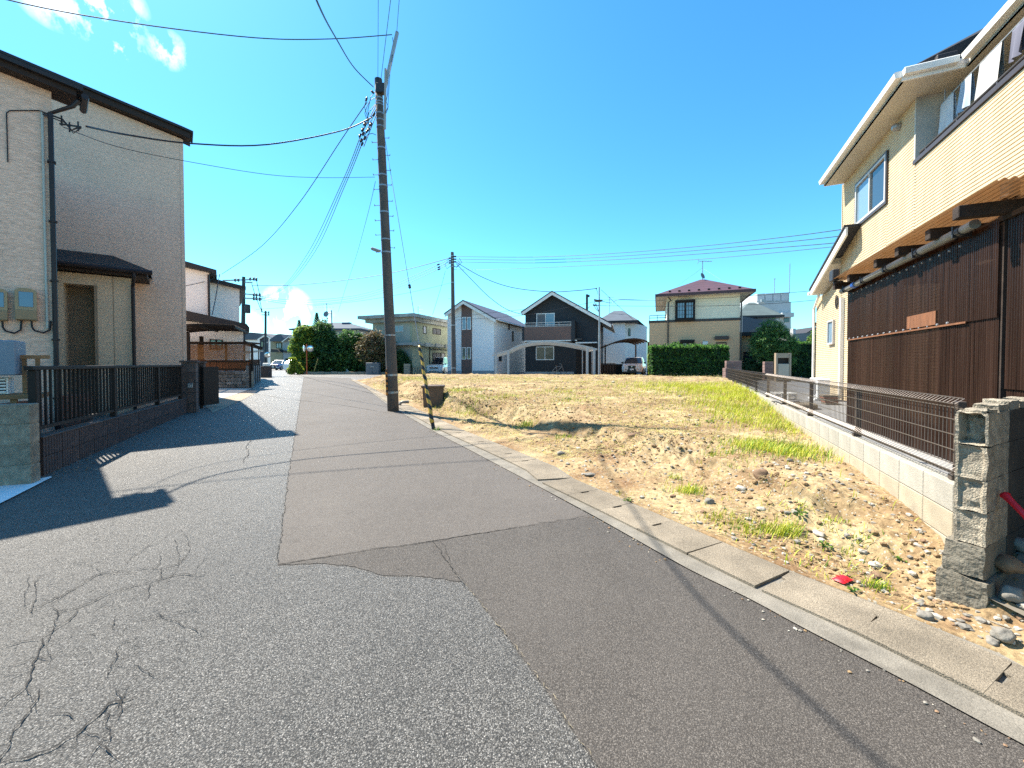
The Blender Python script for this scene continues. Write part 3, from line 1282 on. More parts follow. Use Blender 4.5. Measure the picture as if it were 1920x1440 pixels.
# ---- the two-storey house of pale brick-like siding: rear block faces the viewer, front wing nearer
HB = Frame((-8.79, 10.8), 39.6)
t_hl = house(HB, 'house', 'two-storey house with pale stone-textured siding and dark brown eaves behind the black railing')
zc = HB.hit(350, 262)[1]
_a, _b = HB.hit(0, 106, -.28), HB.hit(358, 254, -.28)
p_rk = (_a[1] - _b[1]) / (_b[0] - _a[0])
mb = MB()
mb.prism([(-9, .2), (0, .2), (0, zc - .02), (-9, zc + 9 * p_rk)], 0, 6.5)
mb.build('wall', m_sid_l, t_hl)
mb = MB()   # roof slab with verge boards
mb.prism([(.0, zc + .0), (.0, zc + .15), (-9.3, zc + .15 + 9.3 * p_rk), (-9.3, zc + .0 + 9.3 * p_rk)], -.22, 6.7)
mb.prism([(.16, zc - .04), (.16, zc + .12), (.001, zc + .15), (.001, zc - .0)], -.22, .30)
rf = mb.build('roof', m_fasc, t_hl)
mb = MB()
mb.prism([(.01, zc + .14), (.01, zc + .20), (-9.4, zc + .20 + 9.41 * p_rk), (-9.4, zc + .14 + 9.41 * p_rk)], -.28, 6.8)
mb.prism([(.22, zc + .10), (.22, zc + .155), (.011, zc + .20), (.011, zc + .14)], -.28, .35)
mb.build('roofing', m_roof_dk, rf)
mb = MB()   # corner bead
mb.bx(-.06, .012, -.012, .06, .25, zc - .05)
mb.build('corner_trim', m_sid_l, t_hl)
# entrance porch with its own small hipped roof
PY = -.85
xr, zt = HB.hit(247, 522, PY)
xa, _ = HB.hit(118, 530, PY)
xb, zd = HB.hit(182, 536, PY)
zd2 = HB.hit(150, 533, PY)[1]
mb = MB()
mb.bx(xb, xr, PY, -.01, .25, zt)
mb.bx(xa - 2.2, xa, PY, -.01, .25, zt)
mb.bx(xa, xb, PY, -.01, zd2, zt)
porch = mb.build('porch', m_porch, t_hl)
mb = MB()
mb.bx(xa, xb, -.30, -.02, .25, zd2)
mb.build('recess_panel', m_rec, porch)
mb = MB()
for q in (xb + .45 * (xr - xb),):
    mb.bx(q - .006, q + .006, PY - .006, PY + .002, .3, zt)
mb.bx(xb - .05, xb, PY - .012, PY + .1, .25, zd2)
mb.build('jamb', m_rec, porch)
ov = .28
ztop = HB.hit(212, 482, -.05)[1]
e0, e1 = xa - 2.5, xr + ov
zr0 = zt + .02
mb = MB()
mb.bx(e0, e1, PY - ov, -.02, zr0, zr0 + .13)
cp = mb.build('canopy', m_fasc, t_hl)
mb = MB()
xe = HB.hit(212, 482, -.05)[0]
vs = [(e0, PY - ov - .04, zr0 + .13), (e1 + .05, PY - ov - .04, zr0 + .13), (e1 + .05, -.02, zr0 + .13), (xe, -.03, ztop), (e0, -.03, ztop)]
mb.add(vs, [(0, 1, 3, 4), (1, 2, 3)])
vs2 = [(a, b, c + .035) for a, b, c in vs]
mb.add(vs2, [(0, 1, 3, 4), (1, 2, 3)])
mb.add([vs[0], vs[1], vs2[1], vs2[0], vs[2], vs2[2]], [(0, 1, 2, 3), (1, 4, 5, 2)])
mb.build('canopy_roof', m_roof_dk, cp)
mb = MB()
mb.tube([(e0, PY - ov - .09, zr0 + .10), (e1 + .10, PY - ov - .09, zr0 + .10)], .055, 8)
mb.tube([(xr + .06, PY - ov - .09, zr0 + .08), (xr + .06, PY - ov - .09, zr0 - .02), (xr + .02, PY - .08, zr0 - .22), (xr + .02, PY - .07, zr0 - .4), (xr + .02, PY - .07, .3)], .035, 8)
mb.build('downpipe', m_pipe_dk, cp)

# front wing
HA = Frame((-7.04, 6.2), 49.0)
_a, _b = HA.hit(0, 121, -.27), HA.hit(148, 180, -.27)
pA = (_a[1] - _b[1]) / (_b[0] - _a[0])
zA = HA.hit(108, 180)[1]
mbw = MB()
# written in the frame of the rear block so that it stays one house
def A2B(x, y, z):
    q = HA.w(x, y)
    a, b = HB.loc(q)
    return (a, b, z)


def addA(mb, src, mi=0):
    mb.add([A2B(*v) for v in src.v], src.f, mi)
    return mb


q = MB()
q.prism([(-5, .15), (0, .15), (0, zA + .05), (-5, zA + .05 + 5 * pA)], 0, 3.0)
addA(mbw, q).build('wall', m_sid_l, t_hl)
xF, zF = HA.hit(147, 186, -.18)
q = MB()
q.prism([(xF - .02, zF + .03), (xF - .02, zF + .12), (-5.3, zF + .12 + (xF + 5.3) * pA), (-5.3, zF + .03 + (xF + 5.3) * pA)], -.2, .25)
rA = addA(MB(), q).build('roof', m_fasc, t_hl)
q = MB()
q.prism([(xF + .05, zF + .11), (xF + .05, zF + .17), (-5.4, zF + .17 + (xF + 5.45) * pA), (-5.4, zF + .11 + (xF + 5.45) * pA)], -.27, .3)
q.prism([(-.01, zF + .14 + (xF + .05) * pA), (-.01, zF + .22 + (xF + .05) * pA), (-5.4, zF + .22 + (xF + 5.45) * pA), (-5.4, zF + .14 + (xF + 5.45) * pA)], .301, 3.3)
addA(MB(), q).build('roofing', m_roof_dk, rA)
q = MB()
q.tube([(xF + .07, -.24, zF + .05), (xF + .07, .3, zF + .05)], .045, 8)
addA(MB(), q).build('eave_gutter', m_pipe_dk, rA)
xP = HA.hit(99, 400, -.05)[0]
q = MB()
q.tube([(xF - .0, -.17, zF - .02), (xF - .06, -.14, zF - .12), (xP, -.055, zF - .3), (xP, -.055, .2)], .030, 10)
for zz in (4.6, 3.7, 2.8, 1.9, 1.0):
    q.bx(xP - .045, xP + .045, -.09, 0, zz - .012, zz + .012)
addA(MB(), q).build('downpipe', m_pipe_dk, t_hl)
xC = HA.hit(86, 500, -.03)[0]
z_c0 = HA.hit(90, 616, -.03)[1]
z_c1 = HA.hit(84, 212, -.03)[1]
q = MB()
q.tube([(xC, -.03, z_c0), (xC, -.03, z_c1)], .015, 8)
addA(MB(), q).build('conduit', m_pipe_lt, t_hl)
q = MB()
xt, zt_ = HA.hit(12, 205, -.02)
q.tube([(xt, -.012, zt_ - .75), (xt, -.012, zt_ - .05), (xt + .03, -.012, zt_), (xC - .03, -.014, z_c1 + .02), (xC, -.03, z_c1 + .01)], .007, 6)
addA(MB(), q).build('wall_cable', m_cable, t_hl)
# bracket where the service drop lands
q = MB()
xi, zi = HA.hit(112, 225, -.1)
for dxx, dzz in ((.02, 0), (.10, -.08), (.19, -.05)):
    q.tube([(xi + dxx, -.02 - dxx * .6, zi + dzz - .05), (xi + dxx, -.02 - dxx * .6, zi + dzz + .10)], .012, 6)
q.tube([(xC, -.04, z_c1), (xi + .03, -.06, zi + .04), (xi + .12, -.1, zi - .10), (xi + .22, -.15, zi - .02)], .013, 6)
q.tube([(xC, -.04, z_c1 - .03), (xi + .05, -.06, zi), (xi + .14, -.1, zi - .14), (xi + .22, -.15, zi - .04)], .009, 6)
q.bar((xi, 0, zi - .02), (xi + .22, -.16, zi - .03), .02, .02)
addA(MB(), q).build('service_bracket', m_iron, t_hl)

# electricity meters on the wing wall
m_mtr = M('meter_beige', (.36, .27, .155), .5, .1, 4)
m_mtr2 = M('meter_tan', (.31, .21, .115), .5, .1, 4)
m_mglass = glass('meter_glass', (.06, .13, .25), .12)
for k, (px, lab) in enumerate(((49, 'beige electricity meter box beside the pale conduit, right-hand one of two'), (-6, 'beige electricity meter box cut by the photo edge, left-hand one of two'))):
    x0, z0 = HA.hit(px - 21, 600, -.08)
    x1, z1 = HA.hit(px + 20, 541, -.08)
    o = HA.w((x0 + x1) / 2, 0, 0)
    t = thing('electric_meter', lab, 'electric meter', (o.x, o.y, (z0 + z1) / 2), HA.a, 'meters on the house wall')
    hw, hh = (x1 - x0) / 2, (z1 - z0) / 2
    mb = MB()
    prof = [(-hw, -hh), (hw, -hh), (hw, hh * .82), (hw * .6, hh * .97), (0, hh), (-hw * .6, hh * .97), (-hw, hh * .82)]
    mb.prism([(a * .97, b * .97) for a, b in prof], -.105, -.004)
    mb.prism([(a * 1.03, b) for a, b in prof if b > -hh * .3] + [(-hw * 1.03, -hh * .28), (hw * 1.03, -hh * .28)], -.10, -.02) if False else None
    mb.build('meter_case', m_mtr, t)
    mb = MB()
    mb.cb(-hw * .98, hw * .98, -.118, -.1, -hh * .96, -hh * .36, .008)
    mb.build('lower_cover', m_mtr2, t)
    mb = MB()
    mb.cb(-hw * .62, hw * .66, -.112, -.104, -hh * .18, hh * .72, .003)
    mb.build('meter_window', m_mglass, t)
    mb = MB()
    mb.tube([(hw * .45, -.05, -hh), (hw * .47, -.05, -hh - .09), (hw * .7, -.05, -hh - .14), (hw * 1.5, -.045, -hh - .17), (hw * 2.1, -.04, -hh - .12), (hw * 2.2, -.03, -hh + .02)], .013, 6)
    mb.build('meter_cable', m_cable, t)

# boiler on a timber stand, lower grille unit, block pier in front
t = thing('wall_heater', 'blue-grey box heater with dark opening standing on a timber frame', 'heater', tuple(P(20, 738, 4.75)), R_(40))
x0 = -.34
mb = MB()
mb.cb(x0, .09, -.22, .2, .22, .625, .012)
mb.build('heater_case', M('blue_grey_enamel', (.17, .225, .29), .45, .1, 4), t)
mb = MB()
mb.bx(x0 + .02, -.07, -.232, -.215, .25, .385)
mb.build('dark_opening', M('opening_black', (.01, .01, .01), .8), t)  # plain black plate on the case front in place of the opening
t2 = thing('slatted_vent_unit', 'small white slatted vent box under the blue-grey heater', 'vent box', tuple(P(8, 738, 4.72)), R_(40))
mb = MB()
mb.bx(-.25, .05, -.1, .12, .0, .19)
mb.build('vent_case', m_white, t2)
for k in range(5):
    mb = MB()
    mb.bx(-.24, .035, -.118, -.101, .015 + k * .036, .034 + k * .036)
    mb.build('slat', M('slat_white', (.7, .7, .68), .5) if k == 0 else bpy.data.materials['slat_white'], t2)
mb = MB()
mb.bx(-.24, .035, -.103, -.1005, .01, .185)
mb.build('vent_back', m_iron, t2)
t = thing('timber_stand', 'brown timber stand carrying the heater beside the house wall', 'stand', tuple(P(30, 742, 4.75)), R_(40))
zb_ = -.38
for nm, (x0, x1, y0, y1, z0, z1) in (('shelf', (-.6, .23, -.16, .28, -.032, .02)), ('leg', (-.02, .03, -.13, -.08, -.45, -.033)), ('leg', (-.5, -.45, -.13, -.08, -.45, -.033)),
                                     ('post', (.05, .085, .0, .035, .021, .47)), ('post', (.155, .19, .0, .035, .021, .44)), ('rail', (.0, .27, -.012, .05, .44, .485)), ('leg', (.08, .13, .18, .23, -.45, -.033))):
    mb = MB()
    mb.bx(x0, x1, y0, y1, z0, z1)
    mb.build(nm, m_wood, t)

# old grey block pier
pb_ = P(60, 905, 4.25)
zp = G(60, 903).z
t = thing('block_pier', 'old grey concrete block pier at the left edge below the timber stand', 'block pier', (pb_.x, pb_.y, 0), R_(25))
ztop_ = P(60, 757, 4.25).z
nc = 5
mbk = MB()
hb = (ztop_ - zp) / 4
mbk.cb(-.395, 0, 0, .15, .003, hb - .003, .008)
meb = mbk.mesh('block', m_block_old)
for r in range(-1, 4):
    for c_ in range(4):
        inst(meb, 'block', t, (-.4 * c_ + (.0 if r % 2 else -.2) + (.0 if r % 2 else .2), 0, zp + r * hb))
mb = MB()
mb.bx(-1.59, -.005, .008, .142, zp - .1, ztop_ - .01)
mb.build('mortar', m_block_old, t)

# railing on a low wall of ribbed blocks
pa, pe = G(79, 893), G(347, 776)
dv = (pe - pa)
dv.z = 0
LF = dv.length
FL = Frame(pa, math.degrees(math.atan2(dv.y, dv.x)))
t_w = thing('block_wall', 'low wall of dark vertically ribbed blocks under the black railing', 'wall', (pa.x, pa.y, 0), FL.a)
zb0 = pa.z
ztw = FL.hit(82, 820)[1]
zb1 = pe.z
course = (ztw - zb0) / 2
# rib block template, 0.4 long, ribs along the face (street side is -y)
rb = MB()
prof = []
nr = 7
for i in range(nr):
    a, b = .004 + i * .392 / nr, .004 + (i + 1) * .392 / nr
    prof += [(a + .004, -.012), (b - .010, -.012), (b - .006, 0.0), (b, 0.0)]
out = [(x, y) for x, y in prof] + [(.396, .12), (.004, .12)]
rb.slab(out, .003, course - .004)
rme = rb.mesh('block', m_block_dk)
nb = int(LF / .4) + 1
for r in range(-1, 2):
    for i in range(nb):
        inst(rme, 'block', t_w, (i * .4, 0, zb0 + r * course + .0))
mb = MB()
mb.bx(0, nb * .4, .012, .11, zb0 - .3, ztw - .004)
mb.build('mortar', m_block_dk, t_w)
mb = MB()
mb.bx(-.01, nb * .4 + .01, -.02, .13, ztw, ztw + .012)
mb.build('coping', m_pillar, t_w)
t_f = thing('railing', 'black-brown metal railing with upright bars on the low ribbed wall', 'railing', (pa.x, pa.y, 0), FL.a)
zt0 = FL.hit(82, 688, .05)[1]
zr1 = ztw + .09
mb = MB()
mb.cb(-.1, LF, .01, .085, zt0 - .035, zt0 + .012, .006)
mb.build('top_rail', m_alu_dk, t_f)
mb = MB()
mb.bx(-.05, LF, .025, .07, zr1, zr1 + .04)
mb.build('bottom_rail', m_alu_dk, t_f)
for k in range(4):
    xp = [0.0, 2.0, 4.0, LF - .15][k]
    mb = MB()
    mb.cb(xp - .035, xp + .035, .015, .085, ztw - .05, zt0 - .036, .006)
    mb.build('post', m_alu_dk, t_f)
bme = MB()
bme.bx(-.009, .009, .036, .058, zr1 + .041, zt0 - .036)
bme = bme.mesh('baluster', m_alu_dk)
nbal = int(LF / .105)
for i in range(1, nbal):
    x = i * LF / nbal
    if min(abs(x - q) for q in (0, 2, 4, LF - .15)) > .05:
        inst(bme, 'baluster', t_f, (x, 0, 0))
# things behind the railing: raised bed edge of reddish brick
m_rbrick = M('red_brick', (.20, .085, .055), .9, .3, 5, .3, 60, rnd=.2)
t = thing('brick_planter', 'low reddish brick planter behind the black railing by the porch', 'planter', tuple(FL.w(1.2, 1.0, 0)), FL.a)
bb = MB()
bb.cb(0, .21, 0, .1, 0, .06, .006)
bb = bb.mesh('brick', m_rbrick)
for r in range(11):
    for i in range(12):
        inst(bb, 'brick', t, (i * .22 + (.11 if r % 2 else 0), 0, .25 + r * .067))
mb = MB()
mb.bx(.0, 2.6, .012, .8, .2, .25 + 11 * .067 - .03)
mb.build('soil_fill', m_earth, t)

# gate pillars
for k, (pxl, pxr, pyb, pyt, lab) in enumerate(((342, 364, 774, 676, 'near dark block gate pillar with letter slot at the end of the railing'), (372, 391, 760, 678, 'far dark block gate pillar beside the white forecourt'))):
    c = G((pxl + pxr) / 2, pyb)
    wdt = (pxr - pxl) / F * c.y * (.8 if k else 1)
    zt_ = P(350, pyt, c.y).z
    t = thing('gate_pillar', lab, 'pillar', (c.x - (.16 if k else .02), c.y + .10, 0), R_(FL.a * 57.29578 - 90), 'gate pillars')
    hh = (zt_ - c.z - .05) / 5
    mb = MB()
    mb.cb(-wdt / 2, wdt / 2, -.13, .09, .002, hh - .003, .006)
    me = mb.mesh('block', m_pillar)
    for r in range(-1, 5):
        inst(me, 'block', t, (0, 0, c.z + r * hh))
    mb = MB()
    mb.cb(-wdt / 2 - .03, wdt / 2 + .03, -.16, .12, zt_ - .05, zt_, .008)
    mb.build('cap', m_pillar, t)
    if k == 0:
        mb = MB()
        mb.cb(-.02, .085, -.150, -.128, c.z + .62, c.z + .74, .006)
        o = mb.build('letter_slot', m_galv, t)
        mb = MB()
        mb.bx(-.01, .075, -.1535, -.1485, c.z + .71, c.z + .725)
        mb.build('slot', m_iron, o)
        mb = MB()
        mb.cb(.0, .05, -.145, -.128, c.z + .86, c.z + .95, .005)
        mb.build('intercom', m_pillar, t)
a = G(364, 768)
b = G(371, 764)
t = thing('gate_leaf', 'dark closed gate leaf between the two gate pillars', 'gate', (a.x, a.y + .2, 0), 0)
mb = MB()
mb.bx(.0, .07, .05, .6, a.z + .08, P(368, 688, a.y).z)
mb.build('gate_panel', m_alu_dk, t)
mb = MB()
mb.bx(-.035, -.002, .04, .12, a.z, P(368, 685, a.y).z)
mb.build('gate_stile', m_alu_dk, t)
# ================================================================== HOUSES ALONG THE STREET AND BEHIND THE PLOT
def wallpoly(fr, th, px, y0, y1, mat, name='wall', par=None):
    """outline measured on facade plane y0, pushed back to y1"""
    prof = [fr.hit(a, b, y0) for a, b in px]
    mb = MB()
    mb.prism(prof, y0, y1)
    return mb.build(name, mat, par or th)


def xf(mb, f1, f2):
    r = MB()
    r.v = []
    for x, y, z in mb.v:
        q = f1.w(x, y)
        a, b = f2.loc(q)
        r.v.append((a, b, z))
    r.f = list(mb.f)
    r.m = list(mb.m)
    return r


def gable_roof(fr, th, Lp, A, Rp, y0, y1, white, roofm, tw=.28, tr=.09, name='roof'):
    """roof over a gable front: eave tips and apex measured on plane y0"""
    l, a, r = fr.hit(*Lp, y0), fr.hit(*A, y0), fr.hit(*Rp, y0)
    mb = MB()
    top = [(l[0] - .06, l[1] + .0), (a[0], a[1]), (r[0] + .06, r[1] + .0)]
    mb.prism([(x, z - tr) for x, z in top] + [(x, z) for x, z in reversed(top)], y0 - .04, y1)
    rf = mb.build(name, roofm, th)
    mb = MB()
    mb.prism([(x, z - tr - tw) for x, z in (l, a, r)] + [(x, z - tr) for x, z in reversed((l, a, r))], y0, y0 + .06)
    mb.build('barge_board', white, rf)
    mb = MB()
    mb.prism([(x, z - tr - .1) for x, z in (l, a, r)] + [(x, z - tr) for x, z in reversed((l, a, r))], y0 + .06, y1 - .05)
    mb.build('soffit', m_soffit, rf)
    mb = MB()
    mb.tube([(r[0] + .08, y0, r[1] - .1), (r[0] + .08, y1, r[1] - .1)], .055, 6)
    mb.tube([(l[0] - .08, y0, l[1] - .1), (l[0] - .08, y1, l[1] - .1)], .055, 6)
    mb.build('eave_gutter', white, rf)
    return rf


def roofing(name, col, pitch_lines=.28, rough=.6):
    return siding(name, col, .35, pitch_lines, rough, .12, .15, .4, 'Y')


m_roof_grey = M('grey_tile', (.075, .068, .085), .55, .2, 3, .3, 30, stretch=(1, 1, 1))
m_roof_plum = siding('plum_tile', (.080, .036, .042), .4, .30, .55, .12, .2, .5, 'Z')
m_roof_green = siding('green_grey_tile', (.085, .11, .105), .3, .25, .6, .15, .2, .4, 'Z')
m_roof_slate = siding('slate_tile', (.075, .095, .12), .3, .25, .9, .12, .2, .4, 'Z')
m_sid_w = siding('white_siding', (.82, .80, .78), .10, .155, .7, .03, .05, .2)
m_brown_sid = siding('brown_siding', (.155, .092, .075), .15, .155, .7, .05, .1, .2)
m_black_sid = siding('charcoal_siding', (.021, .024, .029), .2, .155, .65, .08, .15, .2)
m_black_side = siding('dark_brown_siding', (.060, .052, .048), .2, .155, .65, .08, .15, .2)
m_base = M('base_concrete', (.30, .32, .33), .9, .12, 2)
m_green_w = M('pale_green_render', (.34, .355, .25), .9, .18, .7, .2, 30, fine=.08, fsc=8)
m_green_shade = M('shade_toned_render', (.36, .37, .31), .9, .15, .7, .2, 30)  # bluish shade of the left face put into the render colour
m_slab = M('stained_slab', (.33, .34, .31), .9, .3, 1.2, .2, 20)
m_panel = clearsheet('clear_roof_sheet', (.50, .56, .56), .35, .2)
m_panel_br = clearsheet('bronze_roof_sheet', (.17, .145, .125), .35, .2)

# ---- white house next door on the left with brown carport
H2 = Frame(P(449, 640, 22)[:2], 36)
t = house(H2, 'house', 'white two-storey house with dark stepped roofs beyond the pale siding house')
wallpoly(H2, t, [(392, 640), (449, 640), (449, 541), (392, 526)], 0, 7, m_sid_w)
r_ = wallpoly(H2, t, [(388, 526), (461, 543), (461, 537), (388, 519)], -.4, 7.5, m_roof_dk, 'roof')
wallpoly(H2, t, [(330, 640), (392, 640), (392, 512), (330, 494)], -1.6, 6, m_sid_w)
wallpoly(H2, t, [(325, 494), (406, 512), (406, 506), (325, 483)], -2.0, 6.5, m_roof_dk, 'roof')
x, z = H2.hit(391, 515, -1.65)
mb = MB()
mb.tube([(x, -1.68, z), (x, -1.68, z - 3.4)], .05, 8)
mb.build('downpipe', m_pipe_dk, t)
# ground floor: wider, with its own dark roof
wallpoly(H2, t, [(330, 700), (456, 700), (456, 612), (330, 600)], -2.2, -1.7, m_sid_w, 'lower_wall')
wallpoly(H2, t, [(330, 594), (468, 622), (468, 614), (462, 607), (330, 578)], -2.9, -.6, m_roof_dk, 'lower_roof')
fo = window(H2, t, (393, 636, 418, 656), -2.2, 2, m_alu_dk, m_glass_lt)

CPF = Frame(P(352, 700, 16.5)[:2], 26)
t = house(CPF, 'carport', 'brown carport with curved translucent roof panels on dark posts left of the street', cat='carport')
# curved roof running back, panels between dark ribs
x0, z0 = CPF.hit(330, 640)
x1, z1 = CPF.hit(434, 602)
xa_, za_ = CPF.hit(352, 641)
nrib = 4
for k in range(nrib + 1):
    yy = -.6 + k * .75
    pts = [(lerp(x0 - 2.2, x1 + .2, q / 8), yy, lerp(z0 - .15, z1 - .25, (q / 8)) + .30 * math.sin(q / 8 * math.pi)) for q in range(9)]
    mb = MB()
    for a, b in zip(pts, pts[1:]):
        mb.bar(a, b, .05, .07)
    mb.build('rib', m_alu_dk, t)
    if k < nrib:
        for q in range(0, 8, 2):
            p0, p1, p2 = pts[q], pts[q + 1], pts[min(8, q + 2)]
            mb = MB()
            vs = []
            for pp in (p0, p1, p2):
                vs += [(pp[0], yy + .03, pp[2] + .045), (pp[0], yy + .72, pp[2] + .045)]
            mb.add(vs, [(0, 2, 3, 1), (2, 4, 5, 3)])
            mb.build('roof_panel', m_panel_br, t)
for xx in (x0 - 2.2, (x0 + x1) / 2, x1 + .2):
    mb = MB()
    k_ = (xx - x0 + 2.2) / (x1 - x0 + 2.4)
    mb.bar((xx, -.65, lerp(z0 - .15, z1 - .25, k_) + .3 * math.sin(k_ * math.pi) - .05), (xx, 2.45, lerp(z0 - .15, z1 - .25, k_) + .3 * math.sin(k_ * math.pi) - .05), .07, .09)
    mb.build('beam', m_alu_dk, t)
for yy in (0, 2.2):
    mb = MB()
    mb.bx(xa_ - .07, xa_ + .07, yy - .06, yy + .06, .3, z0 + .35)
    mb.build('post', m_alu_dk, t)

# fence of that house: stone base, timber boards, rush screen on top
WF = Frame(G(470, 727)[:2], 2)
t = house(WF, 'boundary_wall', 'old stone block boundary wall under the orange-brown fence left of the street', cat='wall')
zb = WF.hit(430, 728)[1]
z1 = WF.hit(430, 696)[1]
LW = 3.6
sblk = []
mbw = MB()
mbw.bx(-LW, -.01, .06, .25, zb - .2, z1 - .01)
mbw.build('mortar', m_block_old, t)
rr = random.Random(3)
nr = 5
for r in range(nr):
    x = -LW
    while x < -.02:
        wd = min(rr.uniform(.25, .5), -x)
        if -x - wd < .1:
            wd = -x
        mb = MB()
        pr = rr.uniform(0, .045)
        mb.cb(x + .008, x + wd - .008, .02 - pr, .1, lerp(zb, z1, r / nr) + .006, lerp(zb, z1, (r + 1) / nr) - .006, .02)
        mb.build('stone', m_stone, t)
        x += wd
# return of the wall along the street
cE = G(489, 713)
mb = MB()
qx, qy = WF.loc(cE)
ln = math.hypot(qx, qy)
WS = Frame(WF.o, math.degrees(math.atan2(cE.y - WF.o.y, cE.x - WF.o.x)))
m_wallside = M('grey_block_return', (.16, .17, .17), .9, .3, 4, .3, 40, rnd=.25)
nbk = int(ln / .6)
for r in range(3):
    for i in range(nbk):
        q = MB()
        q.cb(.05 + i * (ln - .1) / nbk + .006, .05 + (i + 1) * (ln - .1) / nbk - .006, .0, .18, zb + r * .34 + .005, zb + (r + 1) * .34 - .005, .012)
        xf(q, WS, WF).build('block', m_wallside, t)
q = MB()
for i in range(5):
    q.bx(i * ln / 5, i * ln / 5 + .06, -.03, .05, zb - .1, zb + 1.12)
q.bx(0, ln, -.02, .02, zb + 1.06, zb + 1.10)
xf(q, WS, WF).build('side_frame', m_alu_dk, t)

t = house(WF, 'timber_fence', 'orange-brown vertical board fence with rush screen above it on the stone wall', cat='fence')
xl = WF.hit(384, 690, .1)[0]
za, zbb, zt1 = z1, WF.hit(430, 675)[1], WF.hit(430, 646)[1]
nbd = 26
for i in range(nbd):
    mb = MB()
    a, b = lerp(-LW, -.05, i / nbd), lerp(-LW, -.05, (i + 1) / nbd)
    mb.bx(a + .006, b - .006, .08 + .012 * (i % 2), .11 + .012 * (i % 2), za + .02, zbb)
    mb.build('board', m_wood_or, t)
mb = MB()
mb.bx(-LW, -.02, .05, .07, za + .05, za + .12)
mb.bx(-LW, -.02, .05, .07, zbb - .1, zbb - .03)
for xx in (-LW, -2.4, -1.2, -.05):
    mb.bx(xx, xx + .07, .13, .2, za, zt1 + .1)
mb.build('fence_rail', m_wood_dk, t)
mb = MB()
ns = 34
for i in range(ns):
    z_ = lerp(zbb + .02, zt1, i / ns)
    mb.bx(-4.3, -.06, .09 + .004 * (i % 2), .11 + .004 * (i % 2), z_ + .003, z_ + (zt1 - zbb) / ns - .003)
tag(mb.build('rush_screen', M('rush', (.30, .155, .065), .8, .2, 3, stretch=(1, 1, 20)), t), kind='stuff')
mb = MB()
mb.bx(-4.5, .15, -.5, .5, zt1 + .03, zt1 + .10)
mb.build('top_board', m_wood_dk, t)
# small dark shed roof past it and the fence further on
SF = Frame(G(489, 714)[:2], 33)
t = house(SF, 'garden_shed', 'small lean-to shed with dark sloping roof at the end of the stone wall', cat='shed')
wallpoly(SF, t, [(466, 700), (488, 700), (488, 674), (466, 674)], .3, 2.2, m_brown_sid)
wallpoly(SF, t, [(452, 636), (492, 651), (493, 655), (452, 642)], -.3, 2.2, m_wood_dk, 'roof')
wallpoly(SF, t, [(452, 659), (493, 656), (494, 658), (452, 664)], -.4, .9, m_panel, 'awning')
wallpoly(SF, t, [(484, 716), (486, 716), (486, 652), (484, 652)], 0, .1, m_wood_dk, 'post')
wallpoly(SF, t, [(487, 716), (489, 716), (489, 676), (487, 676)], -.3, -.2, m_galv, 'frame_post')
wallpoly(SF, t, [(466, 716), (489, 716), (489, 696), (466, 696)], .1, .3, m_wallside, 'base_wall')
# dark block post with white box on top
c = G(497, 708)
t = thing('gate_pillar', 'dark brown gate pillar carrying a pale box at the far end of the left walls', 'pillar', tuple(c), .1)
mb = MB()
mb.cb(-.35, .33, -.2, .3, -.1, .80, .02)
mb.build('pillar_block', m_block_dk, t)
mb = MB()
mb.cb(-.1, .3, -.12, .2, .802, 1.02, .03)
mb.build('box', m_white, t)

# ---- far houses at the end of the street
H3 = Frame(P(512, 690, 80)[:2], -18)
t = house(H3, 'house', 'distant white gabled house with a dark blue central strip at the end of the street')
wallpoly(H3, t, [(484, 695), (516, 695), (511, 636), (497, 628), (484, 636)], 0, 9, m_sid_w)
wallpoly(H3, t, [(487, 695), (503, 695), (503, 630), (497, 627.5), (487, 634)], -.05, .1, siding('dark_blue_siding', (.035, .048, .075), .1, .155), 'dark_strip')
wallpoly(H3, t, [(440, 695), (485, 695), (485, 637), (440, 637)], 1.0, 9, m_sid_w, 'side_wall')
gable_roof(H3, t, (482.5, 635), (497, 626), (512.5, 635), -.5, 9.5, m_gutter_w, m_roof_slate)
wallpoly(H3, t, [(440, 637), (486, 637), (497, 626.5), (470, 623), (440, 628)], .6, 9, m_roof_slate, 'side_roof')
wallpoly(H3, t, [(502, 695), (516, 695), (516, 668), (502, 668)], -3, -.1, m_sid_w, 'porch_wall')
window(H3, t, (489, 640, 494, 651), -.06, 1, m_alu_dk, m_glass, .12)
window(H3, t, (498.5, 641, 501.5, 643), -.06, 1, m_white, m_glass_lt, .05)
H4 = Frame(P(529, 690, 74)[:2], -12)
t = house(H4, 'house', 'distant beige two-storey house with grey hipped roof behind the parked blue car')
m_beige_far = M('beige_render', (.27, .25, .17), .9, .08, .5)
m_beige_far2 = M('grey_beige_render', (.28, .30, .30), .9, .08, .5)
wallpoly(H4, t, [(507, 700), (530, 700), (530, 639), (507, 639)], 0, 8, m_beige_far)
wallpoly(H4, t, [(530, 700), (552, 700), (552, 639), (541, 630), (530, 639)], -.6, 7, m_beige_far2)
wallpoly(H4, t, [(505, 640), (532, 640), (532, 634), (526, 626), (520, 626.5), (506, 636)], -.8, 8, m_roof_slate, 'roof')
gable_roof(H4, t, (528.5, 639), (541, 629), (554, 639), -1.2, 7, m_gutter_w, m_roof_slate, .2)
window(H4, t, (518, 643, 528, 653), 0, 2, m_alu_dk, m_glass_lt, .1)
wallpoly(H4, t, [(507, 660), (524, 660), (519, 655), (508, 654)], -2, 0, m_roof_dk, 'porch_roof')
wallpoly(H4, t, [(517, 700), (530, 700), (530, 661), (517, 661)], -1.6, -.1, m_beige_far, 'porch_wall')
wallpoly(H4, t, [(530, 661), (554, 661), (552, 657), (532, 657)], -2.2, -.6, m_roof_dk, 'garage_roof')
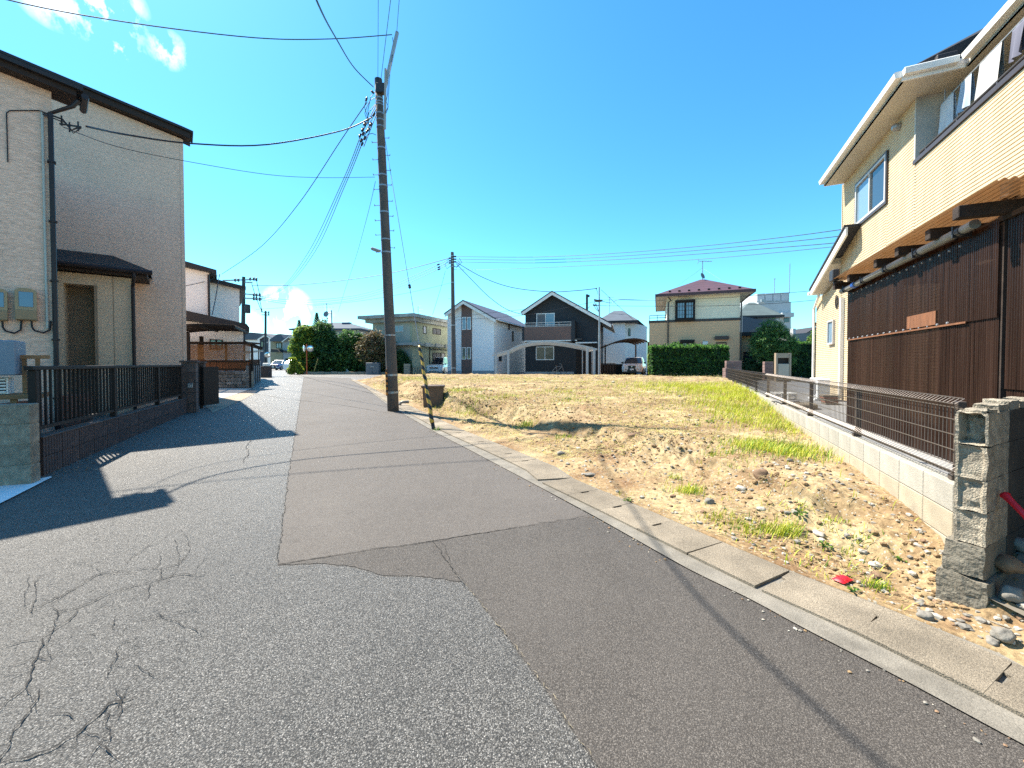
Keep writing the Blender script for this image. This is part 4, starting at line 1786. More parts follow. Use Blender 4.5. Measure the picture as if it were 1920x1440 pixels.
wallpoly(H4, t, [(531, 700), (554, 700), (554, 661), (531, 661)], -1.9, -.7, m_beige_far2, 'garage')
wallpoly(H4, t, [(535, 684), (548, 684), (548, 672), (535, 672)], -1.96, -1.89, m_alu_dk, 'garage_opening')

# ---- house behind the tall trees
HT = Frame(P(610, 690, 50)[:2], -4)
t = house(HT, 'house', 'house with slate-blue hipped roof rising behind the tall shrubs left of the pole')
xl, z0 = HT.hit(547, 617)
xr_, _ = HT.hit(680, 619)
xm, za = HT.hit(612, 599)
D = 8
mb = MB()
mb.add([(xl, -.6, z0), (xr_, -.6, z0), (xr_, D, z0), (xl, D, z0), (xm - .7, D / 2 - .6, za), (xm + .9, D / 2 - .6, za)], [(0, 1, 5, 4), (1, 2, 5), (2, 3, 4, 5), (3, 0, 4)])
mb.bx(xl, xr_, -.6, D, z0 - .16, z0 - .001)
mb.build('roof', m_roof_slate, t)
mb = MB()
mb.bx(xl + .7, xr_ - .7, 0, D - .6, .3, z0 - .16)
mb.build('wall', m_beige_far2, t)
mb = MB()
qx, qz = HT.hit(631, 606)
mb.cb(qx - .35, qx + .6, 2, 2.8, qz - .5, qz + .35, .03)
mb.build('roof_box', M('blue_box', (.05, .07, .13), .5), t)
DA = Frame(P(613, 600, 49)[:2], 0)
t = house(DA, 'aerial', 'television aerial mast with round dish above the slate roof behind the shrubs', cat='aerial')
x, z = 0, DA.hit(613, 603)[1]
zt = DA.hit(613, 569)[1]
mb = MB()
mb.tube([(0, 0, z - .3), (0, 0, zt)], .04, 6)
mb.build('mast', m_galv, t)
mb = MB()
for dz, ln in ((-.1, .9), (-.45, 1.3)):
    mb.tube([(-ln, 0, zt + dz), (ln * .6, 0, zt + dz)], .018, 5)
    for k in range(6):
        xx = lerp(-ln, ln * .6, k / 5)
        mb.tube([(xx, -.25, zt + dz), (xx, .25, zt + dz)], .012, 4)
mb.build('aerial_elements', m_galv, t)
xd, zd = DA.hit(613, 589.5)
mb = MB()
mb.lathe((xd, -.1, zd), [(.02, .0), (.22, -.03), (.36, -.09), (.37, -.10), (.36, -.10), (.22, -.05), (.02, -.02)], 16, ax=(.2, 1, -.25))
mb.build('dish', M('dish_grey', (.16, .17, .19), .6), t)

# ---- pale green concrete house at an angle
HG = Frame(P(773, 700, 38)[:2], 69)
HG2 = Frame(HG.o, 69 - 90)
t = house(HG, 'house', 'weathered pale green flat-roofed concrete house behind the white minivan')
zt = HG.hit(773, 603)[1]
zm = HG.hit(773, 645)[1]
mb = MB()
mb.bx(0, 7.0, 0, .25, .2, zt)
mb.build('wall', m_green_w, t)
mb = MB()
mb.bx(0, 7.0, .25, 4.6, .2, zt)
mb.build('wall', m_green_shade, t)
zr_ = HG.hit(773, 590)[1]
mb = MB()
mb.bx(-1.0, 7.6, -.9, 5.6, zr_ - .30, zr_)
mb.bx(-.5, 7.3, -.45, 5.1, zt, zr_ - .30)
mb.build('roof_slab', m_slab, t)
mb = MB()
mb.bx(-.30, 7.0, -.45, -.001, zm - .12, zm + .12)
mb.bx(-.55, -.001, -.45, 4.6, zm - .12, zm + .12)
mb.build('ledge', m_slab, t)
for k in range(4):
    mb = MB()
    mb.cb(-.5 + k * 1.9, .55 + k * 1.9, -.6, -.452, zm - .2, zm + .2, .02)
    mb.build('planter_panel', m_slab, t)
window(HG, t, (793, 611, 799, 626), 0, 1, m_alu_dk, m_glass_lt)
window(HG, t, (811, 615, 826, 628), 0, 2, m_alu_dk, m_curt)
window(HG, t, (811, 661, 826, 675), 0, 2, m_alu_dk, m_curt)
window(HG, t, (827, 662, 834, 672), 0, 1, m_alu_dk, m_glass)
f = MB()
xw0, zw0 = HG2.hit(739, 623)
xw1, zw1 = HG2.hit(757, 610)
f.bx(xw0, xw1, -.05, .02, zw0, zw1)
fo = xf(f, HG2, HG).build('window', m_alum, t)
for a, b in ((0, .5), (.5, 1)):
    f = MB()
    f.bx(lerp(xw0, xw1, a) + .06, lerp(xw0, xw1, b) - .04, -.058, -.045, zw0 + .07, zw1 - .07)
    xf(f, HG2, HG).build('pane', m_glass_lt, fo)
mb = MB()
xd_, _ = HG.hit(805, 660)
mb.tube([(xd_, -.06, .3), (xd_, -.06, zm - .15)], .05, 6)
mb.tube([(xd_, -.06, zm - .4), (7, -.06, zm - .4)], .035, 6)
mb.build('downpipe', m_pipe_dk, t)
AE = Frame(P(784, 590, 42)[:2], 0)
t = house(AE, 'aerial', 'thin television aerial on the flat roof of the pale green house', cat='aerial')
za = AE.hit(784, 592)[1]
zb_ = AE.hit(784, 574)[1]
mb = MB()
mb.tube([(0, 0, za - .8), (0, 0, zb_)], .03, 5)
mb.build('mast', m_galv, t)
mb = MB()
for dz, ln in ((0, .35), (-.35, .5), (-.7, .35)):
    mb.tube([(-ln * .1, 0, zb_ + dz), (ln, 0, zb_ + dz)], .015, 4)
mb.build('aerial_elements', m_galv, t)

# ---- white gabled house with brown strip
HW = Frame(P(926, 700, 38)[:2], -20)
t = house(HW, 'house', 'white gabled house with a brown vertical window strip behind the second pole')
D = 11
wallpoly(HW, t, [(839, 720), (926, 720), (926, 602), (868, 566), (839, 592)], 0, D, m_sid_w)
gable_roof(HW, t, (834, 587), (868, 562), (929, 597), -.55, D + .4, m_gutter_w, m_roof_grey, .30)
wallpoly(HW, t, [(865, 720), (885, 720), (885, 579), (868, 569), (865, 571)], -.06, .02, m_brown_sid, 'brown_strip')
wallpoly(HW, t, [(864, 720), (865, 720), (865, 571), (864, 572)], -.05, .02, m_white, 'trim')
wallpoly(HW, t, [(885, 720), (886, 720), (886, 580), (885, 579)], -.05, .02, m_white, 'trim')
wallpoly(HW, t, [(839, 722), (926.5, 722), (926.5, 695), (839, 695)], -.04, .3, m_base, 'footing')
for q in ((866.7, 594.7, 874, 618.3), (875.8, 594.7, 883, 618), (866.2, 651.5, 874, 674), (875.8, 651.3, 883, 673.6)):
    window(HW, t, q, -.06, 1, m_white, m_glass_lt if q[1] < 600 else m_glass_gr, .05)
HWs = Frame(HW.o, 70)     # the long side wall

for q in ((953, 608, 955.5, 619), (960, 621, 963, 640), (935, 666, 940, 677)):
    a, za = HWs.hit(q[0], q[1])
    b, zb_ = HWs.hit(q[2], q[3])
    f = MB()
    f.bx(a, b, -.05, .01, zb_, za)
    fo = xf(f, HWs, HW).build('window', m_alu_dk, t)
    f = MB()
    f.bx(a + .06, b - .06, -.058, -.04, zb_ + .06, za - .06)
    xf(f, HWs, HW).build('pane', m_glass, fo)
f = MB()
f.tube([(.1, -.06, .5), (.1, -.06, HW.hit(926, 603)[1] - .2), (.1, -.5, HW.hit(926, 600)[1] + .1)], .05, 6)
xf(f, HWs, HW).build('downpipe', m_gutter_w, t)

# ---- charcoal house with brown balcony
HK = Frame(P(1120, 700, 37)[:2], -16)
t = house(HK, 'house', 'charcoal-clad gabled house with brown balcony in the middle of the view')
D = 9
wallpoly(HK, t, [(985, 720), (1120, 720), (1120, 594), (1035, 551), (985, 583)], 0, D, m_black_sid)
HKs = Frame(HK.o, 74)
q = MB()
zc_ = HK.hit(1120, 596)[1]
q.bx(.02, D, -.03, .0, .3, zc_ - .1)
xf(q, HKs, HK).build('side_wall', m_black_side, t)
gable_roof(HK, t, (978, 584), (1035, 545), (1146, 606), -.7, D + .3, m_gutter_w, m_roof_grey, .30)
wallpoly(HK, t, [(985, 722), (1076, 722), (1076, 697), (985, 697)], -.06, .3, m_base, 'footing')
# balcony
yb = -1.1
x0, zt_ = HK.hit(983, 613, yb)
x1, zt2 = HK.hit(1071, 612, yb)
zb_ = HK.hit(1030, 638, yb)[1]
zt_ = (zt_ + zt2) / 2
mb = MB()
mb.bx(x0, x1, yb, yb + .12, zb_, zt_)
bal = mb.build('balcony', m_brown_sid, t)
mb = MB()
mb.bx(x0 - .05, x1 + .9, yb + .121, -.005, zb_, zb_ + .15)
mb.build('balcony_floor', m_black_side, bal)
mb = MB()
xk = HK.hit(979, 620, yb)[0]
xm_ = HK.hit(1078, 620, yb)[0]
zp_ = HK.hit(1074, 601, yb)[1]
mb.bx(xk, x0 - .002, yb - .03, 0, zb_, zt_ + .05)
mb.bx(x1 + .002, xm_, yb - .05, 0, zb_ - .1, zp_)
mb.build('balcony_pier', m_black_sid, bal)
mb = MB()
zr2 = HK.hit(1030, 604.5, yb)[1]
for zz in (zt_ + .04, zt_ + .18, zr2):
    mb.bx(x0, x1, yb + .03, yb + .08, zz - .025, zz + .025)
for k in range(5):
    xx = lerp(x0 + .05, x1 - .05, k / 4)
    mb.bx(xx - .02, xx + .02, yb + .035, yb + .075, zt_, zr2)
mb.build('balcony_rail', m_alum, bal)
mb = MB()
mb.bx(x0, x1 + .5, yb - .02, -.005, zb_ - .09, zb_ - .005)
mb.build('balcony_edge', m_gutter_w, bal)
window(HK, t, (1006, 588, 1040, 616), 0, 2, m_white, [m_curt, m_glass_lt], .07)
window(HK, t, (1005, 650, 1039, 675), 0, 2, m_white, m_glass_gr, .07)
wallpoly(HK, t, [(1079, 644), (1119, 643), (1119, 641), (1079, 641.5)], -.9, 0, m_gutter_w, 'porch_roof')
wallpoly(HK, t, [(1080, 720), (1116, 720), (1116, 652), (1080, 652)], -.02, .05, m_alu_dk, 'entrance')
wallpoly(HK, t, [(1091, 720), (1093, 720), (1093, 654), (1091, 654)], -.05, -.0, m_alum, 'door_frame')
wallpoly(HK, t, [(1109, 720), (1111, 720), (1111, 650), (1109, 650)], -.05, -.0, m_alum, 'door_frame')
for q in ((1133, 604, 1136, 616), (1137, 619, 1139, 638)):
    a, za = HKs.hit(q[0], q[1], -.03)
    b, zb2 = HKs.hit(q[2], q[3], -.03)
    f = MB()
    f.bx(a, b, -.08, -.02, zb2, za)
    fo = xf(f, HKs, HK).build('window', m_white, t)
    f = MB()
    f.bx(a + .08, b - .08, -.088, -.07, zb2 + .08, za - .08)
    xf(f, HKs, HK).build('pane', m_glass, fo)

# ---- pale carport in front of it
CW = Frame(P(1101, 706, 31)[:2], -3)
t = house(CW, 'carport', 'pale metal carport with arched clear roof in front of the charcoal house', cat='carport')


def arch(fr, a, m, b, n=12, y=0):
    pa_, pm, pb2 = fr.hit(*a, y), fr.hit(*m, y), fr.hit(*b, y)
    out = []
    for i in range(n + 1):
        s = i / n
        c0, c1, c2 = 2 * (s - .5) * (s - 1), 4 * s * (1 - s), 2 * s * (s - .5)
        out.append((pa_[0] * c0 + pm[0] * c1 + pb2[0] * c2, pa_[1] * c0 + pm[1] * c1 + pb2[1] * c2))
    return out


ar = arch(CW, (953, 658), (1020, 640.5), (1119, 655))
ar = [(2 * ar[0][0] - ar[1][0] - .9, ar[0][1] - .35)] + ar
nk = 5
Dp = 4.6
for k in range(nk):
    yy = Dp * k / (nk - 1)
    mb = MB()
    for p, q in zip(ar, ar[1:]):
        mb.bar((p[0], yy, p[1]), (q[0], yy, q[1]), .07, .115 if k in (0, nk - 1) else .07)
    mb.build('rib', m_alum, t)
    if k < nk - 1:
        for i in range(0, len(ar) - 1, 2):
            mb = MB()
            sl_ = ar[i:i + 3]
            vs = []
            for (xx, zz) in sl_:
                vs += [(xx, yy + .05, zz + .07), (xx, yy + Dp / (nk - 1) - .05, zz + .07)]
            mb.add(vs, [(2 * j, 2 * j + 2, 2 * j + 3, 2 * j + 1) for j in range(len(sl_) - 1)])
            mb.build('roof_panel', m_panel, t)
for px in (1101, 1114, 929.5, 953):
    xx = CW.hit(px, 690, 0 if px in (953, 1101) or True else 0)[0]
    zz = min(ar, key=lambda q: abs(q[0] - xx))[1]
    yy = 0
    mb = MB()
    mb.bx(xx - .085, xx + .085, yy - .07, yy + .07, .3, zz + .02)
    mb.build('post', m_alum, t)
mb = MB()
mb.bar((ar[1][0], -.02, ar[1][1]), (ar[1][0], Dp, ar[1][1]), .09, .12)
mb.build('beam', m_alum, t)
mb = MB()
mb.bar((ar[-1][0], -.02, ar[-1][1]), (ar[-1][0], Dp, ar[-1][1]), .09, .12)
mb.build('beam', m_alum, t)

# ---- dark carport and pale house behind
H8 = Frame(P(1190, 690, 47)[:2], -14)
t = house(H8, 'house', 'pale house with dark hipped roof partly behind the charcoal house')
wallpoly(H8, t, [(1120, 700), (1172, 700), (1172, 604), (1120, 604)], 0, 8, m_sid_w)
wallpoly(H8, t, [(1172, 700), (1213, 700), (1213, 612), (1172, 602)], .9, 8, m_sid_w)
xl, z0 = H8.hit(1118, 602, -.6)
xr_, z1_ = H8.hit(1197, 600, -.6)
xm, za = H8.hit(1140, 590, 3)
mb = MB()
mb.add([(xl, -.6, z0), (xr_, -.6, z0), (xr_ + 1.8, 8.5, z0 - .2), (xl, 8.5, z0), (xl + 2, 3.4, za + .5), (xr_ - 1.7, 3.4, za + .5)], [(0, 1, 5, 4), (1, 2, 5), (2, 3, 4, 5), (3, 0, 4)])
mb.build('roof', m_roof_slate, t)
mb = MB()
mb.bx(xl, xr_ + .05, -.62, 8, z0 - .22, z0 - .002)
mb.build('eave_board', m_roof_dk, t)
window(H8, t, (1178, 616, 1182, 630), .9, 1, m_alu_dk, m_glass)
CD = Frame(P(1208, 708, 33)[:2], -6)
t = house(CD, 'carport', 'dark single carport with arched roof above the silver-white suv', cat='carport')
ar = arch(CD, (1131, 651), (1178, 636), (1214, 641), 8)
Dp = 4.8
for k in range(5):
    yy = Dp * k / 4
    mb = MB()
    for p, q in zip(ar, ar[1:]):
        mb.bar((p[0], yy, p[1]), (q[0], yy, q[1]), .06, .12)
    mb.build('rib', m_alu_dk, t)
    if k < 4:
        mb = MB()
        vs = []
        for (xx, zz) in ar:
            vs += [(xx, yy + .04, zz + .06), (xx, yy + Dp / 4 - .04, zz + .06)]
        mb.add(vs, [(2 * j, 2 * j + 2, 2 * j + 3, 2 * j + 1) for j in range(len(ar) - 1)])
        mb.build('roof_panel', m_panel_br, t)
for px, yy in ((1215, 0), (1214, Dp), (1147, Dp * .9)):
    xx = CD.hit(px, 690, 0)[0]
    mb = MB()
    mb.bx(xx - .06, xx + .06, yy - .05, yy + .05, .3, ar[-1][1] if px > 1180 else ar[2][1])
    mb.build('post', m_alu_dk, t)
for px in (1134, 1147):
    pass
mb = MB()
for yy in (Dp, ):
    x0 = CD.hit(1134, 690)[0]
    mb.bx(x0, ar[-1][0], yy - .03, yy + .03, .5, 1.5)
mb.build('back_rail', m_alu_dk, t)
# brown low wall and bits left of it
t = house(CD, 'low_gate', 'dark low gate and wall between the steel pole and the suv', cat='gate')
x0, z0 = CD.hit(1136, 698)
x1, z1_ = CD.hit(1157, 682)
for k in range(9):
    mb = MB()
    a = lerp(x0 - 1.2, x1, k / 9)
    mb.bx(a, a + .1, .8, .84, .4, z1_)
    mb.build('bar', m_alu_dk, t)
mb = MB()
mb.bx(x0 - 1.2, x1, .79, .85, z1_, z1_ + .05)
mb.bx(x0 - 1.2, x1, .79, .85, .5, .56)
mb.build('gate_rail', m_alu_dk, t)

# ---- house with plum hipped roof
HP = Frame(P(1386, 700, 28)[:2], -20)
t = house(HP, 'house', 'cream and tan two-storey house with plum-coloured hipped roof behind the clipped hedge')
D = 7.5
xr_ = 0
xl = HP.hit(1250, 600)[0]
xl2 = HP.hit(1217, 640)[0]
zb2 = HP.hit(1386, 592.5)[1]
zb1 = HP.hit(1250, 603)[1]
zband = (HP.hit(1386, 596)[1] + HP.hit(1250, 600)[1]) / 2
ze = (HP.hit(1413, 546, -.7)[1] + HP.hit(1228, 557, -.7)[1]) / 2
mb = MB()
mb.bx(xl, 0, 0, D, zband, ze + .05)
mb.build('upper_wall', siding('cream_white_siding', (.80, .73, .56), .12, .2, .7, .03, .06, .2), t)
mb = MB()
mb.bx(xl2, 0, -.03, D, .3, zband - .18)
mb.build('lower_wall', siding('tan_siding', (.68, .415, .235), .15, .2, .7, .04, .08, .2), t)
mb = MB()
mb.bx(xl2 - .03, .04, -.06, D, zband - .18, zband)
mb.build('band', m_dkcap, t)
ov = .75
x0, x1, y0, y1 = xl - ov, ov, -ov, D + ov
apx = HP.hit(1317, 524, D / 2)
mb = MB()
zr0 = ze + .16
mb.add([(x0, y0, zr0), (x1, y0, zr0), (x1, y1, zr0), (x0, y1, zr0), (apx[0] - .15, D / 2, apx[1]), (apx[0] + .15, D / 2, apx[1])], [(0, 1, 5, 4), (1, 2, 5), (2, 3, 4, 5), (3, 0, 4)])
rf = mb.build('roof', m_roof_plum, t)
mb = MB()
mb.bx(x0 - .06, x1 + .06, y0 - .06, y0, ze - .02, zr0 + .01)
mb.bx(x1, x1 + .06, y0, y1, ze - .02, zr0 + .01)
mb.bx(x0 - .06, x0, y0, y1, ze - .02, zr0 + .01)
mb.build('eave_gutter', M('plum_gutter', (.085, .038, .040), .45), rf)
mb = MB()
mb.bx(x0, x1, y0, y1, ze, ze + .03)
mb.build('soffit', m_soffit, rf)
mb = MB()
for k in range(8):
    s = (k + .7) / 8.2
    yv = y0 + .5
    xx = lerp(x0 + .5, x1 - .5, s)
    zz = zr0 + (apx[1] - zr0) * (.5 / (D / 2 + ov)) + .05
    mb.bx(xx - .08, xx + .08, yv - .04, yv + .04, zz - .05, zz + .05)
mb.build('snow_guard', m_roof_dk, rf)
fo = window(HP, t, (1268, 566, 1302, 598), -.25, 2, m_alu_dk, m_glass_lt, .10, (6, 4), 'bay_window', False, .06)
xq0, zq0 = HP.hit(1266, 599.5, -.2)
xq1, zq1 = HP.hit(1303.5, 564, -.2)
mb = MB()
mb.bx(xq0, xq1, -.36, 0, zq0 - .08, zq0 + .04)
mb.bx(xq0, xq1, -.40, 0, zq1 - .04, zq1 + .08)
mb.bx(xq0, xq0 + .06, -.24, 0, zq0, zq1)
mb.bx(xq1 - .06, xq1, -.24, 0, zq0, zq1)
mb.build('bay_box', m_alu_dk, fo)
fo = window(HP, t, (1278, 641, 1300, 665), -.25, 2, m_alu_dk, m_glass_gr, .10, (4, 3), 'bay_window', False, .06)
xq0, zq0 = HP.hit(1275, 668, -.2)
xq1, zq1 = HP.hit(1302, 640, -.2)
mb = MB()
mb.bx(xq0, xq1, -.40, 0, zq1 - .04, zq1 + .12)
mb.bx(xq0, xq0 + .06, -.24, 0, zq0, zq1)
mb.bx(xq1 - .06, xq1, -.24, 0, zq0, zq1)
mb.build('bay_box', m_alu_dk, fo)
xq0, zq0 = HP.hit(1340, 637, -.05)
xq1, zq1 = HP.hit(1366, 630, -.05)
mb = MB()
mb.bx(xq0, xq1, -.30, 0, zq0, zq1)
mb.build('shutter_box', m_dkcap, t)
window(HP, t, (1343, 642, 1362, 662), -.03, 1, m_alu_dk, m_glass)
xq0, zq0 = HP.hit(1317, 647, -.05)
mb = MB()
mb.cb(xq0, xq0 + .36, -.14, -.03, zq0, zq0 + .25, .02)
mb.build('vent_hood', m_gutter_w, t)
mb = MB()
xx = HP.hit(1252, 600, -.1)[0]
mb.tube([(xl + .1, -.7, ze - .1), (xl + .3, -.15, ze - .25), (xx + .03, -.1, ze - .35), (xx + .03, -.1, .4)], .045, 6)
xx = HP.hit(1388, 600, -.1)[0]
mb.tube([(.5, -.5, ze - .15), (.08, -.05, ze - .6), (.05, -.08, .4)], .05, 6)
mb.build('downpipe', m_dkcap, t)
mb = MB()
zz = HP.hit(1225, 592, .2)[1]
for q in (0, .18):
    mb.tube([(xl2, .1, zz - q), (xl - .02, .1, zz - q)], .025, 6)
for k in range(3):
    xx = lerp(xl2 + .02, xl - .1, k / 2)
    mb.tube([(xx, .1, zband), (xx, .1, zz)], .02, 6)
mb.build('balcony_rail', m_alu_dk, t)
# entrance wing at the right
mb = MB()
mb.bx(.06, 2.6, 1.5, D, .3, zband - 1.2)
mb.build('entrance_wall', bpy.data.materials['tan_siding'], t)
mb = MB()
mb.bx(.1, 3.2, .9, D, zband - 1.2, zband - .95)
mb.build('entrance_roof', m_roof_dk, t)
window_m(t, .5, 1.3, .6, 2.4, 1.5, 1, m_alu_dk, m_glass)
AP = Frame(HP.w(apx[0], D / 2)[:2], 0)
t = house(AP, 'aerial', 'television aerial with dish on the ridge of the plum roof', cat='aerial')
zt = P(1317, 489, AP.o.y).z
mb = MB()
mb.tube([(0, 0, apx[1] - .2), (0, 0, zt)], .03, 6)
mb.build('mast', m_galv, t)
mb = MB()
mb.tube([(-.32, 0, zt - .03), (.75, 0, zt - .05)], .02, 5)
for k in range(7):
    xx = lerp(-.1, .72, k / 6)
    mb.tube([(xx, -.18, zt - .04), (xx, .18, zt - .04)], .01, 4)
mb.tube([(-.30, 0, zt - .03), (-.42, -.1, zt + .13)], .015, 4)
mb.tube([(-.30, 0, zt - .03), (-.36, .1, zt - .22)], .015, 4)
mb.build('aerial_elements', m_galv, t)
mb = MB()
mb.lathe((-.12, -.15, apx[1] + .22), [(.02, .0), (.16, -.03), (.24, -.08), (.25, -.09), (.16, -.045), (.02, -.02)], 14, ax=(-.5, .8, -.3))
mb.build('dish', bpy.data.materials['dish_grey'], t)
mb = MB()
for e in ((x0 + 1.5, y0 + 1.2, zr0 + .75), (x1 - 1.6, y0 + 1.1, zr0 + .7)):
    pw = HP.w(e[0], e[1], e[2])
    a, b = AP.loc(pw)
    mb.tube([(0, 0, lerp(apx[1], zt, .62)), (a, b, e[2])], .005, 4)
mb.build('guy_wire', m_iron, t)

# ---- green-grey roofed house and the tall block further back
HQ = Frame(P(1440, 690, 46)[:2], -10)
t = house(HQ, 'house', 'grey house with green-grey hipped roof between plum-roofed house and pine')
xl, z0 = HQ.hit(1380, 592, -.6)
xr_, _ = HQ.hit(1470, 588, -.6)
a0, za = HQ.hit(1407, 568, 3)
a1, _ = HQ.hit(1432, 574, 3)
mb = MB()
mb.add([(xl, -.6, z0), (xr_, -.6, z0), (xr_, 8, z0), (xl, 8, z0), (a0, 3.4, za + .1), (a0 + .6, 3.4, za + .1)], [(0, 1, 5, 4), (1, 2, 5), (2, 3, 4, 5), (3, 0, 4)])
rf = mb.build('roof', m_roof_green, t)
mb = MB()
mb.bx(xl, xr_ + .05, -.64, 8, z0 - .22, z0 - .002)
mb.build('eave_board', m_roof_dk, rf)
mb = MB()
mb.bx(xl + .6, xr_ - .6, 0, 7.5, .3, z0 - .2)
mb.build('wall', siding('blue_grey_siding', (.13, .15, .19), .1, .2), t)
window(HQ, t, (1401, 597, 1419, 603), 0, 1, m_alu_dk, m_glass_lt)
mb = MB()
mb.prism([(xl, HQ.hit(1390, 597)[1]), (HQ.hit(1418, 606)[0], HQ.hit(1418, 606)[1]), (HQ.hit(1418, 609)[0], HQ.hit(1418, 609)[1]), (xl, HQ.hit(1390, 631)[1])], -2.5, -.02)
mb.build('dark_lower_roof', M('navy_sheet', (.05, .06, .085), .5, .1, 2), t)

HB2 = Frame(P(1480, 690, 110)[:2], -6)
t = house(HB2, 'apartment_block', 'tall pale grey flat-roofed block far behind the pine', cat='building')
m_blk = M('pale_panel', (.42, .44, .46), .85, .08, .4)
wallpoly(HB2, t, [(1419, 700), (1480, 700), (1480, 548), (1419, 551)], 0, 10, m_blk, 'wall')
for k in range(4):
    wallpoly(HB2, t, [(1420 + k * 15, 564), (1433.5 + k * 15, 564), (1433.5 + k * 15, 550), (1420 + k * 15, 551)], -.25, -.02, m_blk, 'panel')
wallpoly(HB2, t, [(1422, 700), (1483, 700), (1483, 566), (1422, 567)], -2.5, -.3, m_blk, 'wall')
wallpoly(HB2, t, [(1467, 594), (1489, 594), (1489, 586), (1467, 586)], -4.5, -2.6, m_blk, 'balcony')
wallpoly(HB2, t, [(1470, 604), (1480, 604), (1480, 596), (1470, 596)], -2.6, -2.45, m_glass, 'window')
wallpoly(HB2, t, [(1428, 566), (1434, 566), (1434, 561), (1428, 561)], -3.3, -2.7, m_galv, 'roof_unit')
for px, py0, py1, lab in ((1479.5, 548, 494, 'tallest thin rod on the roof of the far grey block'), (1451.5, 549, 522, 'shorter thin mast in the middle of the roof of the far grey block')):
    q = Frame(P(px, 600, 112)[:2], 0)
    tt = house(q, 'mast', lab, cat='mast')
    mb = MB()
    mb.tube([(0, 0, q.hit(px, py0 + 2)[1]), (0, 0, q.hit(px, py1)[1])], .09, 6)
    mb.build('rod', m_galv, tt)
    mb = MB()
    zz = q.hit(px, py1 + (1 if py1 > 500 else 20))[1]
    mb.tube([(-.4 if py1 > 500 else -.12, 0, zz), (.4 if py1 > 500 else .12, 0, zz)], .05, 5)
    mb.build('cross_piece', m_galv, tt)

HR = Frame(P(1510, 690, 48)[:2], -6)
t = house(HR, 'house', 'distant low house with grey tiled roof between the hedge and the cream house', )
xl, z0 = HR.hit(1480, 646)
wallpoly(HR, t, [(1478, 700), (1560, 700), (1560, 646), (1478, 646)], .5, 8, m_beige_far2)
wallpoly(HR, t, [(1476, 648), (1560, 648), (1560, 612), (1533, 616), (1513, 624), (1488, 626)], 0, 6, M('pale_grey_tile', (.16, .17, .175), .7, .15, 1), 'roof')
wallpoly(HR, t, [(1512, 624), (1560, 611), (1560, 608), (1533, 612)], -.2, 6, m_roof_dk, 'ridge')
wallpoly(HR, t, [(1487, 627), (1492, 627), (1492, 616), (1487, 616)], 1, 1.6, m_blk, 'chimney')
# ================================================================== RIGHT SIDE
RA = RW.a


def rhouse(name, label, cat, group=None):
    return house(RW, name, label, cat=cat, group=group)


# neighbour's yard behind the block wall
mb = MB()
xs = span(-3, 26, 40)
ys_ = span(-16, 2.3, 30)
vv = []
for y in ys_:
    for x in xs:
        p = RW.w(x, y)
        z = .46 + .012 * noise.noise(Vector((p.x, p.y, 0)))
        if x < .6:
            z = lerp(z, .0, sst(.6, -1.6, x))
        vv.append((p.x, p.y, z))
n = len(xs)
ff = [(j * n + i, j * n + i + 1, (j + 1) * n + i + 1, (j + 1) * n + i) for j in range(len(ys_) - 1) for i in range(n - 1)]
mb.add(vv, ff)
o = mb.build('yard', M('yard_concrete', (.20, .20, .20), .9, .2, 1.5, .3, 50, fine=.15, fsc=40), smooth=True)
o['kind'] = 'structure'

# ---- block wall with mesh fence
YW = 2.4
t = rhouse('block_wall', 'pale grey concrete block wall along the right edge of the bare plot', 'wall')
mb = MB()
mb.cb(.004, .396, -.11, 0, .003, .197, .004)
bme = mb.mesh('block', m_block)
bme2 = mb.mesh('block', m_block_st)
ZW = .69
nbl = 50
for r in range(1, 4):
    for i in range(-1, nbl if r < 3 else 14):
        inst(bme if r == 1 else bme2, 'block', t, (i * .4 + .03, YW, ZW - .2 * r))
mb = MB()
mb.bx(-.40, nbl * .4 + .03, YW - .105, YW - .004, -.1, ZW - .012)
mb.build('mortar', M('mortar', (.13, .115, .09), .95, .2, 8), t)

t = rhouse('mesh_fence', 'low brown wire mesh fence on top of the pale block wall', 'fence')
ZT = ZW + .60
yf = YW - .055
npan = 10
LP = 2.0
for k in range(npan):
    xa_, xb_ = -.36 + k * LP + .01, -.36 + (k + 1) * LP - .01
    mb = MB()
    nv = int((xb_ - xa_) / .05)
    rv = .0034
    prof = [(.0, ZW + .05), (.045, ZW + .085), (.0, ZW + .12), (.0, ZT - .075), (.05, ZT - .04), (.0, ZT - .002)]
    for i in range(nv + 1):
        x = lerp(xa_, xb_, i / nv)
        mb.tube([(x, yf + a, z) for a, z in prof], rv, 4 if k < 4 else 3, False)
    for a, z in ((0, ZW + .05), (.045, ZW + .085), (0, ZW + .12), (0, ZW + .22), (0, ZW + .33), (0, ZW + .44), (0, ZT - .075), (.05, ZT - .04), (0, ZT - .002)):
        mb.tube([(xa_, yf + a + .004, z), (xb_, yf + a + .004, z)], rv * 1.2, 5, False)
    o = mb.build('mesh_panel', m_wire, t)
    o['kind'] = 'stuff'
for k in range(npan + 1):
    x = -.30 + k * LP if k else -.22
    mb = MB()
    mb.cb(x - .024, x + .024, yf - .062, yf - .012, ZW - .02, ZT - .03, .004)
    po = mb.build('post', m_post_br, t)
    mb = MB()
    mb.cb(x - .026, x + .026, yf - .066, yf + .012, ZW, ZW + .04, .004)
    mb.build('foot_clamp', m_post_br, po)

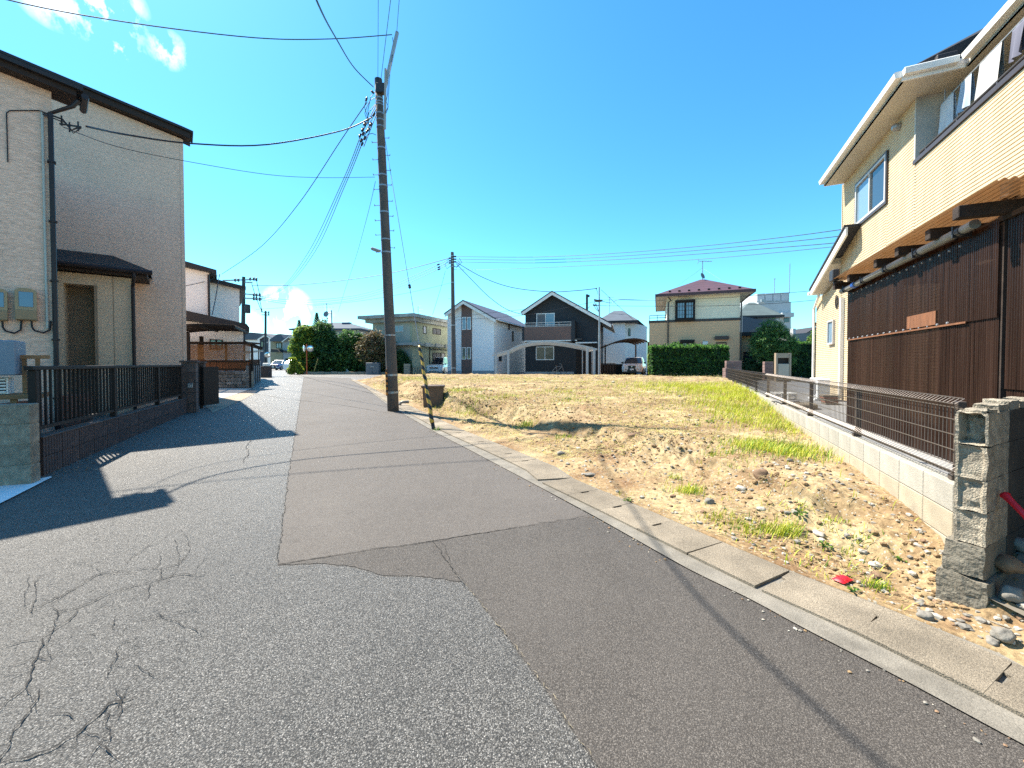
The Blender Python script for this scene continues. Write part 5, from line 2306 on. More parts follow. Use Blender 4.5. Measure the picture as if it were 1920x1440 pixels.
# a bit of black strap lying on the wall top
p = P(1478, 763, 8.6)
x_, y_ = RW.loc(p)
mb = MB()
mb.tube([(x_ - .5, YW - .02, ZW + .01), (x_ - .1, YW - .03, ZW + .012), (x_ + .25, YW + .03, ZW + .006)], .012, 6)
mb.tube([(x_ - .05, YW - .03, ZW + .012), (x_ - .12, YW + .015, ZW - .03)], .01, 6)
o = mb.build('cable_offcut', m_cable)
o.location = (RW.o.x, RW.o.y, 0)
o.rotation_euler = (0, 0, RA)
tag(o, 'short black cable offcut lying on top of the pale block wall', 'cable')

# ---- old broken block wall at the right edge
OW = Frame((2.735, 2.46), 27)
t = house(OW, 'broken_wall', 'old crumbling grey block wall end at the right edge with hollow cores showing', cat='wall')
zt = OW.hit(1800, 770)[1]
rr = random.Random(5)
m_block_shade = M('shade_darkened_block', (.060, .052, .042), .95, .3, 5, .5, 60)  # shade on the wall's side put into a darker block colour
m_block_base = M('stained_block', (.175, .155, .120), .95, .2, 7, .5, 60, fine=.2, fsc=80)


def rough_block(x0, x1, y0, y1, z0, z1, amp, seed, open_end=False):
    bm = bmesh.new()
    bmesh.ops.create_cube(bm, size=1)
    bmesh.ops.subdivide_edges(bm, edges=bm.edges[:], cuts=9, use_grid_fill=True)
    vs = []
    for v in bm.verts:
        q = Vector((lerp(x0, x1, v.co.x + .5), lerp(y0, y1, v.co.y + .5), lerp(z0, z1, v.co.z + .5)))
        nn = Vector((noise.noise(q * 9 + Vector((seed, 0, 0))), noise.noise(q * 9 + Vector((0, seed, 3))), noise.noise(q * 9 + Vector((5, 0, seed)))))
        n2 = noise.noise(q * 31 + Vector((seed, 2, 1)))
        e = 1.0 if v.co.x < -.3 else .25
        q += nn * amp * e + Vector((n2, n2 * .5, n2)) * amp * .45 * e
        if open_end and v.co.x < -.49 and abs(v.co.y) < .34 and abs(v.co.z) < .44:
            q.x += open_end * (1 + .5 * noise.noise(q * 25))
        vs.append(q)
    fs = [[v.index for v in f.verts] for f in bm.faces]
    bm.free()
    m = MB()
    m.add(vs, fs)
    return m


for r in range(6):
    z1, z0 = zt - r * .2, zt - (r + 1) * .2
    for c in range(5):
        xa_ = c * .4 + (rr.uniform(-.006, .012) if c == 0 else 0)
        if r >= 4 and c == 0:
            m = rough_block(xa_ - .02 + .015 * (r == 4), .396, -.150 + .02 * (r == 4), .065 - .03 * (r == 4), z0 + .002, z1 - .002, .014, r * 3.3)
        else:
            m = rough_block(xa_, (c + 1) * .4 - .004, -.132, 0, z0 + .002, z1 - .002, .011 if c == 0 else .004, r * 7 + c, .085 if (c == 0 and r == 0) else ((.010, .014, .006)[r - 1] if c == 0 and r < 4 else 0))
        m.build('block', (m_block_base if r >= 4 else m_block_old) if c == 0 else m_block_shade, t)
for k in range(5):
    m = rough_block(.02 + k * .19, .17 + k * .2, -.13, -.02, zt - .002, zt + rr.uniform(.015, .06), .02, 40 + k)
    m.build('mortar_lump', m_block_old, t)
m = rough_block(-.055, 1.6, -.27, .07, -.2, zt - 1.195, .02, 77)
m.build('footing', m_block_old, t)

# rocks in the shade at its foot
for i, (px, py, Y, r, lab) in enumerate(((1893, 1060, 2.42, .09, 'brown rock leaning in the shade against the broken wall'), (1900, 1115, 2.30, .07, 'dark rock at the foot of the broken wall'),
                                         (1880, 1190, 2.12, .06, 'flat grey rubble piece in front of the broken wall footing'), (1915, 1020, 2.6, .08, 'darkest rock high in the shaded corner by the broken wall'))):
    p = P(px, py, Y)
    vv, ff = rock_verts(r * .8, 3, (1, .8, .75), i + 50)
    o = MB().add(vv, ff).build('rock', m_peb[(2, 1, 1, 1)[i]], smooth=True)
    o.location = p
    tag(o, lab, 'rock', 'rocks by the broken wall')
p0, p1 = P(1884, 928, 2.40), P(1945, 990, 2.22)
d = p1 - p0
t = thing('traffic_baton', 'bright red plastic tube leaning in the shade beside the broken wall', 'tube', tuple(p0))
mb = MB()
mb.tube([(0, 0, 0), tuple(d * .25), tuple(d)], [.022, .017, .017], 12)
mb.build('tube', m_red, t)
mb = MB()
mb.tube([tuple(-d * .03), tuple(d * .02)], [.021, .025], 12)
mb.build('end_cap', m_red, t)
# dark soil mound carrying them
mb = MB()
vv = []
for j in range(13):
    for i in range(13):
        x, y = lerp(.0, 1.5, i / 12), lerp(-.15, -.9, j / 12)
        z = lerp(.36, -.02, sst(0, 1, j / 9)) * (.4 + .6 * sst(0, .6, i / 12)) + .03 * noise.noise(Vector((x * 5, y * 5, 2)))
        q = OW.w(x, y, z)
        vv.append(q)
ff = [(j * 13 + i, (j + 1) * 13 + i, (j + 1) * 13 + i + 1, j * 13 + i + 1) for j in range(12) for i in range(12)]
mb.add(vv, ff)
tag(mb.build('soil_heap', m_earth, smooth=True), kind='structure')

# ---- cream house
t = rhouse('house', 'large cream ribbed-siding house on the right with balcony and white eaves', 'house')
m_groove = M('groove_shadow_line', (.60, .49, .30), .8, .05, 2)


def ribbed(x0, x1, z0, z1, y, name, pitch=.062):
    m = MB()
    n = max(1, int(round((z1 - z0) / pitch)))
    for i in range(n):
        a, b = lerp(z0, z1, i / n), lerp(z0, z1, (i + 1) / n)
        h = b - a
        pr = [(0.0, a), (.014, a + h * .12), (.014, a + h * .80), (0.0, a + h * .88), (0.0, b)]
        for (y0_, za), (y1_, zb) in zip(pr, pr[1:]):
            m.add([(x0, y + y0_, za), (x1, y + y0_, za), (x1, y + y1_, zb), (x0, y + y1_, zb)], [(3, 2, 1, 0)])
    return m.build(name, m_sid_r, t)


xc_ = RW.hit(1582, 343)[0]
zE = 6.86
xbal, zsill = RW.hit(1718, 303)
wx = [RW.hit(*q) for q in ((1608, 349), (1666, 287), (1665, 378), (1608, 422))]
wx0, wx1 = (wx[1][0] + wx[2][0]) / 2, (wx[0][0] + wx[3][0]) / 2
wz1, wz0 = (wx[0][1] + wx[1][1]) / 2, (wx[2][1] + wx[3][1]) / 2
xd, _ = RW.hit(1530, 600)
ribbed(wx1, xc_, .45, zE, 0, 'wall_siding')
ribbed(wx0, wx1, .45, wz0, 0, 'wall_siding')
ribbed(wx0, wx1, wz1, zE, 0, 'wall_siding')
ribbed(xbal, wx0, .45, zE, 0, 'wall_siding')
ribbed(-4, xbal, .45, zsill - .05, 0, 'wall_siding')
mb = MB()   # solid body behind the cladding
mb.bx(-4, xc_ - .01, -7.5, -1.32, .3, zE)
mb.bx(wx1, xc_ - .01, -1.3, -.004, .3, zE)
mb.bx(xbal + .05, wx0, -1.3, -.004, .3, zE)
mb.bx(wx0, wx1, -1.3, -.004, .3, wz0)
mb.bx(wx0, wx1, -1.3, -.004, wz1, zE)
mb.bx(wx0, wx1, -1.3, -.10, wz0, wz1)
mb.bx(-4, xbal + .049, -1.3, -.004, .3, zsill - 1.2)
mb.bx(-4, xbal, -.13, -.004, zsill - 1.199, zsill - .06)
mb.build('wall', m_sid_edge, t)
mb = MB()
mb.bx(xc_ - .012, xc_ + .03, -.03, .03, .45, zE)
mb.build('corner_trim', m_sid_edge, t)
# balcony recess
mb = MB()
mb.bx(-4, xbal + .03, -.16, .045, zsill - .05, zsill + .03)
bc = mb.build('balcony_cap', m_dkcap, t)
mb = MB()
mb.bx(xbal, xbal + .05, -1.3, .02, zsill + .03, zE)
mb.build('balcony_jamb', bpy.data.materials['grey_back_wall'] if 'grey_back_wall' in bpy.data.materials else M('grey_back_wall', (.42, .40, .36), .9, .15, 1.5), t)
mb = MB()
mb.bx(-4, xbal - .001, -1.315, -1.29, zsill - 1.2, zE)
mb.build('balcony_back_wall', bpy.data.materials['grey_back_wall'], t)
mb = MB()
for k in range(6):
    mb.bx(xbal - .25 - k * 1.0, xbal - .22 - k * 1.0, -.07, -.04, zsill + .03, zsill + .16)
mb.tube([(-4, -.055, zsill + .16), (xbal - .02, -.055, zsill + .16)], .02, 8)
mb.build('balcony_handrail', m_dkcap, bc)
window_m(t, xbal - 2.6, xbal - .9, zsill - .9, zsill + .9, -1.288, 2, m_alum, m_glass, .06, proud=-.05)
# laundry pole with pieces hanging on it
tl = rhouse('laundry_pole', 'grey laundry pole hung in the balcony of the cream house', 'pole')
mb = MB()
mb.tube([(-3.5, -.28, zsill + .95), (xbal - .10, -.28, zsill + .95)], .016, 8)
mb.build('pole', m_galv, tl)
mb = MB()
for xx in (-3, .5, xbal - .3):
    mb.tube([(xx, -.28, zE - .1), (xx, -.28, zsill + .97)], .012, 6)
mb.build('hanger_bracket', m_galv, tl)
cloth = [((.50, .50, .52), 'white'), ((.30, .36, .44), 'pale blue'), ((.42, .41, .40), 'off-white'), ((.12, .12, .16), 'dark'), ((.40, .38, .44), 'lilac white'), ((.25, .33, .42), 'blue')]
xx = xbal - .18
for k, (cc, nm) in enumerate(cloth):
    wd = (.42, .30, .52, .26, .46, .34)[k]
    ht = (.75, .55, .62, .5, .7, .55)[k]
    mb = MB()
    vv = []
    for side in (0, 1):
        for j in range(9):
            for i in range(9):
                u_, v_ = i / 8, j / 8
                yy = -.28 + (.03 if side else -.03) * (.3 + v_) + .035 * math.sin(u_ * 11 + k) * v_
                vv.append((xx - u_ * wd, yy, zsill + .965 - v_ * ht * (1 if side else .85)))
    ff = []
    for side in (0, 1):
        for j in range(8):
            for i in range(8):
                q = side * 81 + j * 9 + i
                ff.append((q, q + 1, q + 10, q + 9) if side else (q + 9, q + 10, q + 1, q))
    ff += [(i, i + 1, 81 + i + 1, 81 + i) for i in range(8)]
    mb.add(vv, ff)
    o = mb.build('towel', M('cloth_%s' % nm.replace(' ', '_'), cc, .95, .08, 3), smooth=True)
    o.location = (RW.o.x, RW.o.y, 0)
    o.rotation_euler = (0, 0, RA)
    tag(o, nm + ' cloth drying on the laundry pole in the balcony of the cream house', 'laundry', 'laundry in the balcony')
    xx -= wd + .22
# upper window
fo = window_m(t, wx0, wx1, wz0, wz1, 0, 2, m_alum, [m_glass, m_glass_lt], .055, sill=False, proud=-.06)
q = MB()
q.bx(wx0 - .05, wx1 + .05, .0, .055, wz0 - .06, wz0 - .001)
q.bx(wx0 - .05, wx1 + .05, .0, .055, wz1 + .001, wz1 + .05)
q.bx(wx0 - .05, wx0 - .001, .0, .055, wz0, wz1)
q.bx(wx1 + .001, wx1 + .05, .0, .055, wz0, wz1)
q.build('trim', m_dkcap, fo)
xv, zv = RW.hit(1683, 238, .05)
mb = MB()
mb.lathe((xv, 0, zv), [(.075, 0), (.085, .03), (.08, .10), (.05, .145), (.001, .16)], 14, ax=(0, 1, 0))
mb.build('vent_hood', m_galv, t)

# eaves, gutter and hipped roof
xe = RW.hit(1545, 343, .5)[0]
xg_, zgt = RW.hit(1690, 150, .5)
xs2 = xg_
y2 = -.37
mb = MB()
OUT = [(xe, .5), (xs2, .5), (xs2, y2), (-5, y2), (-5, -8), (xe, -8)]
mb.slab(OUT, zE, zE + .05)
rf = mb.build('soffit', m_soffit, t)
mb = MB()
mb.bx(xs2, xe, .46, .5, zE + .0, zE + .17)
mb.bx(xs2 - .04, xs2, y2 + .001, .5, zE + .0, zE + .17)
mb.bx(-5, xs2 - .041, y2 - .04, y2, zE + .0, zE + .17)
mb.bx(xe, xe + .04, -8, .5, zE, zE + .17)
mb.build('fascia', m_gutter_w, rf)
mb = MB()
prof = [(0, .0), (.10, .0), (.12, .10), (.10, .12), (.0, .12)]


def gutter_run(a, b, nrm):
    a, b, nrm = Vector(a), Vector(b), Vector(nrm)
    vs = [a + nrm * p_ + Vector((0, 0, h)) for p_, h in prof] + [b + nrm * p_ + Vector((0, 0, h)) for p_, h in prof]
    n = len(prof)
    mb.add(vs, [(i, (i + 1) % n, (i + 1) % n + n, i + n) for i in range(n)] + [tuple(range(n - 1, -1, -1)), tuple(range(n, 2 * n))])


gutter_run((xe + .05, .502, zE + .07), (xs2 - .04, .502, zE + .07), (0, 1, 0))
gutter_run((xs2 - .16, y2 + .002, zE + .07), (-5, y2 + .002, zE + .07), (0, 1, 0))
gutter_run((xs2 - .042, .50, zE + .07), (xs2 - .042, y2 + .13, zE + .07), (-1, 0, 0))
mb.build('eave_gutter', m_gutter_w, rf)
mb = MB()
zr_ = zE + .19
rise = .42
yr = -4.0
mb.add([(xe, .5, zr_), (xs2, .5, zr_), (xs2, y2, zr_), (-5, y2, zr_), (-5, yr, zr_ + rise * (y2 - yr)), (xs2 - .3, yr, zr_ + rise * (y2 - yr)), (xe - 4.5, yr, zr_ + rise * (.5 - yr)),
        (xs2 + .2, yr, zr_ + rise * (.5 - yr)), (xe, -8.5, zr_)],
       [(0, 6, 7, 1), (2, 5, 4, 3), (1, 7, 5, 2), (0, 8, 6)])
mb.bx(xs2, xe, .3, .5, zE + .171, zr_ - .002)
mb.build('roof', m_roof_dk, rf)
mb = MB()
mb.cb(xs2 - .1, xs2 + .35, -.25, .05, zr_ - .02, zr_ + .12, .02)
mb.build('ridge_tile', m_roof_dk, rf)

# lower wing further along, with sloping verge
yl = .35
ztp, zbt = RW.hit(1585, 440, yl), RW.hit(1520, 553, yl)
ribbed(xc_ + .03, xd, .45, 3.9, -.02, 'wing_siding')
mb = MB()
sl_ = (ztp[1] - zbt[1]) / (ztp[0] - zbt[0])
mb.prism([(xc_ + .03, .3), (xd - .01, .3), (xd - .01, zbt[1] - .16 + sl_ * (xd - zbt[0])), (xc_ + .03, zbt[1] - .16 + sl_ * (xc_ - zbt[0]))], -6, -.025)
mb.build('wing_wall', m_sid_edge, t)
mb = MB()
up = .28
x_hi = ztp[0]
mb.prism([(zbt[0], zbt[1] - .02), (x_hi, zbt[1] + sl_ * (x_hi - zbt[0]) - .02), (x_hi, zbt[1] + sl_ * (x_hi - zbt[0]) + .20), (zbt[0], zbt[1] + .20)], yl - .05, yl)
wr = mb.build('verge_board', m_gutter_w, t)
mb = MB()
mb.prism([(zbt[0], zbt[1] + .03), (xc_ + .03, zbt[1] + sl_ * (xc_ + .03 - zbt[0]) + .03), (xc_ + .03, zbt[1] + sl_ * (xc_ + .03 - zbt[0]) + .2), (zbt[0], zbt[1] + .2)], -6, yl - .051)
mb.build('wing_roof_slab', m_soffit, wr)
mb = MB()
mb.prism([(zbt[0] + .1, zbt[1] + .165), (x_hi, zbt[1] + sl_ * (x_hi - zbt[0]) + .205), (x_hi, zbt[1] + sl_ * (x_hi - zbt[0]) + .26), (zbt[0] + .1, zbt[1] + .22)], -.02, yl + .03)
mb.prism([(zbt[0] + .1, zbt[1] + .165), (xc_ + .04, zbt[1] + sl_ * (xc_ + .04 - zbt[0]) + .205), (xc_ + .04, zbt[1] + sl_ * (xc_ + .04 - zbt[0]) + .26), (zbt[0] + .1, zbt[1] + .22)], -6, -.021)
mb.build('wing_roofing', m_roof_dk, wr)
mb = MB()
mb.tube([(zbt[0] + .12, -6, zbt[1] + .06), (zbt[0] + .12, yl + .05, zbt[1] + .06)], .06, 8)
mb.build('eave_gutter', m_gutter_w, wr)
mb = MB()
xp = xd + .02
mb.tube([(zbt[0] + .12, .1, zbt[1] + .02), (zbt[0] + .12, .1, zbt[1] - .06), (xp, .06, zbt[1] - .38), (xp, .06, zbt[1] - .6), (xp, .06, .5)], .038, 10)
mb.build('downpipe', m_gutter_w, t)
xw0, zw0 = RW.hit(1565, 645)
xw1, zw1 = RW.hit(1555, 602)
fo = window_m(t, xw0, xw1, zw0, zw1, 0, 1, m_alum, m_glass_lt, .05, proud=-.06)
xw, zw = RW.hit(1525, 606, .2)
mb = MB()
mb.cb(xd + .03, xd + .15, -.1, .04, zw - .06, zw + .08, .01)
mb.build('wall_lamp', m_iron, t)
xp2 = RW.hit(1578, 620, .06)[0]
mb = MB()
mb.bx(xp2 - .055, xp2 + .055, .02, .11, .5, RW.hit(1580, 558, .06)[1])
mb.build('pipe_cover', m_gutter_w, t)
mb = MB()
xq, zq = RW.hit(1572, 560, .1)
for k in range(3):
    mb.tube([(xq + .22 * math.sin(a / 12 * 6.28) * .45 + .02 * k - a * .0, .12 + .01 * k, zq - .12 + .2 * math.cos(a / 12 * 6.28) + .02 * k) for a in range(13)], .008, 5, False)
mb.build('coiled_cable', m_cable, t)

# ---- lean-to of smoked corrugated plastic
YF = 1.5
t = rhouse('lean_to', 'lean-to shed clad in dark brown corrugated plastic against the cream house', 'shed')
xfar, zf_t = RW.hit(1590, 545, YF)
xnear = RW.hit(1860, 500, YF)[0]
zmid = RW.hit(1700, 612, YF)[1]


def corr(x0, x1, z0, z1, y, pitch=.032, amp=.006, spp=6):
    m = MB()
    n = int((x1 - x0) / pitch * spp)
    vs = []
    for i in range(n + 1):
        x = lerp(x0, x1, i / n)
        yy = y + amp * math.sin(2 * math.pi * x / pitch)
        vs += [(x, yy, z0), (x, yy, z1)]
    m.add(vs, [(2 * i, 2 * i + 2, 2 * i + 3, 2 * i + 1)[::-1] for i in range(n)])
    return m


Wd = .62
nsh = int(math.ceil((xfar - xnear) / Wd))
for k in range(nsh):
    a = xfar - (k + 1) * (xfar - xnear) / nsh - (.05 if k == nsh - 1 else 0)
    b = xfar - k * (xfar - xnear) / nsh
    corr(a - .02, b + .012, zmid - .06, zf_t, YF + .004 * (k % 2)).build('plastic_sheet', m_corr, t, True)
    corr(a - .02, b + .012, .42, zmid, YF - .014 + .004 * (k % 2)).build('plastic_sheet', m_corr, t, True)
# the part past the corner post, set back a little
for k in range(4):
    a, b = xnear - .06 - (k + 1) * .62, xnear - .06 - k * .62
    corr(a - .02, b, 1.3, zf_t + .02, YF - .05 + .004 * (k % 2)).build('plastic_sheet', m_corr, t, True)
    corr(a - .02, b, .3, 1.36, YF - .064 + .004 * (k % 2)).build('plastic_sheet', m_corr, t, True)
# frame inside
for xx in (xfar - .05, xfar - 1.75, xfar - 3.3, xnear + .9, xnear - .05, xnear - 1.2):
    mb = MB()
    mb.bx(xx - .045, xx + .045, YF - .115, YF - .03, .35, zf_t + .05)
    mb.build('post', m_wood_or if abs(xx - xfar + 3.3) < .1 or abs(xx - xfar + 1.75) < .1 else m_wood_dk, t)
mb = MB()
for zz in (zmid - .03, zf_t - .06, .75):
    mb.bx(xnear - 2.5, xfar, YF - .15, YF - .09, zz - .03, zz + .03)
mb.build('girt', m_wood_or, t)
mb = MB()   # narrow timber strip showing along the sheet lap
mb.bx(xnear + .35, xfar - .1, YF + .008, YF + .016, zmid - .075, zmid - .055)
mb.build('lap_strip', m_wood_or, t)
wn = MB()
for k in range(16):
    xx = xfar - .15 - k * .2
    wn.lathe((xx, YF + .006, zmid - .045), [(.017, 0), (.014, .012), (.001, .016)], 8, ax=(0, 1, 0))
o = wn.build('roofing_screw', m_galv, t)
o['kind'] = 'stuff'
wn = MB()
for k in range(18):
    xx = xfar - .12 - k * .19
    wn.lathe((xx, YF + .006, zf_t - .09), [(.015, 0), (.012, .012), (.001, .016)], 8, ax=(0, 1, 0))
o = wn.build('roofing_screw', m_galv, t)
o['kind'] = 'stuff'
xq0, zq0 = RW.hit(1752, 612, YF - .25)
xq1, zq1 = RW.hit(1815, 578, YF - .25)
mb = MB()
mb.bx(xq1, xq0, YF - .03 + .034, YF - .03 + .05, zmid - .06 + .02, zmid + .12)
mb.build('orange_board', m_wood_or, t)
# closed dark interior back
mb = MB()
mb.bx(xnear - 2.5, xfar, .2, .24, .3, zf_t)
mb.build('inner_screen', m_wood_dk, t)
mb = MB()
mb.bx(xnear - 2.62, xnear - 2.56, .24, YF - .04, .2, zf_t)
mb.build('end_wall', m_wood_dk, t)
# rafters poking out over the face
mids = [(1563, 541), (1590, 527), (1640, 507), (1680, 489), (1738, 462), (1818, 418)]
for i, (px, py) in enumerate(mids):
    xx, zz = RW.hit(px, py, YF + .22)
    z_ = zf_t + .12
    mb = MB()
    mb.cb(xx - .05, xx + .05, .05, YF + .22 + (.1 if i == 5 else 0), zf_t + .035, zf_t + .15, .006)
    mb.build('rafter', m_wood_dk, t)
zr0 = zf_t + .175
mb = MB()
nw = 30
xns = RW.hit(1846, 393, YF + .36)[0]
vs = []
NW = nw * 6
for i in range(NW + 1):
    yy = lerp(.05, YF + .29, i / NW)
    zz = zr0 + .016 + .012 * math.sin(2 * math.pi * i / 6) + .05 * (1 - i / NW)
    vs += [(xns, yy, zz), (xfar + .02, yy, zz)]
mb.add(vs, [(2 * i, 2 * i + 1, 2 * i + 3, 2 * i + 2) for i in range(NW)])
mb.build('roof_sheet', m_corr_roof, t, True)
mb = MB()
mb.bx(xnear - 2.6, xfar + .1, YF - .10, YF - .02, zf_t - .01, zf_t + .034)
mb.build('wall_plate', m_wood_dk, t)
# rainwater pipe used as gutter
mb = MB()
zp_ = zf_t + .005
pts = [(xfar - .05, YF + .10, zp_ - .02), (lerp(xfar, xnear, .5), YF + .10, zp_), (xnear + .05, YF + .10, zp_ + .015)]
mb.tube(pts, .045, 12)
gp = mb.build('rain_pipe', m_pvc, t)
for k in range(5):
    mb = MB()
    xx = lerp(xfar - .3, xnear + .25, k / 4)
    mb.tube([(xx - .03, YF + .10, zp_ - .015 + k * .006), (xx + .03, YF + .10, zp_ - .015 + k * .006)], .052, 12)
    mb.bx(xx + .05, xx + .07, YF + .0, YF + .15, zp_ - .065 + k * .006, zp_ + .05 + k * .006)
    mb.build('pipe_bracket', m_iron, gp)
mb = MB()
mb.tube([(xfar - .75, YF + .10, zp_ - .013), (xfar - .62, YF + .10, zp_ - .012)], .0535, 12)
mb.build('blue_tape', M('blue_tape', (.02, .09, .35), .4), gp)
# lamp on the first rafter
xx, zz = RW.hit(1563, 517, YF + .26)
t2 = rhouse('floodlight', 'black rectangular floodlight on the end rafter of the lean-to', 'light')
mb = MB()
mb.cb(xx - .10, xx + .10, YF + .20, YF + .30, zz - .1, zz + .1, .01)
mb.build('lamp_case', m_iron, t2)
mb = MB()
mb.bx(xx - .02, xx + .02, YF + .12, YF + .26, zf_t + .12, zz - .101)
mb.build('bracket', m_iron, t2)
# clutter on the roof edge near the right
xx, zz = RW.hit(1893, 405, YF - .1)
t2 = rhouse('tin_can', 'dented grey can standing on the roof edge of the lean-to at the far right', 'can')
mb = MB()
mb.lathe((xx, YF - .1, zf_t + .21), [(.06, 0), (.063, .01), (.058, .03), (.060, .12), (.066, .13), (.06, .135)], 14)
mb.build('can', m_galv, t2)
mb = MB()
mb.lathe((xx, YF - .1, zf_t + .346), [(.058, 0), (.05, .012), (.0, .014)], 14)
mb.build('lid', m_pvc, t2)

# ---- outdoor things in the neighbour's yard
p = RW.w(10.35, .62, .46)
t = thing('air_conditioner', 'white outdoor air conditioner unit at the corner of the cream house', 'air conditioner', tuple(p), RA)
mb = MB()
mb.cb(-.42, .42, -.15, .15, .06, .64, .015)
mb.build('casing', m_white, t)
mb = MB()
for k in range(12):
    mb.bx(-.30, .12, .152, .16, .12 + k * .04, .13 + k * .04)
mb.lathe((-.1, .15, .36), [(.2, .0), (.205, .008), (.19, .011)], 20, ax=(0, 1, 0))
mb.build('fan_grille', m_galv, t)
for s in (-.3, .3):
    mb = MB()
    mb.cb(s - .06, s + .06, -.2, .2, 0, .06, .01)
    mb.build('foot', m_white, t)
p = RW.w(8.9, .75, .46)
t = thing('stacked_tiles', 'low pile of reddish tiles beside the air conditioner behind the mesh fence', 'tile pile', tuple(p), RA)
for k in range(5):
    mb = MB()
    mb.cb(-.2 + .01 * k, .2 + .012 * k, -.15, .13 + .01 * k, k * .05, k * .05 + .044, .005)
    mb.build('tile', m_rbrick if k % 2 else m_conc, t)
p = RW.w(7.5, 1.75, .46)
t = thing('round_cover', 'round pale concrete cover lying in the yard behind the mesh fence', 'cover', tuple(p))
mb = MB()
mb.lathe((0, 0, 0), [(.40, 0), (.42, .02), (.42, .10), (.39, .12), (.001, .125)], 28)
mb.build('concrete_disc', m_conc, t)
mb = MB()
mb.tube([(-.08, 0, .12), (-.06, 0, .15), (.06, 0, .15), (.08, 0, .12)], .012, 6)
mb.build('lifting_handle', m_iron, t)
p = RW.w(10.2, 1.4, .46)
t = thing('step_stool', 'small white plastic step stool in front of the air conditioner', 'stool', tuple(p), RA + .3)
mb = MB()
mb.cb(-.2, .2, -.13, .13, .16, .2, .01)
mb.build('seat', m_white, t)
for a in (-.17, .17):
    for b in (-.1, .1):
        mb = MB()
        mb.bx(a - .02, a + .02, b - .02, b + .02, 0, .16)
        mb.build('leg', m_white, t)
p = RW.w(12.2, 1.2, .46)
t = thing('white_slab', 'flat white board lying beside the air conditioner', 'board', tuple(p), RA)
mb = MB()
mb.cb(-.5, .5, -.3, .3, 0, .07, .01)
mb.build('board', m_white, t)
mb = MB()
mb.cb(-.3, -.2, -.3, .3, -.06, 0, .005)
mb.cb(.2, .3, -.3, .3, -.06, 0, .005)
mb.build('batten', m_wood, t) if False else None

# ---- entrance of the plum-roofed house: brick piers, gate frame
m_bpier = M('plum_grey_brick', (.17, .11, .10), .9, .25, 5, .3, 50, rnd=.25)


def brick_pier(fr, lab, x0, x1, y0, y1, z0, z1, cap=True, bl=.4, bh_=.2):
    t = house(fr, 'brick_pier', lab, cat='pier', group='brick piers by the hedge')
    nx = max(1, round((x1 - x0) / bl))
    nz = max(1, round((z1 - z0) / bh_))
    for r in range(nz):
        for i in range(nx):
            mb = MB()
            mb.cb(lerp(x0, x1, i / nx) + .005, lerp(x0, x1, (i + 1) / nx) - .005, y0, y1, lerp(z0, z1, r / nz) + .005, lerp(z0, z1, (r + 1) / nz) - .005, .012)
            mb.build('brick', m_bpier, t)
    mb = MB()
    mb.bx(x0 + .02, x1 - .02, y0 + .015, y1 - .015, z0, z1 - .02)
    mb.build('mortar', m_block_old, t)


BP = Frame(P(1360, 715, 22.6)[:2], -5)
a0 = BP.hit(1359, 715)
a1 = BP.hit(1390, 690)
zc2 = BP.hit(1375, 690)[1]
zc3 = BP.hit(1375, 678)[1]
brick_pier(BP, 'low plum-grey brick pier at the far end of the mesh fence', BP.hit(1358, 700)[0], BP.hit(1366, 700)[0], -.15, .25, .4, zc2)
brick_pier(BP, 'stepped plum-grey brick wall end right of the clipped hedge', BP.hit(1362, 690, .6)[0], BP.hit(1391, 690, .6)[0], .6, .85, .4, zc3 + .05)
BP2 = Frame(P(1445, 705, 25)[:2], -8)
brick_pier(BP2, 'plum-grey brick pier left of the beige gate box under the pine', BP2.hit(1438, 690)[0], BP2.hit(1455, 690)[0], .3, .6, .3, BP2.hit(1445, 678)[1])
GP = Frame(P(1468, 705, 24)[:2], -8)
t = house(GP, 'gate_post_box', 'beige framed delivery box pillar with pale door standing behind the mesh fence', cat='post box')
x0, z1 = GP.hit(1454, 662)
x1, z0 = GP.hit(1482, 705)
m_gp = M('beige_metal', (.30, .23, .165), .5, .06, 2)
m_gp2 = M('beige_grey_metal', (.35, .31, .25), .5, .06, 2)
zl_ = GP.hit(1468, 671)[1]
zd_ = GP.hit(1468, 682)[1]
for a, b in ((x0, x0 + .10), (x1 - .10, x1)):
    mb = MB()
    mb.bx(a, b, -.08, .14, .3, z1)
    mb.build('post', m_gp, t)
mb = MB()
mb.bx(x0 + .101, x1 - .101, -.06, .12, zl_, z1 - .01)
mb.build('header', m_gp, t)
mb = MB()
mb.cb(x0 + .12, x1 - .12, -.10, .10, .55, zd_, .02)
mb.build('box_door', m_gp2, t)
mb = MB()
mb.bx(x0 + .101, x1 - .101, .1, .13, .35, zl_)
mb.build('back_panel', m_alu_dk, t)
# ================================================================== POLES AND CABLES
def pole(name, label, base, top, r0, r1, mat=None, n=14):
    b, tp = Vector(base), Vector(top)
    t = thing(name, label, 'utility pole', tuple(b), 0, None)
    mb = MB()
    d = tp - b
    mb.tube([tuple(d * (k / 8) - Vector((0, 0, .3 if k == 0 else 0))) for k in range(9)], r0, n, True, r1=r1)
    mb.build('shaft', mat or m_polec, t, False)
    return t, d


# main pole
pb0 = G(738, 771)
YP = pb0.y
ptop = P(709.5, 151, YP)
t_mp, d_mp = pole('utility_pole', 'tall weathered leaning utility pole in the middle of the view beside the road', pb0, ptop, .160, .097)
for o in COL.objects:
    if o.parent == t_mp:
        for p_ in o.data.polygons:
            p_.use_smooth = len(p_.vertices) == 4


def on(py):
    """point on the pole axis at image row py, relative to the pole base"""
    k = (771 - py) / (771 - 151)
    return d_mp * k


def rad(py):
    return lerp(.160, .097, (771 - py) / (771 - 151))


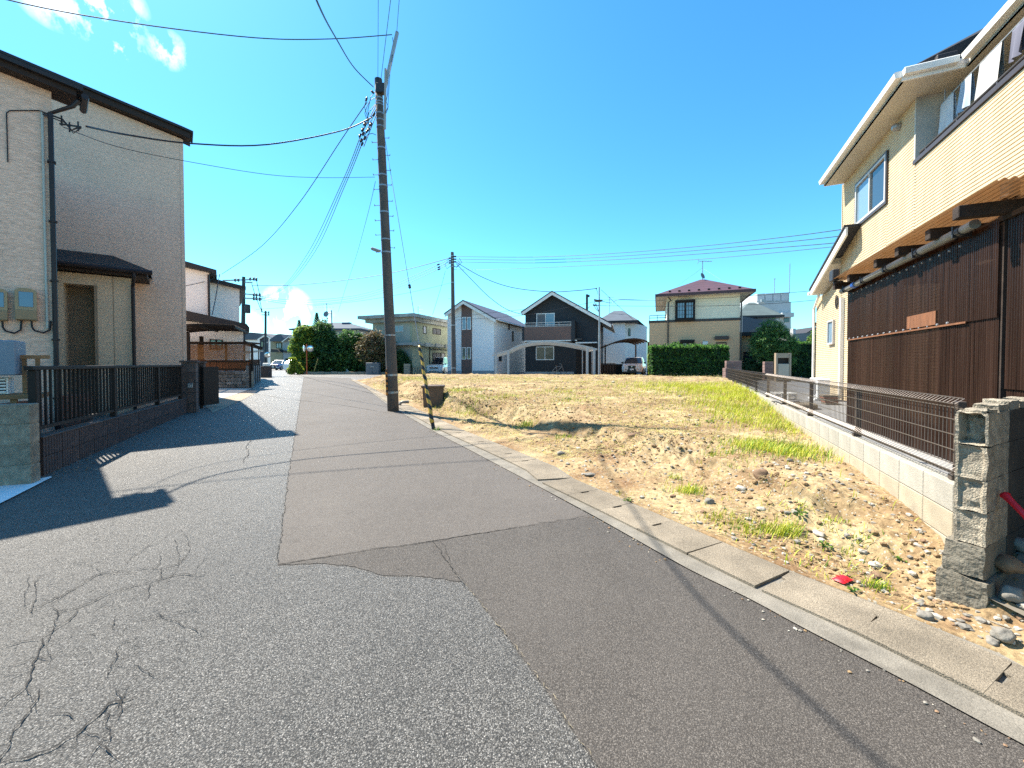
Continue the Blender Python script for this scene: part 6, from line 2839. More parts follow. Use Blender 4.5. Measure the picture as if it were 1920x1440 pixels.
bands = [172, 185, 192, 197, 213, 225, 237, 277, 327, 347, 396, 447, 471, 627, 702, 735]
for y in bands:
    c = on(y)
    r = rad(y) + .004
    mb = MB()
    dv = d_mp.normalized() * (.02 if y not in (735, 702) else .028)
    mb.tube([tuple(c - dv), tuple(c + dv)], r + .003, 14)
    mb.build('band', m_galv, t_mp)
for i, y in enumerate((258, 290, 318, 345, 375, 403, 430, 462)):
    c = on(y)
    for s in (1, -1):
        yy = y + (0 if s > 0 else 8)
        c = on(yy)
        mb = MB()
        mb.tube([tuple(c + Vector((s * (rad(yy) - .02), -.02, 0))), tuple(c + Vector((s * (rad(yy) + .13), -.05, -.02)))], .008, 6)
        mb.tube([tuple(c + Vector((s * (rad(yy) + .125), -.05, -.035))), tuple(c + Vector((s * (rad(yy) + .135), -.05, .012)))], .011, 6)
        mb.build('step_bolt', m_galv, t_mp)
# cap and band ironwork at the top
mb = MB()
c = on(158)
mb.tube([tuple(on(160)), tuple(on(149))], .104, 14)
mb.build('pole_cap', m_iron, t_mp)
# raking arm to the upper right and upright channel beside it
rel = lambda px, py, dy=0: P(px, py, YP + dy) - Vector(pb0)
mb = MB()
mb.bar(rel(720, 172, -.05), rel(745, 60, -.25), .075, .075)
mb.build('arm', m_galv, t_mp)
mb = MB()
mb.bar(rel(721.5, 242, -.15), rel(723, 129, -.15), .05, .05)
mb.build('riser_channel', M('pale_channel', (.36, .34, .31), .5, .1, 3), t_mp)
mb = MB()
mb.cb(-.03, .22, -.16, .0, d_mp.z - .42, d_mp.z - .16, .01)
o = mb.build('arm_clamp', m_iron, t_mp)
o.location = (d_mp.x, d_mp.y, 0)
mb = MB()
mb.tube([rel(728, 150, -.3), rel(727, 175, -.32), rel(724, 190, -.25), rel(728, 200, -.3), rel(722, 212, -.2)], .008, 6)
mb.tube([rel(736, 70, -.25), rel(738, 85, -.2), rel(736, 95, -.2)], .008, 6)
mb.tube([rel(736, 100, -.2), rel(731, 140, -.3), rel(727, 205, -.3), rel(724, 212, -.2)], .006, 6)
mb.build('lead_wire', m_cable, t_mp)
# insulators, splices and jumper loops on the street side
INS = [(683.5, 232), (679.5, 243), (675, 254), (688, 246), (681.5, 251), (677, 263), (691, 243), (684.5, 259), (679, 270), (701, 215), (695, 233), (687, 186)]
for i, (px, py) in enumerate(INS):
    c = rel(px, py, -.15 - .03 * (i % 3))
    dr = Vector((-.28, -.1, -.62)).normalized() if i < 11 else Vector((.3, 0, .9)).normalized()
    mb = MB()
    mb.lathe(c - dr * .06, [(.012, 0), (.03, .015), (.026, .05), (.032, .075), (.026, .10), (.012, .125)], 8, ax=dr)
    mb.build('insulator', m_iron, t_mp)
mb = MB()
for (a, b) in (((708, 190), (675, 258)), ((708, 198), (678, 268)), ((709, 206), (682, 275))):
    mb.tube([rel(a[0], a[1], -.05), rel(b[0], b[1], -.2)], .010, 6)
mb.build('dead_end_clamp', m_cable, t_mp)
mb = MB()
for pts in ([(703, 172), (695, 182), (690, 205), (690, 225), (694, 240)], [(703, 183), (694, 188), (688, 200), (684, 212), (688, 225)], [(704, 195), (692, 210), (687, 230), (680, 245)],
            [(705, 205), (697, 218), (690, 228), (694, 240), (700, 230)], [(686, 190), (683, 200), (688, 215), (690, 235)], [(705, 253), (698, 250), (690, 252), (686, 256)]):
    mb.tube([rel(x, y, -.2) for x, y in pts], .008, 6)
mb.build('jumper_loop', m_cable, t_mp)
mb = MB()
mb.tube([rel(700, 175, -.1), rel(697, 172, -.2)], .02, 6)
mb.bar(rel(701, 175, -.12), rel(696, 170, -.2), .05, .03)
mb.build('side_bracket', m_iron, t_mp)
# street light head
mb = MB()
mb.bar(rel(714, 470, -.1), rel(705, 468, -.12), .035, .035)
lh = mb.build('light_bracket', m_galv, t_mp)
mb = MB()
c0, c1 = rel(713, 471.5, -.13), rel(695.5, 465.5, -.13)
dr = (c1 - c0)
mb.tube([c0, c0 + dr * .1, c0 + dr * .5, c0 + dr * .9, c1], [.02, .045, .05, .045, .02], 10)
mb.build('light_head', M('lamp_grey', (.30, .30, .28), .4), lh)
# flexible striped cover on the cable at its left
t = thing('striped_cable_guard', 'thin orange and black striped guard strapped to the left side of the main pole', 'cable guard', tuple(P(725, 742, YP - .1)), 0)
mb = MB()
q0, q1 = P(725.5, 742, YP - .16) - P(725, 742, YP - .1), P(724, 692, YP - .16) - P(725, 742, YP - .1)
mb.tube([q0, q1], .024, 10)
mb.build('striped_sleeve', m_ob, t)
mb = MB()
mb.tube([q1, P(720, 560, YP - .1) - P(725, 742, YP - .1)], .010, 6)
mb.build('earth_wire', m_galv, t)

# stay wire with striped guard
g0 = G(813, 807)
Yg = g0.y
gtop = P(720, 250, YP)
k0 = .0
gvec = gtop - g0


def stay(py):
    k = (807 - py) / (807 - 250)
    # perspective along the stay is close to linear here
    lo, hi = 0.0, 1.0
    for _ in range(40):
        m = (lo + hi) / 2
        p = g0 + gvec * m
        row = PY0 - F * ((p.z - EYE) * math.cos(TH) + p.y * math.sin(TH)) / (p.y * math.cos(TH) - (p.z - EYE) * math.sin(TH))
        if row > py:
            lo = m
        else:
            hi = m
    return g0 + gvec * lo


t = thing('stay_wire', 'steel stay wire slanting from the main pole down to the gutter', 'stay wire', tuple(g0))
mb = MB()
mb.tube([(0, 0, -.05), tuple(stay(560) - g0)], .009, 6)
mb.tube([tuple(stay(560) - g0), tuple(gvec)], .008, 6)
mb.build('strand', m_galv, t)
mb = MB()
c = stay(537) - g0
dr = gvec.normalized()
mb.lathe(c - dr * .06, [(.012, 0), (.035, .02), (.03, .06), (.035, .10), (.012, .12)], 10, ax=dr)
mb.build('strain_insulator', m_iron, t)
mb = MB()
mb.tube([(-.015, 0, .0), tuple(stay(775) - g0 + Vector((-.01, 0, 0)))], .022, 8)
mb.tube([(.03, -.02, .0), tuple(stay(770) - g0 + Vector((.02, 0, 0)))], .02, 8)
mb.build('anchor_rod', m_iron, t)
gl = stay(648) - stay(793)
t = thing('striped_stay_guard', 'yellow and black striped plastic guard on the stay wire', 'stay guard', tuple(stay(793)), 0)
rot = gl.to_track_quat('Z', 'Y')
mb = MB()
nn = 24
LG = gl.length
mb.tube([(.006 * math.sin(k * .9), 0, LG * k / nn) for k in range(nn + 1)], [.047 - .016 * (k / nn) for k in range(nn + 1)], 12)
o = mb.build('sleeve', m_yb, t, True)
t.rotation_mode = 'QUATERNION'
t.rotation_quaternion = rot
mb = MB()
mb.tube([(0, 0, LG), (0, 0, LG + .03)], .03, 10)
mb.build('end_cap', m_iron, t)

# elbow of pipe sticking out of the gutter by the pole
p = G(757, 762)
t = thing('pipe_elbow', 'short grey drain pipe elbow sticking out of the verge behind the main pole', 'pipe', tuple(p))
mb = MB()
mb.tube([(-.12, 0, -.05), (-.12, 0, .06), (-.10, .01, .11), (-.05, .02, .135), (.14, .06, .14)], .045, 10)
mb.build('pipe', m_pvc, t, True)
mb = MB()
mb.tube([(.10, .05, .14), (.15, .062, .14)], .052, 10)
mb.build('socket', m_pvc, t)

# brown tub
p = lotpix(811, 761)
p = Vector((P(811, 763, 12.2).x, 12.35, 0))
zb = P(811, 763, 12.2).z
t = thing('storage_tub', 'large brown plastic tub standing on the verge behind the stay wire', 'tub', (p.x, p.y, zb), .12)
w0, w1, h = .28, .315, .64
mb = MB()
mb.add([(-w0, -w0 * .8, 0), (w0, -w0 * .8, 0), (w0, w0 * .8, 0), (-w0, w0 * .8, 0), (-w1, -w1 * .8, h), (w1, -w1 * .8, h), (w1, w1 * .8, h), (-w1, w1 * .8, h)],
       [(3, 2, 1, 0), (4, 5, 6, 7), (0, 1, 5, 4), (1, 2, 6, 5), (2, 3, 7, 6), (3, 0, 4, 7)])
mb.build('tub_body', m_soil_brown, t)
mb = MB()
mb.cb(-w1 - .03, w1 + .03, -w1 * .8 - .03, w1 * .8 + .03, h - .05, h + .02, .012)
mb.build('rim', m_soil_brown, t)

# second pole, behind the plot
b2 = P(851, 706, 33)
t2, d2 = pole('utility_pole', 'dark utility pole in front of the white gabled house, second from the left', (b2.x, 33, .5), P(848, 473, 33), .20, .125)
r2 = lambda px, py, dy=0: P(px, py, 33 + dy) - Vector((b2.x, 33, .5))
for y in (480, 485, 490, 495, 500, 530, 610, 690):
    mb = MB()
    k = (706 - y) / 233
    c = r2(lerp(851, 848, k), y)
    mb.tube([c - Vector((0, 0, .04)), c + Vector((0, 0, .04))], lerp(.2, .125, k) + .014, 12)
    mb.build('band', m_galv, t2)
for y in range(560, 690, 14):
    mb = MB()
    k = (706 - y) / 233
    c = r2(lerp(851, 848, k), y)
    s = 1 if (y // 14) % 2 else -1
    mb.tube([c, c + Vector((s * .38, -.05, 0))], .014, 5)
    mb.build('step_bolt', m_galv, t2)
for px, py in ((853, 481), (853, 486), (853, 491), (844, 484), (844, 489), (844, 493), (822, 496), (823, 501), (823, 505)):
    mb = MB()
    c = r2(px, py, -.1)
    ax = Vector((1, 0, .3 if px < 840 else 0)).normalized()
    mb.lathe(c - ax * .12, [(.02, 0), (.07, .03), (.055, .12), (.07, .2), (.02, .24)], 8, ax=ax)
    mb.build('insulator', m_iron, t2)
mb = MB()
for pts in ([(846, 498), (838, 504), (834, 496), (840, 490)], [(851, 498), (856, 502), (862, 492), (858, 488)], [(851, 500), (858, 500), (866, 492), (861, 484)]):
    mb.tube([r2(x, y, -.15) for x, y in pts], .02, 5)
mb.build('jumper_loop', m_cable, t2)

# thin steel pole by the charcoal house
b3 = P(1124, 706, 30)
t3, d3 = pole('steel_pole', 'thin pale steel pole with small round platform beside the charcoal house', (b3.x, 30, .5), P(1123.5, 538, 30), .10, .045, m_galv)
r3 = lambda px, py, dy=0: P(px, py, 30 + dy) - Vector((b3.x, 30, .5))
mb = MB()
mb.lathe(r3(1122, 564.5), [(.25, -.04), (.32, 0), (.32, .04), (.2, .07)], 16)
mb.build('platform', m_iron, t3)
mb = MB()
mb.bar(r3(1114, 561.5), r3(1122, 563), .06, .06)
mb.bar(r3(1117, 568), r3(1122, 584), .04, .04)
mb.bar(r3(1113, 573), r3(1123, 573), .05, .05)
mb.tube([r3(1115, 566), r3(1113, 571), r3(1116, 577), r3(1120, 583)], .02, 5)
mb.tube([r3(1117, 541), r3(1121, 548), r3(1120, 552)], .015, 5)
mb.build('arm', m_iron, t3)
for px, py in ((1115, 562), (1113, 572), (1116, 572), (1118, 541)):
    mb = MB()
    mb.lathe(r3(px, py), [(.02, -.06), (.06, -.03), (.06, .03), (.02, .06)], 8)
    mb.build('insulator', m_iron, t3)
b4 = P(1100.5, 640, 52)
t4, d4 = pole('utility_pole', 'short dark pole top rising behind the roof of the charcoal house', (b4.x, 52, .5), P(1100.5, 552, 52), .17, .15, m_iron)
r4 = lambda px, py, dy=0: P(px, py, 52 + dy) - Vector((b4.x, 52, .5))
mb = MB()
mb.bar(r4(1099, 557), r4(1105, 556), .12, .12)
mb.tube([r4(1104, 553), r4(1104, 557)], .12, 6)
mb.tube([r4(1103, 578), r4(1106, 574)], .03, 5)
mb.build('cross_arm', m_iron, t4)
b5 = P(1142.5, 650, 50)
t5 = thing('aerial', 'aerial on thin mast above the pale house right of the steel pole', 'aerial', (b5.x, 50, 0))
mb = MB()
mb.tube([(0, 0, P(1142, 592, 50).z), (0, 0, P(1142, 556, 50).z)], .035, 5)
mb.build('mast', m_galv, t5)
mb = MB()
z5 = P(1142, 558, 50).z
for dz, ln in ((0, .55), (-.3, .35)):
    mb.tube([(-ln * .6, 0, z5 + dz), (ln, 0, z5 + dz + .03)], .02, 4)
mb.build('aerial_elements', m_galv, t5)

# far left poles
b6 = P(455, 700, 33)
t6, d6 = pole('utility_pole', 'left-hand far pole with cross-arms and transformer above the white house', (b6.x, 33, .5), P(457, 519, 33), .19, .12, m_iron)
r6 = lambda px, py, dy=0: P(px, py, 33 + dy) - Vector((b6.x, 33, .5))
for a, b in (((418, 526), (482, 524)), ((459, 529), (473, 530)), ((458, 551), (489, 554)), ((458, 559), (490, 561))):
    mb = MB()
    mb.bar(r6(*a), r6(*b), .10, .10)
    mb.build('cross_arm', m_galv, t6)
for px, py in ((469, 523), (476, 523), (481, 524), (441, 525), (447, 525), (476, 553), (481, 553), (487, 553), (476, 560), (481, 560), (487, 561)):
    mb = MB()
    mb.lathe(r6(px, py), [(.03, -.15), (.09, -.1), (.06, 0), (.09, .1), (.03, .15)], 8)
    mb.build('insulator', m_iron, t6)
mb = MB()
mb.lathe(r6(464, 587), [(.2, 0), (.22, .05), (.22, .6), (.2, .68), (.1, .72)], 14)
tr_ = mb.build('transformer', m_iron, t6)
mb = MB()
mb.bar(r6(457, 583), r6(464, 583), .15, .15)
mb.build('transformer_bracket', m_iron, tr_)
mb = MB()
for pts in ([(481, 526), (484, 540), (487, 552)], [(472, 532), (476, 545), (478, 553)], [(487, 562), (489, 572), (491, 583)], [(482, 562), (487, 575), (491, 584)]):
    mb.tube([r6(x, y) for x, y in pts], .025, 5)
mb.build('jumper_loop', m_cable, t6)
b7 = P(497.5, 690, 66)
t7, d7 = pole('utility_pole', 'slender dark pole standing before the distant white gabled house', (b7.x, 66, .5), P(498, 583, 66), .21, .16, m_iron)
r7 = lambda px, py, dy=0: P(px, py, 66 + dy) - Vector((b7.x, 66, .5))
for a, b in (((490, 585), (505, 587)), ((491, 590), (505, 591))):
    mb = MB()
    mb.bar(r7(*a), r7(*b), .12, .12)
    mb.build('cross_arm', m_galv, t7)
for px, py in ((490.5, 581), (491, 584), (504, 586), (504, 590)):
    mb = MB()
    mb.lathe(r7(px, py), [(.05, -.2), (.12, 0), (.05, .25)], 6)
    mb.build('insulator', m_iron, t7)

# small street light pole and mirrors by the junction
b8 = G(625.5, 701)
t8 = thing('lamp_pole', 'slim blue-grey lamp pole standing before the tall shrubs', 'lamp pole', tuple(b8))
tp = P(621.5, 581.5, b8.y) - b8
mb = MB()
mb.tube([(0, 0, -.1), (0, 0, .7), (tp.x * .2 - .0, 0, .72), tuple(tp)], [.11, .10, .075, .05], 10)
mb.build('shaft', M('blue_grey_steel', (.10, .14, .17), .5, .1, 3), t8)
mb = MB()
c = Vector((tp.x, 0, tp.z))
mb.cb(c.x - .32, c.x + .02, -.07, .07, c.z - .35, c.z - .26, .02)
mb.build('lamp_head', m_galv, t8)
mb = MB()
mb.bx(-.13, .13, -.12, .12, 0, .75)
mb.build('base_box', M('pale_band', (.25, .27, .28), .6), t8) if False else None


def mirror(base, top, cx, cy, rr_, lab, colr, fx):
    t = thing('traffic_mirror', lab, 'traffic mirror', tuple(base))
    Y = base.y
    mb = MB()
    mb.tube([(0, 0, -.1), tuple(P(top[0], top[1], Y) - base)], .045, 10)
    mb.build('post', colr, t)
    for k, ox in enumerate(fx):
        c = P(cx + ox, cy, Y - .15) - base
        ax = Vector((.9 if k == 0 else -1.4, -1, -.15)).normalized()
        mb = MB()
        mb.lathe(c, [(rr_ * .3, -.10), (rr_ * .8, -.06), (rr_, 0), (rr_ * 1.04, .015), (rr_ * .97, .03)], 20, ax=ax)
        f = mb.build('mirror_back', m_galv if k == 0 else m_white, t)
        mb = MB()
        mb.lathe(c + ax * .031, [(rr_ * .95, 0), (rr_ * .7, .03), (rr_ * .35, .05), (.01, .06)], 20, ax=ax)
        m = bpy.data.materials.get('mirror_face')
        if not m:
            m = M('mirror_face', (.75, .78, .8), .04, .02, 1, metal=1.0)
        mb.build('mirror_face', m, f, True)
        mb = MB()
        mb.tube([tuple(c - ax * .06), tuple(P(top[0], cy, Y) - base)], .03, 6)
        mb.build('arm', colr, f)
    return t


m_or = M('orange_paint', (.42, .075, .02), .5, .15, 4)
mirror(G(575.5, 702.5), (575, 645), 575, 653.5, .30, 'convex traffic mirror pair on an orange post before the tall shrubs', m_or, (6.5, -5))
mirror(G(502, 697), (501.5, 661), 501.5, 665, .36, 'small round traffic mirror on a grey post beside the left walls', m_galv, (0,))
b9 = G(587, 702)
t9 = thing('marker_stick', 'leaning yellow marker stick between the mirror post and the lamp pole', 'stick', tuple(b9))
mb = MB()
mb.tube([(0, 0, -.05), tuple(P(596.5, 671, b9.y - .2) - b9)], .045, 8)
mb.build('stick', M('dull_yellow', (.33, .24, .07), .6, .2, 4), t9)
mb = MB()
q = P(596.5, 671, b9.y - .2) - b9
mb.tube([tuple(q * .97), tuple(q * 1.02)], .055, 8)
mb.build('end_cap', m_iron, t9)

# ------------------------------------------------------------------ cables
def cable(label, pts, r=.012, cat='cable', group=None, n=28, name='overhead_cable'):
    q = [P(*p) if not isinstance(p, Vector) else p for p in pts]
    # smooth curve through the measured points
    out = []
    k = len(q)
    for i in range(k - 1):
        p0, p1, p2, p3 = q[max(0, i - 1)], q[i], q[i + 1], q[min(k - 1, i + 2)]
        for s in range(n // (k - 1) + 1):
            t_ = s / (n // (k - 1) + 1)
            out.append(.5 * ((2 * p1) + (p2 - p0) * t_ + (2 * p0 - 5 * p1 + 4 * p2 - p3) * t_ ** 2 + (3 * p1 - p0 - 3 * p2 + p3) * t_ ** 3))
    out.append(q[-1])
    mb = MB()
    mb.tube(out, r, 5)
    return tag(mb.build(name, m_cable), label, cat, group)


cable('highest cable crossing the upper left sky to the tip of the pole arm', [(-260, -90, 6.6), (0, -4, 7.4), (240, 42, 8.6), (480, 71, 10), (620, 73, 10.8), (735, 65, YP - .2)], .012)
cable('thick cable dropping from the top frame edge to the head of the main pole', [(500, -260, 4.0), (590, -8, 5.2), (632, 75, 7.2), (665, 128, 9.3), (700, 163, YP - .1)], .013)
cable('twisted service cable from the main pole to the pale siding house', [(697, 220, YP - .15), (640, 245, 10.6), (500, 271, 9.2), (360, 269, 8.2), (240, 253, 7.2), (162, 237, 6.25)], .016)
cable('long cable running from the main pole down to the white house next door', [(688, 192, YP - .15), (640, 262, 12.8), (560, 382, 15.5), (490, 462, 18.5), (416, 514, 21.5)], .013)
cable('drop wire from the eaves of the white house down to its carport roof', [(412, 514, 21.4), (409, 530, 20.6), (404, 560, 19.4), (398, 590, 18.4)], .02)
cable('wire along the wall of the white house to the pale siding house', [(412, 514, 21.3), (391, 526, 20.2), (348, 536, 18.5)], .016)
for k in range(3):
    o = k * 3.4
    cable((('left', 'middle', 'right')[k] + 'most' * (k != 1) + ' of three parallel wires from the main pole to the far left pole'), [(675 + o * .6, 258 + o * 1.6, YP - .25), (640 + o, 345 + o * .4, 15), (580 + o * 1.6, 470 + o * .2, 21.5), (530 + o, 538, 28), (487, 560 + (k - 1) * 2.5, 33)], .012,
          group='three line wires to the far left pole')
cable('thin telephone wire from the middle of the main pole to the pale siding house', [(703, 332, YP - .1), (600, 333, 10.6), (500, 327, 9.7), (348, 302, 8.5), (220, 275, 7.4), (118, 238, 6.1)], .006)
cable('pole-to-pole cable above the three wires on the left of the second pole', [(474, 535, 33), (560, 534, 33.2), (680, 521, 33.2), (760, 506, 33), (843, 484, 33)], .028)
for k in range(3):
    cable((('top', 'middle', 'bottom')[k] + ' of three parallel wires between far left pole and second pole'), [(489, 556 + k * 3, 33), (560, 563 + k * 4, 33), (660, 555 + k * 4, 33), (740, 532 + k * 4.5, 33), (822, 496 + k * 4.5, 33), (845, 484 + k * 4.5, 33)], .02,
          group='three line wires left of the second pole')
for k in range(3):
    cable((('top', 'middle', 'bottom')[k] + ' of three parallel wires running right from the second pole'), [(853, 481 + k * 5, 33), (1000, 482 + k * 5.5, 31), (1150, 475 + k * 6, 27), (1300, 463 + k * 7, 23), (1450, 447 + k * 9, 19), (1580, 430 + k * 12, 15.5), (1760, 400 + k * 15, 12)], .016,
          group='three line wires right of the second pole')
cable('lowest long wire from the second pole to the cream house eaves', [(851, 505, 33), (900, 506, 32), (1080, 499, 28), (1300, 487, 22), (1560, 463, 15), (1700, 445, 12.6)], .012)
cable('sagging cable from the second pole to the thin steel pole', [(856, 492, 33), (905, 520, 32.2), (960, 539, 31.6), (1030, 547, 30.8), (1080, 545, 30.3), (1118, 541, 30)], .026)
cable('steep cable from the second pole to the gutter of the charcoal house', [(855, 494, 33), (880, 520, 33.5), (915, 555, 34.5), (950, 580, 35.5), (985, 591, 36)], .026)
cable('thin wire passing left of the second pole towards the main pole', [(846, 530, 33), (780, 546, 31), (690, 562, 28), (600, 572, 26), (480, 580, 24)], .010)
cable('wire crossing in front of the white gabled house', [(700, 592, 34), (800, 603, 34), (860, 594, 34.3), (925, 586, 35), (985, 580, 36)], .014)
cable('thin wire from the thin steel pole up to the left above the charcoal roof', [(1113, 566, 30), (1060, 577, 31), (990, 590, 32), (920, 596, 33), (853, 600, 33)], .012)
cable('slanting stay wire from the thin steel pole to the lower right', [(1127, 543, 30), (1150, 565, 30), (1175, 588, 30), (1193, 605, 30)], .014)
cable('slack cable from the thin steel pole to the plum-roofed house', [(1126, 564, 30), (1146, 568, 30), (1160, 562, 29.6), (1200, 562.5, 29), (1235, 563, 28)], .018)
cable('straight wire from the thin steel pole across the front of the plum-roofed house', [(1125, 573, 30), (1200, 574, 28.6), (1300, 574, 26.9), (1386, 572, 25.6), (1480, 567, 24.4), (1580, 557, 23)], .014)
cable('second wire higher across the front of the plum-roofed house', [(1125, 562, 30), (1230, 563, 28), (1320, 560, 26.5), (1420, 554, 25), (1580, 540, 22.8)], .012)
cable('left vertical wire rising from the head of the main pole', [(708.5, 152, YP), (709, 60, 9.8), (709.5, -60, 7.6)], .006)
cable('middle slanting wire rising from the head of the main pole', [(714, 152, YP), (725, 60, 9.4), (740, -60, 7.0)], .007)
cable('right short wire rising from the tip of the pole arm', [(744, 60, YP - .25), (749, -5, 9.4), (760, -120, 7.0)], .007)
cable('thin wire hanging down the right side of the main pole', [(720, 245, YP - .12), (726, 320, YP - .12), (733, 400, YP - .1), (742, 470, YP - .1), (755, 545, YP - .1)], .006) if False else None
cable('faint stay wire from the main pole towards the junction on the left', [(704, 340, YP), (690, 400, 14), (668, 480, 18), (648, 540, 22), (634, 585, 26)], .007)
cable('faint stay wire left of the second pole leading down to the green house', [(835, 508, 33), (828, 535, 33.5), (818, 568, 34.5), (811, 590, 35.5)], .014)
# ================================================================== VEHICLES
m_carw = M('white_car_paint', (.74, .75, .76), .25, .02, 1, coat=.6)
m_cars = M('silver_white_car_paint', (.66, .67, .69), .25, .02, 1, coat=.6)
m_carb = M('blue_car_paint', (.02, .05, .20), .25, .05, 1, coat=.6)
m_cglass = glass('car_glass', (.02, .025, .035), .03)
m_tyre = M('tyre', (.015, .015, .015), .8, .1, 5)
m_rim = M('rim', (.30, .30, .31), .35, .1, 5, metal=.6)
m_black = M('black_trim', (.012, .012, .014), .35, .1, 5)
m_chrome = M('bright_trim', (.60, .61, .63), .2, .05, 3, metal=.8)
m_lens = glass('lamp_lens', (.42, .45, .50), .06)
m_plate = M('number_plate', (.72, .72, .70), .5, .03, 3)


def car(label, pos, rz, paint, W, Ln, H, kind):
    """local: front at y=0 looking to -y, x across, z up"""
    t = thing('parked_car', label, 'car', pos, rz)
    hw = W / 2
    if kind == 'van':
        st = [(0.0, .78, .34, .62, .80), (.10, .93, .24, .60, .92), (.35, .98, .22, .62, 1.02), (1.05, 1.0, .22, .7, 1.12), (Ln - .3, 1.0, .25, .7, 1.12), (Ln, .92, .35, .7, 1.05)]
        cab = [(.72, 1.04), (1.65, H - .07), (2.3, H), (Ln - .5, H - .02), (Ln - .12, 1.1)]
        ft = .80
    else:
        st = [(0.0, .72, .36, .60, .84), (.12, .92, .24, .60, .93), (.5, .98, .22, .64, .99), (1.25, 1.0, .22, .7, 1.04), (Ln - .3, 1.0, .28, .75, 1.08), (Ln, .90, .40, .75, 1.0)]
        cab = [(1.20, 1.02), (2.05, H - .05), (2.6, H), (Ln - .9, H - .06), (Ln - .25, 1.08)]
        ft = .74
    mb = MB()
    n = 8
    vs = []
    for (y, k, zl, zm, zt) in st:
        a = hw * k
        vs += [(-a * .92, y, zl), (-a, y, zm - .12), (-a, y, zm + .1), (-a * .90, y, zt), (a * .90, y, zt), (a, y, zm + .1), (a, y, zm - .12), (a * .92, y, zl)]
    fs = [(i * n + (j + 1) % n, i * n + j, (i + 1) * n + j, (i + 1) * n + (j + 1) % n) for i in range(len(st) - 1) for j in range(n)]
    fs += [tuple(range(n)), tuple(range(len(vs) - 1, len(vs) - 1 - n, -1))]
    mb.add(vs, fs)
    cs = []
    for i, (y, z) in enumerate(cab):
        k = .90 if i in (0, len(cab) - 1) else ft
        cs.append((y, z, hw * k))
    vs = [(-w_, y, z) for y, z, w_ in cs] + [(w_, y, z) for y, z, w_ in cs]
    m_ = len(cs)
    fs = [tuple(range(m_)), tuple(range(2 * m_ - 1, m_ - 1, -1))] + [((i + 1) % m_, i, i + m_, (i + 1) % m_ + m_) for i in range(m_)]
    mb.add(vs, [q[::-1] for q in fs])
    mb.build('body', paint, t)
    # windscreen and side glass, a little proud of the cabin
    (y0, z0, w0), (y1, z1, w1) = cs[0], cs[1]
    mb = MB()
    o = Vector((0, -.02, .02))
    mb.add([Vector((-w0 * .94, lerp(y0, y1, .06), lerp(z0, z1, .06))) + o, Vector((w0 * .94, lerp(y0, y1, .06), lerp(z0, z1, .06))) + o, Vector((w1 * .93, lerp(y0, y1, .93), lerp(z0, z1, .93))) + o,
            Vector((-w1 * .93, lerp(y0, y1, .93), lerp(z0, z1, .93))) + o], [(0, 1, 2, 3)])
    mb.build('windscreen', m_cglass, t)
    for s in (-1, 1):
        zb_ = 1.10
        zt_ = H - .14
        for (ya, yb_) in ((1.75 if kind == 'van' else 2.0, 2.6), (2.68, 3.5)):
            mb = MB()
            wl = lambda z: s * (lerp(hw * .90, hw * ft, (z - 1.05) / (H - 1.05)) + .012)
            ys = ya - (.42 if ya < 2.5 else 0)
            q = [(wl(zb_), ys, zb_), (wl(zb_), yb_, zb_), (wl(zt_), yb_, zt_), (wl(zt_), ya, zt_)]
            mb.add(q, [(0, 1, 2, 3) if s > 0 else (3, 2, 1, 0)])
            mb.build('side_window', m_cglass, t)
        mb = MB()
        ym = cab[0][0] + .42
        mb.cb(s * hw * .95 if s > 0 else -hw * .95 - .2, s * hw * .95 + .2 if s > 0 else -hw * .95, ym, ym + .12, 1.04, 1.20, .03)
        mb.build('mirror', paint if kind == 'van' else m_black, t)
        for yw in (.88, Ln - .95):
            mb = MB()
            c = (s * (hw - .20), yw, .33)
            mb.lathe(c, [(.2, 0), (.33, .01), (.335, .03), (.335, .19), (.32, .215), (.22, .20)], 20, ax=(s, 0, 0))
            wh = mb.build('wheel', m_tyre, t)
            mb = MB()
            mb.lathe((s * (hw - .01), yw, .33), [(.215, -.03), (.215, .01), (.19, .015), (.06, .0), (.05, .02), (.01, .02)], 16, ax=(s, 0, 0))
            mb.build('rim', m_rim, wh)
        mb = MB()
        if kind == 'van':
            mb.add([(s * hw * .45, .055, .72), (s * hw * .93, .17, .76), (s * hw * .95, .30, .93), (s * hw * .62, .075, .84)], [(0, 1, 2, 3) if s > 0 else (3, 2, 1, 0)])
        else:
            mb.add([(s * hw * .42, .045, .80), (s * hw * .90, .20, .84), (s * hw * .93, .34, .94), (s * hw * .50, .05, .86)], [(0, 1, 2, 3) if s > 0 else (3, 2, 1, 0)])
        vv = [Vector(v) + Vector((0, -.035, .01)) for v in mb.v]
        b2 = MB()
        b2.add(vv + [v + Vector((0, .06, -.01)) for v in vv], [mb.f[0], tuple(q + 4 for q in reversed(mb.f[0]))] + [(i, i + 4, (i + 1) % 4 + 4, (i + 1) % 4) for i in range(4)])
        b2.build('headlight', m_lens, t)
        b2 = MB()
        if kind != 'van':
            b2.add([(s * hw * .50, -.03, .62), (s * hw * .86, .05, .44), (s * hw * .78, .03, .36), (s * hw * .40, -.035, .52)], [(0, 1, 2, 3) if s < 0 else (3, 2, 1, 0)])
            b2.build('bumper_blade', m_chrome, t)
        else:
            b2.cb(s * hw * .78 - .07, s * hw * .78 + .07, .01, .06, .36, .46, .02)
            b2.build('fog_lamp', m_black, t)
    mb = MB()
